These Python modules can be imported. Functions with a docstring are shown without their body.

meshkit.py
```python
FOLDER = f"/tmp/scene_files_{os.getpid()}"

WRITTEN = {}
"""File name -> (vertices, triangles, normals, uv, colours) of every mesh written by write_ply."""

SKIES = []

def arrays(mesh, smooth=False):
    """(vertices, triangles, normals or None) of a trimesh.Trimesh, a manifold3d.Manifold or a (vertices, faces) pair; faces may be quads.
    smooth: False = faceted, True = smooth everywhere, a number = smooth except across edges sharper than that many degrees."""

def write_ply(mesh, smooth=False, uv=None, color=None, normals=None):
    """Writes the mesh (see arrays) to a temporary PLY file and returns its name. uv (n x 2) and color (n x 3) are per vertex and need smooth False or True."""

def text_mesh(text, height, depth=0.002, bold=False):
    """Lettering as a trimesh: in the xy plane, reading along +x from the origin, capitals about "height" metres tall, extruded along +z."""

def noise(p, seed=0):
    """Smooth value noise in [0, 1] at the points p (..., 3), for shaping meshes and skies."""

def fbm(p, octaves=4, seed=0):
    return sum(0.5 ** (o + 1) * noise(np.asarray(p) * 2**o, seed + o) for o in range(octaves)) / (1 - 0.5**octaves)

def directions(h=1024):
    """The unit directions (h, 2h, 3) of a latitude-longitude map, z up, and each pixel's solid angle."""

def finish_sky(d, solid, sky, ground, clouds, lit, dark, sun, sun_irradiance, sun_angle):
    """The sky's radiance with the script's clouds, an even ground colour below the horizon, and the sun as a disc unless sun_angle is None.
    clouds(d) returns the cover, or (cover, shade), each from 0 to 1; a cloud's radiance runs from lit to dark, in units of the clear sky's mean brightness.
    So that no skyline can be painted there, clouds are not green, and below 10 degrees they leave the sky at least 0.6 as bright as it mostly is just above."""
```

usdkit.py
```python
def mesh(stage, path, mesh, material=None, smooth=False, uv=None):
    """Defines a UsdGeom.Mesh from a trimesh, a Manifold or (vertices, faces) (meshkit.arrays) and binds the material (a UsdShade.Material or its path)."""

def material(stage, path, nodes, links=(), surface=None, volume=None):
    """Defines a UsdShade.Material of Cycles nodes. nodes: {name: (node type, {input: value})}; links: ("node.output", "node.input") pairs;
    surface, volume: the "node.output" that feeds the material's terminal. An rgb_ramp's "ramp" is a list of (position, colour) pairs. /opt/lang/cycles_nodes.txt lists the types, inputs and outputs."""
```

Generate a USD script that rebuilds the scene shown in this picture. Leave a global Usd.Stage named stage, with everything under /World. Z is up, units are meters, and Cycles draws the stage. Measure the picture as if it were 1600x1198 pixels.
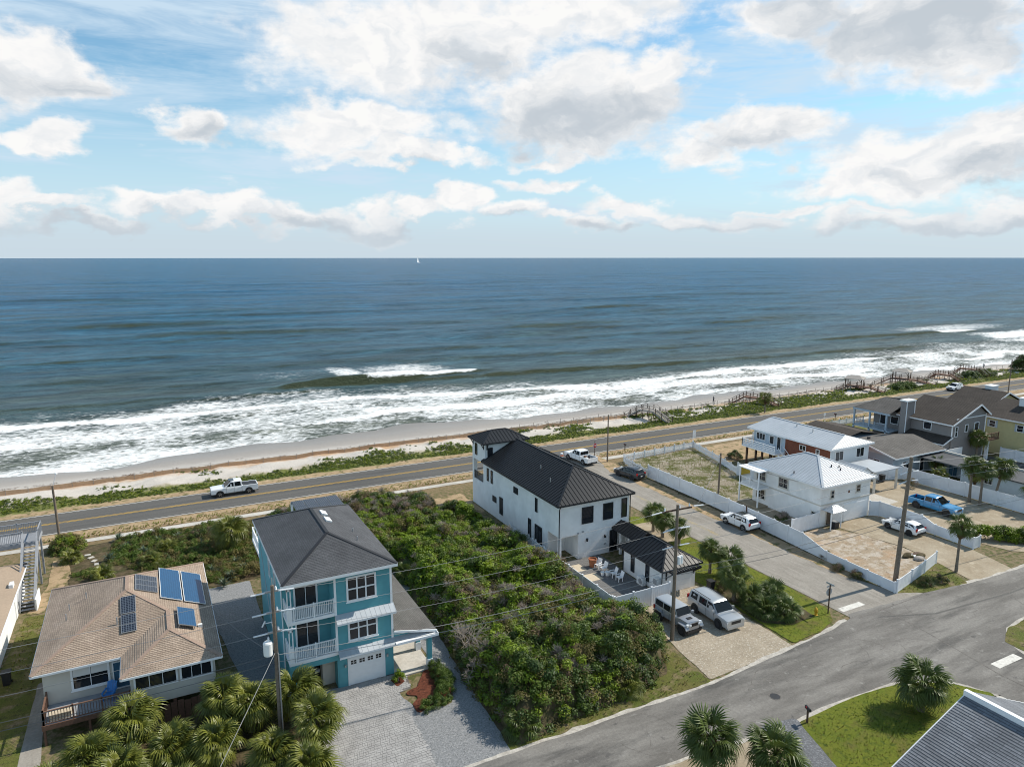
import math, random
import numpy as np, trimesh, usdkit, meshkit
from pxr import Usd, UsdGeom, UsdLux, UsdShade, Sdf, Gf, Vt
from shapely.geometry import Polygon, LineString, Point, box as sbox
from shapely.ops import unary_union
from shapely import affinity
import shapely

stage = Usd.Stage.CreateInMemory()
UsdGeom.SetStageUpAxis(stage, UsdGeom.Tokens.z)
UsdGeom.SetStageMetersPerUnit(stage, 1.0)
UsdGeom.Xform.Define(stage, '/World')
UsdGeom.Scope.Define(stage, '/World/Looks')

# ---------------------------------------------------------------- camera
# x runs along the coast road, y towards the ocean; the drone hovers 31 m above the lots
HEADING, PITCH, FOCAL_PX = 27.4, math.degrees(math.atan(197.6 / 1109.0)), 1109.0
cam = UsdGeom.Camera.Define(stage, '/World/camera')
cam.CreateHorizontalApertureAttr(36.0)
cam.CreateVerticalApertureAttr(36.0 * 766 / 1024)
cam.CreateFocalLengthAttr(36.0 * FOCAL_PX / 1600)
cam.CreateClippingRangeAttr(Gf.Vec2f(0.5, 100000))
cam.AddTranslateOp().Set(Gf.Vec3d(0, 0, 31))
cam.AddRotateZOp().Set(-HEADING)
cam.AddRotateXOp().Set(90 - PITCH)
cam.CreateExposureAttr(0.20)

# ---------------------------------------------------------------- materials
MATS = {}
def mat(name, nodes, links, surface):
    MATS[name] = usdkit.material(stage, '/World/Looks/' + name, nodes, links, surface=surface)
    return MATS[name]

def lin(c):
    return tuple(((x / 255) / 12.92 if x / 255 <= .04045 else ((x / 255 + .055) / 1.055) ** 2.4) for x in c)

def plain(name, col, rough=.6, metallic=0., var=.12, scale=3., bump=0., bscale=40., spec=.4, coat=0., space='object', big=0., bigscale=.25):
    """a colour with fine and broad unevenness"""
    col = np.array(col, float)
    src = 'tc.object' if space == 'object' else 'geo.position'
    nodes = {'p': ('principled_bsdf', {'roughness': rough, 'metallic': metallic, 'specular_ior_level': spec, 'coat_weight': coat}),
             'n': ('noise_texture', {'scale': scale, 'detail': 5.0, 'roughness': .65}),
             'r': ('rgb_ramp', {'ramp': [(.3, tuple(col * (1 - var))), (.7, tuple(np.minimum(col * (1 + var), .9)))]})}
    nodes['tc' if space == 'object' else 'geo'] = ('texture_coordinate' if space == 'object' else 'geometry', {})
    links = [(src, 'n.vector'), ('n.fac', 'r.fac')]
    out = 'r.color'
    if big:
        nodes['n2'] = ('noise_texture', {'scale': bigscale, 'detail': 4.0, 'roughness': .6})
        nodes['r2'] = ('rgb_ramp', {'ramp': [(.35, (1 - big,) * 3), (.65, (1, 1, 1))]})
        nodes['m2'] = ('mix', {'mix_type': 'multiply', 'fac': 1.0})
        links += [(src, 'n2.vector'), ('n2.fac', 'r2.fac'), (out, 'm2.color1'), ('r2.color', 'm2.color2')]
        out = 'm2.color'
    links.append((out, 'p.base_color'))
    if bump:
        nodes['nb'] = ('noise_texture', {'scale': bscale, 'detail': 3.0})
        nodes['b'] = ('bump', {'strength': bump, 'distance': .03})
        links += [(src, 'nb.vector'), ('nb.fac', 'b.height'), ('b.normal', 'p.normal')]
    return mat(name, nodes, links, 'p.BSDF')

def ground_mat(name, layers, rough=.9, bump=.5, bscale=8., spec=.2):
    """layers: (colour, noise scale, threshold, softness) stacked over the first colour, in world space"""
    nodes = {'geo': ('geometry', {}), 'p': ('principled_bsdf', {'roughness': rough, 'specular_ior_level': spec}),
             'f': ('noise_texture', {'scale': 5.0, 'detail': 8.0, 'roughness': .75}),
             'fr': ('rgb_ramp', {'ramp': [(.25, (.72, .72, .72)), (.75, (1.2, 1.2, 1.2))]}),
             'fm': ('mix', {'mix_type': 'multiply', 'fac': 1.0})}
    links = [('geo.position', 'f.vector'), ('f.fac', 'fr.fac')]
    nodes['c0'] = ('color', {'value': layers[0][0]})
    cur = 'c0.color'
    for i, (c, sc, th, so) in enumerate(layers[1:], 1):
        v = sc if isinstance(sc, tuple) else (sc, sc, sc)
        nodes[f'mp{i}'] = ('mapping', {'scale': v, 'location': (13.1 * i, 7.7 * i, 0)})
        nodes[f'n{i}'] = ('noise_texture', {'scale': 1.0, 'detail': 7.0, 'roughness': .62})
        nodes[f'r{i}'] = ('rgb_ramp', {'ramp': [(max(th - so, 0), (0, 0, 0)), (min(th + so, 1), (1, 1, 1))]})
        nodes[f'm{i}'] = ('mix', {'mix_type': 'mix', 'color2': c})
        links += [('geo.position', f'mp{i}.vector'), (f'mp{i}.vector', f'n{i}.vector'), (f'n{i}.fac', f'r{i}.fac'), (f'r{i}.color', f'm{i}.fac'), (cur, f'm{i}.color1')]
        cur = f'm{i}.color'
    links += [(cur, 'fm.color1'), ('fr.color', 'fm.color2'), ('fm.color', 'p.base_color')]
    nodes['nb'] = ('noise_texture', {'scale': bscale, 'detail': 6.0, 'roughness': .7})
    nodes['b'] = ('bump', {'strength': bump, 'distance': .08})
    links += [('geo.position', 'nb.vector'), ('nb.fac', 'b.height'), ('b.normal', 'p.normal')]
    return mat(name, nodes, links, 'p.BSDF')

# ---------------------------------------------------------------- sky and sun
SUN_EL, SUN_DIR = math.radians(43.5), math.radians(-2.5)       # low sun straight along the coast road, from the right
sdir = np.array([math.cos(SUN_EL) * math.cos(SUN_DIR), math.cos(SUN_EL) * math.sin(SUN_DIR), math.sin(SUN_EL)])
sun = UsdLux.DistantLight.Define(stage, '/World/sun')
sun.CreateNormalizeAttr(True); sun.CreateIntensityAttr(1.2); sun.CreateAngleAttr(.53)
sun.CreateColorAttr(Gf.Vec3f(1.0, .93, .82))
ry = math.degrees(math.acos(sdir[2])); rz = math.degrees(math.atan2(sdir[1], sdir[0]))
sun.AddRotateZOp().Set(rz); sun.AddRotateYOp().Set(ry)

def sky_material():
    N, L = {}, []
    N['sky'] = ('sky_texture', {'sky_type': 'single_scattering', 'sun_disc': False, 'sun_elevation': SUN_EL, 'sun_rotation': math.atan2(sdir[0], sdir[1]), 'air_density': 1.0, 'aerosol_density': .6, 'ozone_density': 1.6})
    N['tc'] = ('texture_coordinate', {})
    N['sx'] = ('separate_xyz', {})
    L.append(('tc.generated', 'sx.vector'))
    N['az'] = ('math', {'math_type': 'arctan2'}); L += [('sx.x', 'az.value1'), ('sx.y', 'az.value2')]
    N['el'] = ('math', {'math_type': 'arcsine'}); L += [('sx.z', 'el.value1')]
    N['azel'] = ('combine_xyz', {'z': 0.0}); L += [('az.value', 'azel.x'), ('el.value', 'azel.y')]
    # ragged outlines: the coordinates are stirred by noise of two sizes (finer towards the horizon)
    N['st'] = ('mapping', {'scale': (9, 15, 1)}); L += [('azel.vector', 'st.vector')]
    N['w1'] = ('noise_texture', {'scale': 1.0, 'detail': 7.0, 'roughness': .54}); L += [('st.vector', 'w1.vector')]
    N['w1c'] = ('vector_math', {'math_type': 'subtract', 'vector2': (.5, .5, .5)}); L += [('w1.color', 'w1c.vector1')]
    N['w1s'] = ('vector_math', {'math_type': 'multiply', 'vector2': (.20, .12, 0)}); L += [('w1c.vector', 'w1s.vector1')]
    N['pw'] = ('vector_math', {'math_type': 'add'}); L += [('azel.vector', 'pw.vector1'), ('w1s.vector', 'pw.vector2')]
    cnt = [0]
    def blobs(items, src, tag):
        cur = None
        for (px, py, sx, sy, w) in items:
            i = cnt[0]; cnt[0] += 1
            az, el = dirof(px, py)
            N[f'd{i}'] = ('vector_math', {'math_type': 'subtract', 'vector2': (az, el, 0)}); L.append((src, f'd{i}.vector1'))
            N[f'e{i}'] = ('vector_math', {'math_type': 'multiply', 'vector2': (FOCAL_PX / sx, FOCAL_PX / sy, 0)}); L.append((f'd{i}.vector', f'e{i}.vector1'))
            N[f'l{i}'] = ('vector_math', {'math_type': 'length'}); L.append((f'e{i}.vector', f'l{i}.vector1'))
            N[f'g{i}'] = ('math', {'math_type': 'multiply_add', 'value2': -w, 'value3': w}); L.append((f'l{i}.value', f'g{i}.value1'))
            if cur is None: cur = f'g{i}.value'
            else:
                N[f'x{i}'] = ('math', {'math_type': 'smoothmax', 'value3': .15}); L.extend([(cur, f'x{i}.value1'), (f'g{i}.value', f'x{i}.value2')])
                cur = f'x{i}.value'
        return cur
    # cumulus: heaps with flat grey bases (centre seen from the beach, width, height, weight)
    rl = random.Random(21); LOW = []; lx = -120.
    while lx < 1740:
        LOW.append((lx, rl.uniform(318, 352), rl.uniform(38, 92), rl.uniform(13, 34) * (1.0 if lx < 780 else .72), rl.uniform(.75, 1.0))); lx += rl.uniform(46, 96)
    heaps = [(30, 95, 95, 62, 1), (105, 118, 75, 36, 1), (300, 190, 66, 34, 1), (45, 215, 62, 26, 1),
             (620, 70, 240, 85, 1.0), (740, 55, 160, 80, 1), (900, 165, 190, 78, 1.1), (1010, 130, 75, 50, 1), (560, 200, 190, 48, .9), (640, 248, 170, 22, .9),
             (900, 20, 230, 60, .9), (1440, 40, 185, 82, 1.1), (1250, 15, 120, 50, .8),
             (1190, 205, 110, 42, 1), (1090, 225, 90, 40, .8), (1480, 250, 190, 60, 1), (1590, 215, 130, 66, 1), (1340, 285, 150, 26, .8), (870, 240, 75, 15, .8), (850, 288, 90, 16, .8),
             *LOW, (-200, 330, 220, 36, 1), (-180, 90, 160, 70, 1), (1780, 330, 220, 40, 1), (1850, 120, 200, 90, 1),
             (-500, 250, 200, 60, 1), (2150, 220, 200, 80, 1), (700, -160, 300, 90, 1), (1400, -220, 300, 100, 1), (100, -200, 240, 80, .9)]
    F1 = blobs(heaps, 'pw.vector', 'a')
    cores = [(900, 185, 170, 46, 1.1), (1440, 50, 165, 50, 1.2), (1260, 10, 60, 50, .8), (660, 268, 60, 12, .7), (310, 202, 52, 16, .8), (1180, 216, 70, 24, .8), (1560, 262, 100, 22, .9), (1590, 295, 60, 14, .8),
             (740, 110, 60, 40, .5), (30, 356, 140, 17, 1.3), (180, 356, 120, 17, 1.3), (340, 356, 130, 17, 1.2), (480, 354, 120, 17, 1.2), (620, 358, 150, 15, 1.2), (800, 356, 110, 12, 1.1), (950, 356, 120, 12, 1.1), (1100, 362, 140, 13, 1.1), (1340, 362, 170, 13, 1.1), (1520, 360, 140, 14, 1.2),
             (20, 130, 60, 26, .5), (120, 130, 60, 18, .5), (1850, 140, 160, 50, 1), (700, -140, 260, 50, 1), (1400, -200, 260, 60, 1)]
    F2 = blobs(cores, 'pw.vector', 'b')
    N['det'] = ('mapping', {'scale': (30, 46, 1)}); L.append(('azel.vector', 'det.vector'))
    N['dn'] = ('noise_texture', {'scale': 1.0, 'detail': 8.0, 'roughness': .6}); L.append(('det.vector', 'dn.vector'))
    N['fa'] = ('math', {'math_type': 'multiply_add', 'value2': .8, 'value3': -.42}); L.append(('dn.fac', 'fa.value1'))
    N['fb'] = ('math', {'math_type': 'add'}); L += [(F1, 'fb.value1'), ('fa.value', 'fb.value2')]
    N['sm'] = ('mapping', {'scale': (5.5, 17, 1), 'location': (2.2, 7.7, 0)}); L.append(('azel.vector', 'sm.vector'))
    N['smn'] = ('noise_texture', {'scale': 1.0, 'detail': 9.0, 'roughness': .6}); L.append(('sm.vector', 'smn.vector'))
    N['sma'] = ('math', {'math_type': 'multiply_add', 'value2': 3.0, 'value3': -1.78}); L.append(('smn.fac', 'sma.value1'))
    N['fb2'] = ('math', {'math_type': 'smoothmax', 'value3': .12}); L += [('fb.value', 'fb2.value1'), ('sma.value', 'fb2.value2')]
    N['cov'] = ('map_range', {'range_type': 'smoothstep', 'from_min': 0.0, 'from_max': .46, 'to_min': 0, 'to_max': 1}); L.append(('fb2.value', 'cov.value'))
    N['bil2'] = ('mapping', {'scale': (13, 22, 1), 'location': (8, 2, 0)}); L.append(('pw.vector', 'bil2.vector'))
    N['bn2'] = ('noise_texture', {'scale': 1.0, 'detail': 8.0, 'roughness': .6}); L.append(('bil2.vector', 'bn2.vector'))
    N['fa2'] = ('math', {'math_type': 'multiply_add', 'value2': 2.2, 'value3': -1.1}); L.append(('bn2.fac', 'fa2.value1'))
    N['sb'] = ('math', {'math_type': 'add'}); L += [(F2, 'sb.value1'), ('fa2.value', 'sb.value2')]
    N['shd'] = ('map_range', {'range_type': 'smoothstep', 'from_min': -.35, 'from_max': 1.0, 'to_min': 0, 'to_max': .95}); L.append(('sb.value', 'shd.value'))
    # billows inside the white parts
    N['bil'] = ('mapping', {'scale': (24, 34, 1), 'location': (3, 5, 0)}); L.append(('pw.vector', 'bil.vector'))
    N['bn'] = ('noise_texture', {'scale': 1.0, 'detail': 5.0, 'roughness': .5}); L.append(('bil.vector', 'bn.vector'))
    N['lit'] = ('rgb_ramp', {'ramp': [(.3, CLOUD_MID), (.56, CLOUD_LIT)]}); L.append(('bn.fac', 'lit.fac'))
    N['ccol'] = ('mix', {'mix_type': 'mix', 'color2': CLOUD_DARK}); L += [('lit.color', 'ccol.color1'), ('shd.result', 'ccol.fac')]
    # cirrus veils: streaks stretched along one direction, plus a pale band low over the sea
    N['ci'] = ('mapping', {'scale': (3.2, 24, 1), 'rotation': (0, 0, .33), 'location': (1.7, .4, 0)}); L.append(('azel.vector', 'ci.vector'))
    N['cn'] = ('noise_texture', {'scale': 1.0, 'detail': 8.0, 'roughness': .66, 'distortion': .5}); L.append(('ci.vector', 'cn.vector'))
    N['cr'] = ('map_range', {'from_min': .33, 'from_max': .62, 'to_min': .04, 'to_max': .92, 'clamp': True}); L.append(('cn.fac', 'cr.value'))
    N['thin'] = ('map_range', {'range_type': 'smoothstep', 'from_min': .42, 'from_max': .95, 'to_min': 1, 'to_max': .22}); L.append(('el.value', 'thin.value'))
    N['cr2'] = ('math', {'math_type': 'multiply'}); L += [('cr.result', 'cr2.value1'), ('thin.result', 'cr2.value2')]
    N['lo'] = ('map_range', {'range_type': 'smoothstep', 'from_min': .0, 'from_max': .27, 'to_min': .86, 'to_max': 0}); L.append(('el.value', 'lo.value'))
    N['veil'] = ('math', {'math_type': 'smoothmax', 'value3': .2}); L += [('cr2.value', 'veil.value1'), ('lo.result', 'veil.value2')]
    N['vz'] = ('clamp', {}); L.append(('veil.value', 'vz.value'))
    N['skyc'] = ('mix', {'mix_type': 'multiply', 'fac': 1.0, 'color2': SKY_TINT}); L.append(('sky.color', 'skyc.color1'))
    N['m1'] = ('mix', {'mix_type': 'mix', 'color2': VEIL}); L += [('skyc.color', 'm1.color1'), ('vz.result', 'm1.fac')]
    N['m2'] = ('mix', {'mix_type': 'mix'}); L += [('m1.color', 'm2.color1'), ('ccol.color', 'm2.color2'), ('cov.result', 'm2.fac')]
    # air in front of the far clouds
    N['hz'] = ('map_range', {'range_type': 'smoothstep', 'from_min': .010, 'from_max': .075, 'to_min': .66, 'to_max': 0}); L.append(('el.value', 'hz.value'))
    N['m3'] = ('mix', {'mix_type': 'mix', 'color2': HAZE}); L += [('m2.color', 'm3.color1'), ('hz.result', 'm3.fac')]
    N['bg'] = ('background_shader', {'strength': SKY_STRENGTH}); L.append(('m3.color', 'bg.color'))
    return usdkit.material(stage, '/World/Looks/sky', N, L, surface='bg.background')

def dirof(px, py):
    """azimuth (from +y towards +x) and elevation of a direction given as seen in a 1600 x 1198 view"""
    u, v = (px - 800) / FOCAL_PX, (py - 599) / FOCAL_PX
    t = math.radians(PITCH)
    fy, dz = math.cos(t) - v * math.sin(t), -(math.sin(t) + v * math.cos(t))
    return math.atan2(u, fy) + math.radians(HEADING), math.atan2(dz, math.hypot(u, fy))

SKY_STRENGTH = .074
CLOUD_LIT, CLOUD_MID, CLOUD_DARK = (11.4, 11.3, 11.2), (9.2, 9.6, 10.0), (6.3, 7.0, 7.7)
VEIL, HAZE, SKY_TINT = (7.2, 9.0, 10.6), (7.0, 8.0, 8.8), (1.22, 1.70, 1.74)
dome = UsdLux.DomeLight.Define(stage, '/World/sky')
UsdShade.MaterialBindingAPI.Apply(dome.GetPrim()).Bind(sky_material())

# ---------------------------------------------------------------- objects: helpers
USED = {}
def fresh(parent, name):
    k = USED.get((parent, name), 0); USED[(parent, name)] = k + 1
    return f'{parent}/{name}' + (f'_{k:03d}' if k else '')

def say(prim, label=None, cat=None, group=None, kind=None):
    for k, v in (('label', label), ('category', cat), ('group', group), ('kind', kind)):
        if v: prim.SetCustomDataByKey(k, v)

class MB:
    """collects triangles into one mesh"""
    def __init__(s): s.v, s.f, s.n = [], [], 0
    def add(s, m):
        v, f = (np.asarray(m.vertices), np.asarray(m.faces)) if hasattr(m, 'faces') else (np.asarray(m[0], float), np.asarray(m[1], int))
        if f.shape[1] == 4: f = np.vstack([f[:, [0, 1, 2]], f[:, [0, 2, 3]]])
        s.v.append(v); s.f.append(f + s.n); s.n += len(v); return s
    def box(s, x0, x1, y0, y1, z0, z1): return s.add(BX(x0, x1, y0, y1, z0, z1))
    def bar(s, p, q, w, h=None, up=(0, 0, 1)): return s.add(bar(p, q, w, h, up))
    def get(s): return (np.vstack(s.v), np.vstack(s.f)) if s.v else (np.zeros((0, 3)), np.zeros((0, 3), int))

BF = np.array([[0, 2, 3, 1], [4, 5, 7, 6], [0, 1, 5, 4], [2, 6, 7, 3], [0, 4, 6, 2], [1, 3, 7, 5]])
def BX(x0, x1, y0, y1, z0, z1):
    x0, x1 = min(x0, x1), max(x0, x1); y0, y1 = min(y0, y1), max(y0, y1); z0, z1 = min(z0, z1), max(z0, z1)
    v = np.array([(x, y, z) for z in (z0, z1) for y in (y0, y1) for x in (x0, x1)], float)
    return v, np.vstack([BF[:, [0, 1, 2]], BF[:, [0, 2, 3]]])
def bar(p, q, w, h=None, up=(0, 0, 1)):
    """a square bar from p to q"""
    p, q = np.array(p, float), np.array(q, float); h = h or w
    d = q - p; d /= np.linalg.norm(d)
    s = np.cross(d, up)
    if np.linalg.norm(s) < 1e-4: s = np.cross(d, (1, 0, 0))
    s /= np.linalg.norm(s); t = np.cross(s, d)
    v = np.array([b + s * w / 2 * i + t * h / 2 * j for b in (p, q) for j in (-1, 1) for i in (-1, 1)])
    f = np.array([[0, 2, 3, 1], [4, 5, 7, 6], [0, 1, 5, 4], [2, 6, 7, 3], [0, 4, 6, 2], [1, 3, 7, 5]])[:, ::-1]
    return v, np.vstack([f[:, [0, 1, 2]], f[:, [0, 2, 3]]])
def tube(pts, r, n=6, caps=True):
    p = np.array(pts, float); r = np.broadcast_to(np.asarray(r, float), (len(p),))
    t = np.gradient(p, axis=0); t /= np.linalg.norm(t, axis=1, keepdims=True) + 1e-12
    ref = np.array([0, 0, 1.]) if abs(t[:, 2]).mean() < .8 else np.array([1., 0, 0])
    a = np.cross(t, ref); a /= np.linalg.norm(a, axis=1, keepdims=True) + 1e-12
    b = np.cross(t, a); ang = np.arange(n) * 2 * np.pi / n
    v = (p[:, None] + r[:, None, None] * (np.cos(ang)[None, :, None] * a[:, None] + np.sin(ang)[None, :, None] * b[:, None])).reshape(-1, 3)
    f = []
    for i in range(len(p) - 1):
        for j in range(n):
            k = (j + 1) % n
            f += [(i * n + j, (i + 1) * n + j, (i + 1) * n + k), (i * n + j, (i + 1) * n + k, i * n + k)]
    if caps:
        v = np.vstack([v, p[:1], p[-1:]]); c0, c1 = len(v) - 2, len(v) - 1; o = (len(p) - 1) * n
        f += [(c0, j, (j + 1) % n) for j in range(n)] + [(c1, o + (j + 1) % n, o + j) for j in range(n)]
    return v, np.array(f)
def lathe(prof, n=16, axis='z', at=(0, 0, 0)):
    """(radius, height) profile turned about an axis"""
    ang = np.arange(n) * 2 * np.pi / n; v, f = [], []
    for r, h in prof: v += [(r * math.cos(a), r * math.sin(a), h) for a in ang]
    for i in range(len(prof) - 1):
        for j in range(n):
            k = (j + 1) % n; f += [(i * n + j, i * n + k, (i + 1) * n + k), (i * n + j, (i + 1) * n + k, (i + 1) * n + j)]
    v = np.array(v)
    if axis == 'y': v = v[:, [0, 2, 1]] * [1, 1, -1]
    if axis == 'x': v = v[:, [2, 1, 0]] * [1, 1, -1]
    return v + np.array(at), np.array(f)
def shift(m, d):
    return np.asarray(m[0]) + np.array(d), m[1]
def turn(m, deg, about=(0, 0, 0)):
    a = math.radians(deg); R = np.array([[math.cos(a), -math.sin(a), 0], [math.sin(a), math.cos(a), 0], [0, 0, 1]])
    return (np.asarray(m[0]) - about) @ R.T + about, m[1]

def put(path, m, material, smooth=False, uv=None):
    v, f = m.get() if isinstance(m, MB) else m
    return usdkit.mesh(stage, path, (v, f), MATS[material], smooth=smooth, uv=uv).GetPrim()

class T:
    """one thing: an Xform at its base; parts are given in world coordinates unless local"""
    def __init__(s, name, label, cat, loc=(0, 0, 0), rot=0., group=None, local=False, kind=None):
        s.path = fresh('/World', name); s.loc = np.array(loc, float); s.local = local
        x = UsdGeom.Xform.Define(stage, s.path); x.AddTranslateOp().Set(Gf.Vec3d(*map(float, loc)))
        if rot: x.AddRotateZOp().Set(float(rot))
        s.prim = x.GetPrim(); say(s.prim, label, cat, group, kind)
    def part(s, name, m, material, parent=None, label=None, kind=None, smooth=False, uv=None):
        v, f = m.get() if isinstance(m, MB) else m
        if not s.local: v = np.asarray(v) - s.loc
        path = fresh(parent or s.path, name)
        p = put(path, (v, f), material, smooth, uv); say(p, label=label, kind=kind)
        return path
def single(name, m, material, label, cat=None, group=None, kind=None, smooth=False, uv=None):
    p = put(fresh('/World', name), m, material, smooth, uv); say(p, label, cat, group, kind); return p
def copy(src, loc, rot=0., label=None, group=None, scale=None, cat=None):
    path = fresh('/World', src.path.split('/')[-1].rstrip('0123456789').rstrip('_'))
    x = UsdGeom.Xform.Define(stage, path)
    was = dict(src.prim.GetCustomData())
    x.GetPrim().GetReferences().AddInternalReference(src.path)
    x.GetPrim().SetInstanceable(True)
    x.ClearXformOpOrder()
    x.AddTranslateOp().Set(Gf.Vec3d(*map(float, loc)))
    x.AddRotateZOp().Set(float(rot))
    if scale is not None: x.AddScaleOp().Set(Gf.Vec3f(*((scale,) * 3 if np.ndim(scale) == 0 else scale)))
    say(x.GetPrim(), label or was.get('label'), cat or was.get('category'), group or was.get('group'))
    return x.GetPrim()

def poly_mesh(poly, z=0., thick=0.):
    """a shapely polygon as a sheet, or as a slab when thick"""
    out = MB()
    for g in getattr(poly, 'geoms', [poly]):
        if g.is_empty or g.area < 1e-6 or g.geom_type != 'Polygon': continue
        if thick:
            m = trimesh.creation.extrude_polygon(g, thick, engine='earcut'); m.apply_translation((0, 0, z - thick)); out.add(m)
        else:
            v, f = trimesh.creation.triangulate_polygon(g, engine='earcut')
            a = np.asarray(v); f = np.asarray(f)
            e1, e2 = a[f[:, 1]] - a[f[:, 0]], a[f[:, 2]] - a[f[:, 0]]
            flip = (e1[:, 0] * e2[:, 1] - e1[:, 1] * e2[:, 0]) < 0; f[flip] = f[flip][:, ::-1]
            out.add((np.c_[a, np.full(len(a), z)], f))
    return out.get()
def ragged(pts, amp=.15, step=.5, seed=0, smooth=0.):
    """a polygon whose edge wanders a little, as the edge of grass or sand does"""
    p = Polygon(pts).buffer(0)
    if smooth: p = p.buffer(-smooth).buffer(2 * smooth).buffer(-smooth)
    if p.geom_type != 'Polygon': p = max(p.geoms, key=lambda q: q.area) if len(getattr(p, 'geoms', [])) else Polygon(pts).buffer(0)
    if p.is_empty: p = Polygon(pts).buffer(0)
    if p.geom_type != 'Polygon': p = max(p.geoms, key=lambda q: q.area)
    c = np.array(p.exterior.segmentize(step).coords)[:-1]
    n = meshkit.fbm(np.c_[c * .9, np.zeros(len(c))], 3, seed) - .5
    m = meshkit.fbm(np.c_[c * .9 + 50, np.zeros(len(c))], 3, seed + 9) - .5
    return Polygon(c + 2.6 * amp * np.c_[n, m]).buffer(0)
# ================================================================ terrain, sea, roads
SHORE = np.array([(-600, 139), (-23, 136.3), (-11, 134.2), (6, 136.5), (29, 139.6), (52, 140.2), (66, 138), (79, 135), (106, 136), (137, 136.5), (172, 134.8), (214, 135.4), (260, 129.8), (400, 126), (3000, 100)])
def shore(a): return np.interp(a, SHORE[:, 0], SHORE[:, 1]) + 1.2 * np.sin(a * .16) + .8 * np.sin(a * .41 + 1)
ground_x = np.unique(np.r_[np.linspace(-3000, -60, 30), np.arange(-60, 230, 1.1), np.linspace(230, 600, 90), np.linspace(600, 4000, 40)])
ground_y = np.unique(np.r_[np.linspace(-2500, 0, 25), np.linspace(0, 96, 25), np.arange(97, 142, .55), np.linspace(142, 190, 12)])
def height(a, b):
    s = shore(a)
    n = meshkit.fbm(np.stack([a * .35, b * .35, 0 * a], -1), 3, 4) - .5
    n2 = meshkit.fbm(np.stack([a * 1.1, b * 1.1, 0 * a], -1), 3, 8) - .5
    prof = np.interp(b, [96, 100.5, 104, 108, 110.3, 111.2, 112.6, 117, 124], [-.015, -.03, .12, .20, .15, -.05, -.45, -1.3, -2.4])
    t = np.clip((b - 124) / (s - 124), 0, 3)
    prof = np.where(b > 124, -2.4 - 1.6 * t, prof)
    mound = np.clip((b - 101) / 3, 0, 1) * np.clip((112.5 - b) / 2.5, 0, 1)
    return prof + mound * (n * .8 + n2 * .45) + np.clip((b - 111) / 3, 0, 1) * np.clip((124 - b) / 6, 0, 1) * n * .5
X, Y = np.meshgrid(ground_x, ground_y)
Zg = height(X, Y)
def grid_faces(h, w):
    i, j = np.meshgrid(np.arange(h - 1), np.arange(w - 1), indexing='ij'); k = (i * w + j).ravel()
    return np.vstack([np.c_[k, k + 1, k + w + 1], np.c_[k, k + w + 1, k + w]])

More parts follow.
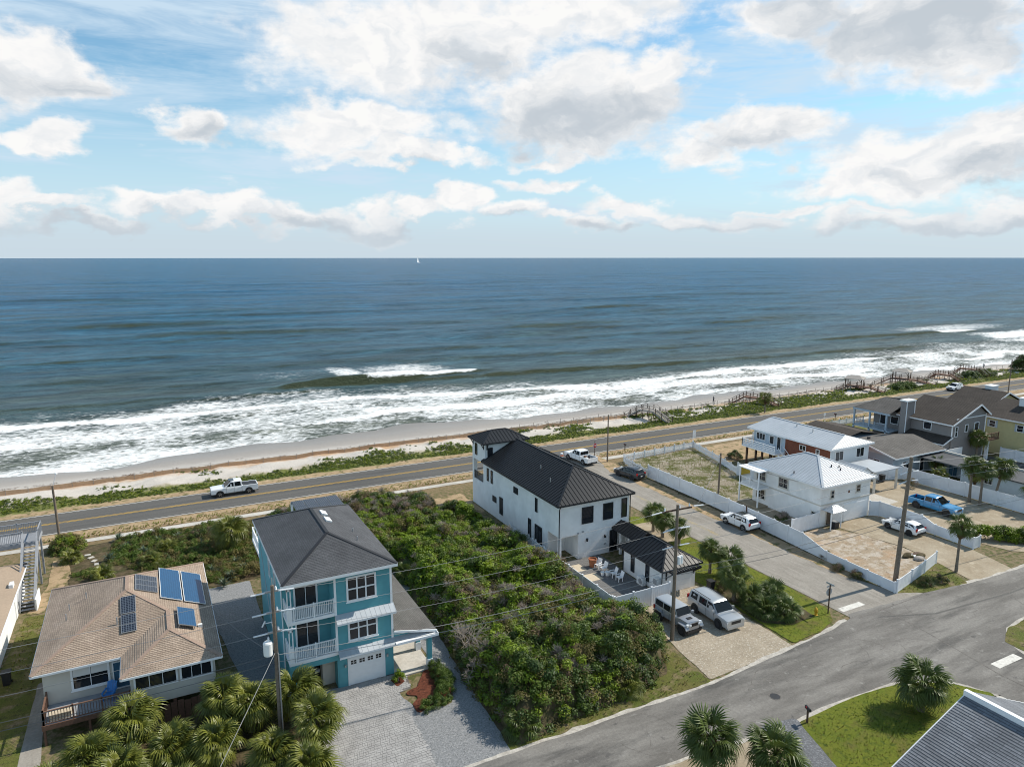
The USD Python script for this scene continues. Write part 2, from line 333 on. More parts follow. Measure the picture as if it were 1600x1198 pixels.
def beach_ground():
    """one sheet: weedy sand on land; dune sand, wrack-strewn dry sand, wet sand towards the sea"""
    N = {'geo': ('geometry', {}), 's': ('separate_xyz', {}), 'p': ('principled_bsdf', {'specular_ior_level': .25})}
    L = [('geo.position', 's.vector')]
    def noise(k, scale, detail=7., rough=.65, stretch=(1, 1, 1)):
        N['mp' + k] = ('mapping', {'scale': tuple(scale * q for q in stretch)}); N[k] = ('noise_texture', {'scale': 1.0, 'detail': detail, 'roughness': rough})
        L.extend([('geo.position', 'mp' + k + '.vector'), ('mp' + k + '.vector', k + '.vector')])
    noise('na', .45); noise('nb', 2.2); noise('nc', .12, 4); noise('nd', 9.)
    # y stirred by noise, so the bands have wandering borders
    N['yw'] = ('math', {'math_type': 'multiply_add', 'value2': 5.0}); L += [('na.fac', 'yw.value1'), ('s.y', 'yw.value3')]
    N['band'] = ('map_range', {'from_min': 80, 'from_max': 140, 'to_min': 0, 'to_max': 1, 'clamp': True}); L.append(('yw.value', 'band.value'))
    y = lambda b: (b + 2.5 - 80) / 60
    N['rb'] = ('rgb_ramp', {'ramp': [(0, (.20, .15, .09)), (y(89), (.22, .155, .085)), (y(91), (.42, .29, .17)), (y(100.5), (.46, .33, .21)), (y(101.3), (.30, .24, .13)), (y(101.8), (.13, .145, .035)), (y(104.2), (.14, .15, .04)), (y(104.9), (.42, .37, .30)), (y(105.6), (.50, .46, .41)), (y(109), (.52, .48, .43)),
                                   (y(110.6), (.46, .31, .19)), (y(113.4), (.47, .36, .25)), (y(116), (.46, .42, .37)), (y(121), (.44, .41, .375)), (y(125), (.335, .305, .275)), (y(132), (.25, .23, .21)), (1, (.20, .185, .17))]})
    L.append(('band.result', 'rb.fac'))
    N['pat'] = ('rgb_ramp', {'ramp': [(.42, (0, 0, 0)), (.60, (1, 1, 1))]}); L.append(('nb.fac', 'pat.fac'))
    N['land'] = ('map_range', {'from_min': 86.0, 'from_max': 92.0, 'to_min': 1, 'to_max': 0, 'clamp': True}); L.append(('yw.value', 'land.value'))
    N['gf'] = ('math', {'math_type': 'multiply'}); L += [('pat.color', 'gf.value1'), ('land.result', 'gf.value2')]
    N['gm'] = ('mix', {'mix_type': 'mix', 'color2': (.075, .085, .022)}); L += [('rb.color', 'gm.color1'), ('gf.value', 'gm.fac')]
    # wrack: dark dry weed lying in strings along the high-water line
    noise('nw', .55, 9, .72, (.45, 1.5, 1))
    N['wr'] = ('rgb_ramp', {'ramp': [(.53, (0, 0, 0)), (.60, (1, 1, 1))]}); L.append(('nw.fac', 'wr.fac'))
    N['w0'] = ('map_range', {'range_type': 'smoothstep', 'from_min': 114, 'from_max': 116, 'to_min': 0, 'to_max': 1}); L.append(('yw.value', 'w0.value'))
    N['w1'] = ('map_range', {'range_type': 'smoothstep', 'from_min': 119, 'from_max': 125, 'to_min': 1, 'to_max': 0}); L.append(('yw.value', 'w1.value'))
    N['w2'] = ('math', {'math_type': 'multiply'}); L += [('w0.result', 'w2.value1'), ('w1.result', 'w2.value2')]
    N['w3'] = ('math', {'math_type': 'multiply'}); L += [('w2.value', 'w3.value1'), ('wr.color', 'w3.value2')]
    N['wm'] = ('mix', {'mix_type': 'mix', 'color2': (.075, .05, .035)}); L += [('gm.color', 'wm.color1'), ('w3.value', 'wm.fac')]
    N['fr'] = ('rgb_ramp', {'ramp': [(.3, (.78, .78, .78)), (.7, (1.15, 1.15, 1.15))]}); L.append(('nd.fac', 'fr.fac'))
    N['fm'] = ('mix', {'mix_type': 'multiply', 'fac': 1.0}); L += [('wm.color', 'fm.color1'), ('fr.color', 'fm.color2'), ('fm.color', 'p.base_color')]
    N['ro'] = ('map_range', {'from_min': 124, 'from_max': 134, 'to_min': .9, 'to_max': .38, 'clamp': True}); L += [('yw.value', 'ro.value'), ('ro.result', 'p.roughness')]
    N['b'] = ('bump', {'strength': .55, 'distance': .15}); L += [('nb.fac', 'b.height'), ('b.normal', 'p.normal')]
    mat('ground_sand', N, L, 'p.BSDF')
beach_ground()
single('ground', (np.stack([X, Y, Zg], -1).reshape(-1, 3), grid_faces(*X.shape)), 'ground_sand', 'pale sand and weedy soil from the house lots down to the wet beach', kind='structure', smooth=True)

# ---- the ocean: swell as real ridges, whitewater as a foam cover
SEA = -4.0
def outer(a): return np.interp(a, [-600, -60, -30, 0, 15, 28, 45, 60, 75, 90, 110, 130, 165, 205, 240, 280, 340, 900], [192, 192, 192, 192, 190, 188, 186, 184, 182, 178, 170, 170, 174, 170, 174, 178, 186, 196])
CRESTS = []   # along x: centre, half length; y at centre, skew, height, front width
rng = random.Random(5)
CRESTS += [(-25, 42, 193.5, -.02, .75, 2.6), (20, 30, 189.0, .02, .55, 2.2), (46, 26, 195.5, -.02, 1.0, 2.3), (118, 80, 187, -.105, .95, 2.6), (64, 34, 194.8, .0, 1.25, 2.0), (235, 60, 178, -.06, .8, 2.6),
           (104, 60, 252, -.16, 1.05, 4.2), (-20, 40, 277, .06, 1.0, 4.5), (60, 70, 236, -.05, .5, 4), (150, 90, 222, -.12, .85, 3.8), (-30, 50, 232, .02, .7, 3.6), (220, 70, 262, -.08, .8, 4.2), (300, 60, 205, -.08, 1.1, 2.4), (30, 50, 212, -.03, .45, 3)]
for k in range(34):
    yy = 290 * (1.047 ** k)
    for j in range(5):
        CRESTS.append((rng.uniform(-.35, 1.1) * yy, rng.uniform(.10, .26) * yy, yy * rng.uniform(.97, 1.03), rng.uniform(-.13, .04), rng.uniform(.45, 1.0), 3.6 + yy * .006))
for k in range(5):
    CRESTS.append((-40 + 70 * k, 36, 160 + rng.uniform(-4, 6), -.03, .4, 1.2))
sea_x = np.unique(np.r_[np.linspace(-20000, -900, 20), np.linspace(-900, -130, 50), np.arange(-130, 420, 2.0), np.linspace(420, 1500, 160), np.linspace(1500, 30000, 40)])
sea_y = np.unique(np.r_[np.arange(126, 215, .55), np.arange(215, 330, 1.0), np.geomspace(330, 1500, 220), np.geomspace(1500, 21000, 50)])
X, Y = np.meshgrid(sea_x, sea_y)
Zs = np.zeros_like(X)
foam = np.zeros_like(X)
wob = (meshkit.fbm(np.stack([X * .02, Y * .02, 0 * X], -1), 3, 2) - .5) * 9
for (cx, hl, cy, sk, h, w) in CRESTS:
    d = Y - (cy + sk * (X - cx)) + wob * (.3 if cy < 215 else 1)
    end = np.clip(1 - ((X - cx) / hl) ** 2, 0, 1) ** .6
    Zs += h * end * np.where(d < 0, np.exp(-(d / w) ** 2), np.exp(-(d / (w * 3.2)) ** 2))
chop = meshkit.fbm(np.stack([X * .16, Y * .3, 0 * X], -1), 4, 6) - .5
Zs += chop * .55 * np.clip(1 - (Y - 500) / 900, 0, 1)
run = np.clip((Y - shore(X)) / 16, 0, 1)
Zs = Zs * (.12 + .88 * run) + .10 * (1 - run)
# foam cover: thick behind the last bore, thinning seaward, with torn patches behind the breaker
dep = (Y - shore(X)) / (outer(X) - shore(X))
big = meshkit.fbm(np.stack([X * .035, Y * .07, 0 * X], -1), 4, 12) - .5
mid = meshkit.fbm(np.stack([X * .10, Y * .16, 0 * X], -1), 3, 15) - .5
foam += np.interp(dep + big * .6, [-.2, .0, .18, .45, .70, .90, 1.05, 1.3], [.48, .58, .54, .60, .52, .42, .26, 0]) + mid * .42 * np.clip(1.2 - dep, 0, 1)
for (yo, am) in ((.30, .27), (.66, .24), (.02, .34)):       # bores rolling in
    am = am * np.clip(.35 + 2.6 * (meshkit.noise(np.stack([X * .018 + yo * 40, 0 * X, 0 * X], -1), 17) - .25), .1, 1.4)
    line = shore(X) + yo * (outer(X) - shore(X)) + 3.0 * np.sin(X * .045 + yo * 9) + big * 14 + mid * 3
    d = Y - line
    foam += am * np.where(d < 0, np.exp(-(d / .7) ** 2), np.exp(-(d / 4.5) ** 2))
    Zs += .35 * am * 2 * np.where(d < 0, np.exp(-(d / .8) ** 2), np.exp(-(d / 3.5) ** 2)) * (yo > .1)
def patch(x0, x1, y0, y1, amt):
    global foam
    u, v = (X - x0) / (x1 - x0), (Y - y0) / (y1 - y0)
    foam += amt * np.clip(4 * u * (1 - u), 0, 1) ** .5 * np.clip(4 * v * (1 - v), 0, 1) ** .5 * ((u > 0) & (u < 1) & (v > 0) & (v < 1))
patch(48, 93, 194, 230, .62); patch(16, 58, 198, 238, .44); patch(0, 45, 178, 196, .2)
patch(120, 230, 186, 200, .22); patch(90, 150, 172, 184, .2); patch(300, 420, 198, 232, .6); patch(330, 400, 175, 196, .5)
d = Y - 194.8
foam += 1.2 * np.clip(1 - ((X - 71) / 18.5) ** 8, 0, 1) * np.where(d < 0, np.exp(-(d / 2.2) ** 2), np.exp(-(d / 1.2) ** 2))
d = Y - 203
foam += 1.1 * np.clip(1 - ((X - 345) / 16) ** 6, 0, 1) * np.exp(-(d / 2.2) ** 2)
foam = np.clip(foam, 0, 1.6)
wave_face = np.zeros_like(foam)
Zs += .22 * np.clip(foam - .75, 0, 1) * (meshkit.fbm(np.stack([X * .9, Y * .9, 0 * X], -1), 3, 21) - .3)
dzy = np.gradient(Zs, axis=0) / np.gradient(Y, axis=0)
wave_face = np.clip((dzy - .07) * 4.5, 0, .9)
def sea_material():
    N = {'geo': ('geometry', {}), 'at': ('attribute', {'attribute': 'foam'})}
    L = []
    def noise(k, scale, stretch, detail=6., rough=.6, dist=0.):
        N['mp' + k] = ('mapping', {'scale': tuple(scale * q for q in stretch), 'rotation': (0, 0, .05)}); N[k] = ('noise_texture', {'scale': 1.0, 'detail': detail, 'roughness': rough, 'distortion': dist})
        L.extend([('geo.position', 'mp' + k + '.vector'), ('mp' + k + '.vector', k + '.vector')])
    noise('n1', .95, (.6, 1, 1), 8, .66, .8); noise('n2', 2.2, (.5, 1, 1), 5, .6); noise('n3', .30, (.45, 1.3, 1), 9, .72)
    noise('n4', .035, (.35, 1.4, 1), 6, .6); noise('n5', .006, (.3, 2.0, 1), 5, .6)
    # lace: the cover is torn where the noise is low
    N['v1'] = ('math', {'math_type': 'multiply_add', 'value2': 1.0}); L += [('n1.fac', 'v1.value1'), ('at.fac', 'v1.value3')]
    N['fo'] = ('map_range', {'range_type': 'smoothstep', 'from_min': .94, 'from_max': 1.22, 'to_min': 0, 'to_max': 1}); L.append(('v1.value', 'fo.value'))
    N['fcol'] = ('rgb_ramp', {'ramp': [(.3, (.58, .60, .60)), (.65, (.82, .83, .83))]}); L.append(('n2.fac', 'fcol.fac'))
    # water colour: greener and siltier inshore
    N['s'] = ('separate_xyz', {}); L.append(('geo.position', 's.vector'))
    N['off'] = ('map_range', {'from_min': 150, 'from_max': 700, 'to_min': 0, 'to_max': 1, 'clamp': True}); L.append(('s.y', 'off.value'))
    N['wc'] = ('rgb_ramp', {'ramp': [(0, (.105, .125, .105)), (.05, (.070, .118, .130)), (.16, (.034, .102, .150)), (.5, (.012, .088, .160)), (1, (.006, .084, .172))]}); L.append(('off.result', 'wc.fac'))
    N['gu'] = ('rgb_ramp', {'ramp': [(.34, (1.05, .80, .62)), (.50, (1.02, 1.02, 1.0)), (.68, (1.36, 1.34, 1.30))]}); L.append(('n4.fac', 'gu.fac'))
    N['wm'] = ('mix', {'mix_type': 'multiply', 'fac': 1.0}); L += [('wc.color', 'wm.color1'), ('gu.color', 'wm.color2')]
    N['rip'] = ('rgb_ramp', {'ramp': [(.30, (.50, .55, .60)), (.52, (1.0, 1.0, 1.0)), (.72, (1.75, 1.62, 1.52))]}); L.append(('n3.fac', 'rip.fac'))
    noise('n6', .085, (.40, 1.5, 1), 9, .74)
    N['rip6'] = ('rgb_ramp', {'ramp': [(.36, (.58, .62, .66)), (.52, (1.0, 1.0, 1.0)), (.66, (1.5, 1.44, 1.38))]}); L.append(('n6.fac', 'rip6.fac'))
    N['wm3'] = ('mix', {'mix_type': 'multiply', 'fac': 1.0}); L += [('wm.color', 'wm3.color1'), ('rip6.color', 'wm3.color2')]
    N['wm2'] = ('mix', {'mix_type': 'multiply', 'fac': 1.0}); L += [('wm3.color', 'wm2.color1'), ('rip.color', 'wm2.color2')]
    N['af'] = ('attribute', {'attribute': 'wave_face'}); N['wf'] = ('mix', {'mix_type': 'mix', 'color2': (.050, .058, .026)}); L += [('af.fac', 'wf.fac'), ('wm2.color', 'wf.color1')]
    N['h1'] = ('math', {'math_type': 'multiply_add', 'value2': 1.0}); N['h2'] = ('math', {'math_type': 'multiply_add', 'value2': .35})
    L += [('n3.fac', 'h1.value1'), ('h2.value', 'h1.value3'), ('n2.fac', 'h2.value1'), ('n1.fac', 'h2.value3')]
    N['b'] = ('bump', {'strength': 1.0, 'distance': 1.2}); L.append(('h1.value', 'b.height'))
    N['b4'] = ('bump', {'strength': .7, 'distance': 4.0}); L += [('n4.fac', 'b4.height'), ('b.normal', 'b4.normal')]
    N['b5'] = ('bump', {'strength': .5, 'distance': 14.0}); L += [('n5.fac', 'b5.height'), ('b4.normal', 'b5.normal')]
    N['w'] = ('principled_bsdf', {'roughness': .30, 'ior': 1.333, 'specular_ior_level': .065}); L += [('wf.color', 'w.base_color'), ('b5.normal', 'w.normal')]
    N['bf'] = ('bump', {'strength': .6, 'distance': .25}); L.append(('n2.fac', 'bf.height'))
    N['f'] = ('principled_bsdf', {'roughness': .8, 'specular_ior_level': .2}); L += [('fcol.color', 'f.base_color'), ('bf.normal', 'f.normal')]
    N['mx'] = ('mix_closure', {}); L += [('fo.result', 'mx.fac'), ('w.BSDF', 'mx.closure1'), ('f.BSDF', 'mx.closure2')]
    mat('sea_water', N, L, 'mx.closure')
sea_material()
single('ocean', (np.stack([X, Y, SEA + Zs], -1).reshape(-1, 3), grid_faces(*X.shape)), 'sea_water', 'blue-grey ocean with rows of swell and white surf along the beach', kind='structure', smooth=True)
UsdGeom.PrimvarsAPI(stage.GetPrimAtPath('/World/ocean')).CreatePrimvar('foam', Sdf.ValueTypeNames.FloatArray, 'vertex').Set(Vt.FloatArray.FromNumpy(foam.ravel().astype(np.float32)))
UsdGeom.PrimvarsAPI(stage.GetPrimAtPath('/World/ocean')).CreatePrimvar('wave_face', Sdf.ValueTypeNames.FloatArray, 'vertex').Set(Vt.FloatArray.FromNumpy(wave_face.ravel().astype(np.float32)))

# ---- roads and paved ground
ground_mat('asphalt', [((.098, .094, .089),), ((.122, .117, .109), (.06, 1.2, 1), .5, .12), ((.072, .070, .067), (.05, .8, 1), .62, .1)], rough=.85, bump=.25, bscale=22)
ground_mat('old_asphalt', [((.140, .131, .120),), ((.22, .208, .19), (.12, .55, 1), .5, .10), ((.092, .088, .083), (.07, .4, 1), .59, .06), ((.105, .10, .095), (.9, .9, 1), .66, .03), ((.26, .25, .232), (1.1, 1.1, 1), .66, .05)], rough=.9, bump=.3, bscale=18)
ground_mat('concrete', [((.275, .252, .22),), ((.215, .196, .168), .3, .55, .12), ((.32, .296, .26), (1.6, .25, 1), .58, .1)], rough=.9, bump=.2, bscale=20)
ground_mat('pale_concrete', [((.50, .475, .43),), ((.38, .35, .30), .35, .58, .14)], rough=.9, bump=.2, bscale=20)
ground_mat('tan_concrete', [((.36, .305, .225),), ((.27, .215, .145), .3, .52, .14), ((.42, .36, .27), .9, .62, .08)], rough=.9, bump=.2, bscale=16)
ground_mat('orange_sand', [((.40, .29, .175),), ((.31, .22, .13), .6, .52, .12), ((.13, .12, .045), 1.1, .57, .06)], bump=.6)
ground_mat('shell', [((.43, .365, .28),), ((.33, .275, .205), .5, .5, .16), ((.58, .53, .44), 5.0, .60, .06)], bump=.9, bscale=24)
ground_mat('grey_gravel', [((.27, .275, .28),), ((.36, .36, .36), 7., .55, .06), ((.17, .175, .18), 9., .58, .05)], bump=1., bscale=30)
ground_mat('dark_gravel', [((.16, .165, .175),), ((.28, .285, .30), 9., .56, .06)], bump=1., bscale=30)
ground_mat('lawn', [((.12, .155, .014),), ((.165, .18, .02), .7, .5, .15), ((.15, .125, .04), .45, .62, .08), ((.05, .082, .010), 3.0, .6, .08)], bump=1., bscale=26)
ground_mat('dry_grass', [((.15, .135, .04),), ((.105, .125, .024), .5, .48, .12), ((.24, .185, .105), .8, .58, .07), ((.06, .05, .025), 2.2, .62, .08)], bump=1., bscale=22)
ground_mat('patchy_lot', [((.10, .105, .03),), ((.30, .255, .19), (.35, .35, 1), .50, .07), ((.40, .36, .30), 1.3, .60, .05), ((.065, .08, .018), .9, .62, .05)], bump=1., bscale=18)
ground_mat('rubble', [((.34, .27, .19),), ((.46, .40, .33), 1.1, .52, .06), ((.15, .11, .07), 1.4, .62, .05), ((.42, .28, .17), .35, .6, .08)], bump=1., bscale=12)
ground_mat('mulch', [((.13, .042, .024),), ((.20, .07, .04), 6., .55, .08), ((.06, .022, .014), 5., .6, .08)], bump=1., bscale=30)
ground_mat('leaf_litter', [((.085, .065, .035),), ((.15, .115, .065), 1.6, .55, .1), ((.05, .055, .018), .8, .56, .08)], bump=1., bscale=16)
ground_mat('road_paint', [((.62, .60, .55),), ((.40, .385, .35), 2.0, .60, .08)], rough=.8, bump=.1)
ground_mat('yellow_paint', [((.50, .31, .055),), ((.30, .20, .07), 1.2, .58, .1)], rough=.8, bump=.1)
ground_mat('faded_yellow', [((.40, .30, .13),), ((.30, .27, .20), .9, .45, .1)], rough=.8, bump=.1)
ground_mat('joint_dark', [((.12, .11, .10),), ((.18, .165, .15), 2., .5, .1)])
ground_mat('sand_edge', [((.50, .47, .42),), ((.36, .33, .29), 1.6, .5, .1)], bump=.5)

def sheet(name, poly, z, material, label, kind='structure'):
    return single(name, poly_mesh(poly, z), material, label, kind=kind)
def rect(a0, a1, b0, b1): return [(a0, b0), (a1, b0), (a1, b1), (a0, b1)]
def strip(a0, a1, b, w, amp=.05, seed=0):
    return ragged(rect(a0, a1, b - w / 2, b + w / 2), amp, .6, seed)

coast_road = Polygon(rect(-500, 1500, 91.65, 99.55))
sheet('coast_road', coast_road, .020, 'asphalt', 'grey two-lane coast road between the houses and the dunes')
sheet('white_edge_line', Polygon(rect(-300, 52.0, 91.84, 91.98)).union(Polygon(rect(60.2, 600, 91.84, 91.98))).union(Polygon(rect(-300, 800, 99.20, 99.34))), .026, 'road_paint', 'white lines along both edges of the coast road')
sheet('yellow_centre_line', Polygon(rect(-300, 700, 95.70, 95.84)).union(Polygon(rect(-300, 700, 95.42, 95.56))), .026, 'yellow_paint', 'double yellow line down the middle of the coast road')
sheet('sandy_shoulder', ragged(rect(-300, 60, 88.9, 91.66), .5, 1.2, 3).union(ragged(rect(60, 500, 90.0, 91.66), .35, 1.2, 5)).union(ragged(rect(-300, 700, 99.5, 101.0), .4, 1.2, 4)), .012, 'orange_sand', 'orange sand shoulder along the coast road')
sheet('pavement', ragged(rect(-120, 52, 87.4, 88.5), .08, 1.5, 2).union(Polygon(rect(61, 400, 87.75, 89.05))), .018, 'pale_concrete', 'narrow concrete pavement beside the coast road')
side = Polygon([(52.7, 37.0), (52.75, 84), (51.5, 89), (48.5, 91.66), (63.5, 91.66), (60.5, 88), (59.7, 83), (59.5, 43), (60.6, 39.2), (63.2, 37.0)])
sheet('side_street', side, .016, 'concrete', 'pale concrete side street running up to the coast road')
sheet('orange_verge', ragged([(59.2, 42.5), (59.0, 84), (62.0, 90.5), (61.6, 78), (61.3, 44)], .45, .9, 7), .022, 'orange_sand', 'orange sand verge between side street and white fence')
sheet('faded_centre_line', Polygon(rect(55.55, 55.68, 50, 90)).union(Polygon(rect(55.82, 55.95, 50, 90))).intersection(unary_union([ragged(rect(55, 56.5, b, b + 7), .3, .5, int(b)) for b in (56.5, 65, 73, 81)])), .022, 'faded_yellow', 'worn yellow centre line of the side street')
street = Polygon([(-80, 30.2), (-80, 36.2), (14, 35.7), (19.3, 35.7), (35.2, 35.5), (44.8, 36.3), (48.6, 36.6), (52.6, 37.4), (53.1, 37.9), (63, 37.3), (70.5, 36.4), (78, 36.2), (160, 36.6), (160, 30.4), (66.8, 30.6), (63, 30.2), (60.6, 28.8), (59.7, 27), (59.3, 24), (59.0, -60), (52.6, -60), (52.4, 25), (51.0, 27.8), (47.4, 29.5), (40, 29.9), (36.6, 29.8), (25, 30.6), (0, 30.4)])
sheet('street', ragged(street.exterior.coords, .10, .7, 11), .024, 'old_asphalt', 'worn grey asphalt street curving past the driveways')
sheet('sandy_kerb_edge', ragged(street.buffer(.32).exterior.coords, .2, .5, 12).intersection(Polygon(rect(-80, 52, 34.8, 37.6)).union(Polygon(rect(62, 160, 35.8, 37.3))).union(Polygon(rect(-80, 54, 25, 31))).union(Polygon(rect(58, 160, 20, 31.6)))), .019, 'sand_edge', 'broken pale sandy edge along the asphalt street')
sheet('road_joint', Polygon([(53.2, 37.0), (63.0, 37.2), (63.0, 37.12), (53.2, 36.92)]).union(LineString([(56.6, 36.9), (56.2, 33), (55.6, 29), (55.2, 26.8), (55.0, 20)]).buffer(.045)), .030, 'joint_dark', 'dark tar joint across the mouth of the side street')
sheet('stop_bar', Polygon(rect(53.0, 55.9, 38.35, 39.0)), .024, 'road_paint', 'white stop bar at the end of the side street')
sheet('stop_bar', Polygon(rect(56.0, 59.1, 26.9, 27.6)), .032, 'road_paint', 'white stop bar at the right edge by the lower lawn')
cracks = MB()
for k in range(26):
    r = random.Random(300 + k); a, b = r.uniform(18, 72), r.uniform(31, 36.3); h = r.uniform(0, 6.28); pts = [(a, b)]
    for q in range(r.randint(5, 11)):
        h += r.uniform(-.5, .5); a += .4 * math.cos(h); b += .4 * math.sin(h); pts.append((a, b))
    cr = poly_mesh(LineString(pts).buffer(r.uniform(.012, .025)).intersection(street.buffer(-.3)), .0295)
    if len(cr[0]): cracks.add(cr)
single('road_cracks', cracks, 'joint_dark', 'fine dark cracks wandering over the asphalt street', kind='structure')
c = LineString([(55.0, 36.3), (60, 34.4), (70, 33.6), (80, 33.6)]).buffer(.10)
sheet('tyre_mark', c, .0275, 'asphalt', 'faint dark curved tyre mark on the asphalt at the junction')
# ================================================================ building kit
def uvmat(name, col, dark, w=.30, h=.14, rough=.85, var=.35, bump=.3, mortar=.012):
    """shingles or bricks: tone varies from piece to piece in the face's own metres"""
    N = {'tc': ('texture_coordinate', {}), 'p': ('principled_bsdf', {'roughness': rough, 'specular_ior_level': .25}),
         'br': ('brick_texture', {'color1': col, 'color2': tuple(np.array(col) * (1 - var) + np.array(dark) * var), 'mortar': dark, 'scale': 1.0, 'mortar_size': mortar, 'mortar_smooth': .3, 'brick_width': w, 'row_height': h, 'bias': -.1}),
         'n': ('noise_texture', {'scale': 9.0, 'detail': 6.0, 'roughness': .7}), 'r': ('rgb_ramp', {'ramp': [(.3, (.75, .75, .75)), (.7, (1.2, 1.2, 1.2))]}),
         'n2': ('noise_texture', {'scale': .5, 'detail': 5.0}), 'r2': ('rgb_ramp', {'ramp': [(.35, (.80, .80, .80)), (.65, (1.08, 1.08, 1.08))]}),
         'm': ('mix', {'mix_type': 'multiply', 'fac': 1.0}), 'm2': ('mix', {'mix_type': 'multiply', 'fac': 1.0}), 'b': ('bump', {'strength': bump, 'distance': .02})}
    L = [('tc.UV', 'br.vector'), ('tc.UV', 'n.vector'), ('tc.UV', 'n2.vector'), ('n.fac', 'r.fac'), ('n2.fac', 'r2.fac'), ('br.color', 'm.color1'), ('r.color', 'm.color2'), ('m.color', 'm2.color1'), ('r2.color', 'm2.color2'),
         ('m2.color', 'p.base_color'), ('n.fac', 'b.height'), ('b.normal', 'p.normal')]
    return mat(name, N, L, 'p.BSDF')
uvmat('tan_shingle', (.40, .315, .245), (.17, .125, .095), .32, .15)
uvmat('dark_shingle', (.105, .108, .115), (.045, .047, .052), .32, .15)
uvmat('grey_shingle', (.145, .135, .125), (.075, .068, .062), .30, .15)
uvmat('brown_shingle', (.080, .066, .056), (.040, .033, .029), .30, .15)
uvmat('slate_shingle', (.20, .212, .232), (.085, .092, .104), .9, .20, var=.5)
uvmat('brick_red', (.25, .085, .050), (.10, .045, .03), .22, .075, var=.4, mortar=.010)
plain('white_stucco', (.77, .77, .76), .85, var=.05, scale=1.2, bump=.2, big=.13, bigscale=.5)
plain('white_paint', (.78, .78, .78), .5, var=.03, scale=4.)
plain('vinyl_white', (.73, .75, .78), .45, var=.05, scale=1.5, big=.14, bigscale=.4)
plain('trim_white', (.76, .77, .78), .5, var=.03)
plain('cream_wall', (.56, .53, .47), .8, var=.04, big=.1)
plain('teal_siding', (.10, .325, .37), .6, var=.06, scale=2., big=.08)
plain('teal_wall', (.10, .335, .38), .7, var=.05, scale=2., big=.08)
plain('black_metal', (.014, .015, .017), .42, var=.15, scale=2., spec=.28)
plain('black_trim', (.020, .020, .022), .5, var=.1)
plain('white_metal', (.43, .46, .49), .38, var=.05, scale=2., spec=.5, big=.10, bigscale=.4)
plain('grey_siding', (.235, .215, .205), .75, var=.06, big=.1)
plain('yellow_siding', (.52, .47, .25), .75, var=.05, big=.1)
plain('blue_siding', (.40, .47, .53), .7, var=.05, big=.08)
plain('pale_siding', (.60, .63, .65), .7, var=.04, big=.06)
plain('grey_deck', (.30, .31, .33), .8, var=.15, big=.12)
plain('brown_wood', (.16, .085, .055), .8, var=.25, scale=8.)
plain('tan_cap', (.30, .215, .165), .85, var=.2, scale=6.)
plain('dark_wood', (.085, .05, .032), .85, var=.3, scale=8.)
plain('grey_wood', (.30, .275, .25), .9, var=.25, scale=8.)
plain('pole_wood', (.185, .145, .110), .9, var=.3, scale=6., bump=.4, big=.2)
plain('flat_roof', (.075, .078, .085), .9, var=.2, big=.25)
plain('dark_glass', (.012, .014, .017), .06, var=.1, spec=.6)
plain('blue_glass', (.05, .12, .19), .06, var=.1, spec=.7)
plain('shade_cloth', (.62, .62, .60), .8, var=.03)
plain('terracotta', (.28, .10, .045), .8, var=.2)
plain('grey_metal', (.36, .37, .38), .45, metallic=.6, var=.1)
plain('pale_plastic', (.70, .71, .70), .5, var=.04)
plain('dark_plastic', (.018, .018, .020), .5, var=.15)
plain('blue_plastic', (.035, .19, .50), .45, var=.1)
plain('patio_paver', (.155, .150, .145), .9, var=.2, scale=6., big=.15)
plain('beige_paver', (.50, .42, .31), .9, var=.1)
def panel_mat(name, col, cells, line, rough=.35):
    N = {'tc': ('texture_coordinate', {}), 'p': ('principled_bsdf', {'roughness': rough, 'specular_ior_level': .22}),
         'br': ('brick_texture', {'offset': 0.0, 'color1': col, 'color2': tuple(.85 * np.array(col)), 'mortar': line, 'scale': 1.0, 'mortar_size': .010, 'brick_width': cells, 'row_height': cells})}
    return mat(name, N, [('tc.UV', 'br.vector'), ('br.color', 'p.base_color')], 'p.BSDF')
panel_mat('solar_dark', (.014, .020, .034), .165, (.15, .18, .22))
panel_mat('solar_blue', (.008, .060, .150), .165, (.025, .11, .22))

def face_basis(p):
    """a roof face whose first edge is its eave: axes along the eave, up the slope, and out"""
    p = np.array(p, float); u = p[1] - p[0]; u /= np.linalg.norm(u)
    n = np.cross(p[1] - p[0], p[2] - p[1] if len(p) > 2 else p[2] - p[0]); n /= np.linalg.norm(n)
    if n[2] < 0: n = -n
    w = np.cross(n, u)
    if w[2] < 0: w = -w
    return p[0], u, w, n
def to2d(p, o, u, w): d = np.array(p, float) - o; return np.c_[d @ u, d @ w]
def to3d(q, o, u, w, n, h=0.): q = np.asarray(q, float); return o + q[:, :1] * u + q[:, 1:2] * w + np.asarray(h).reshape(-1, 1) * n

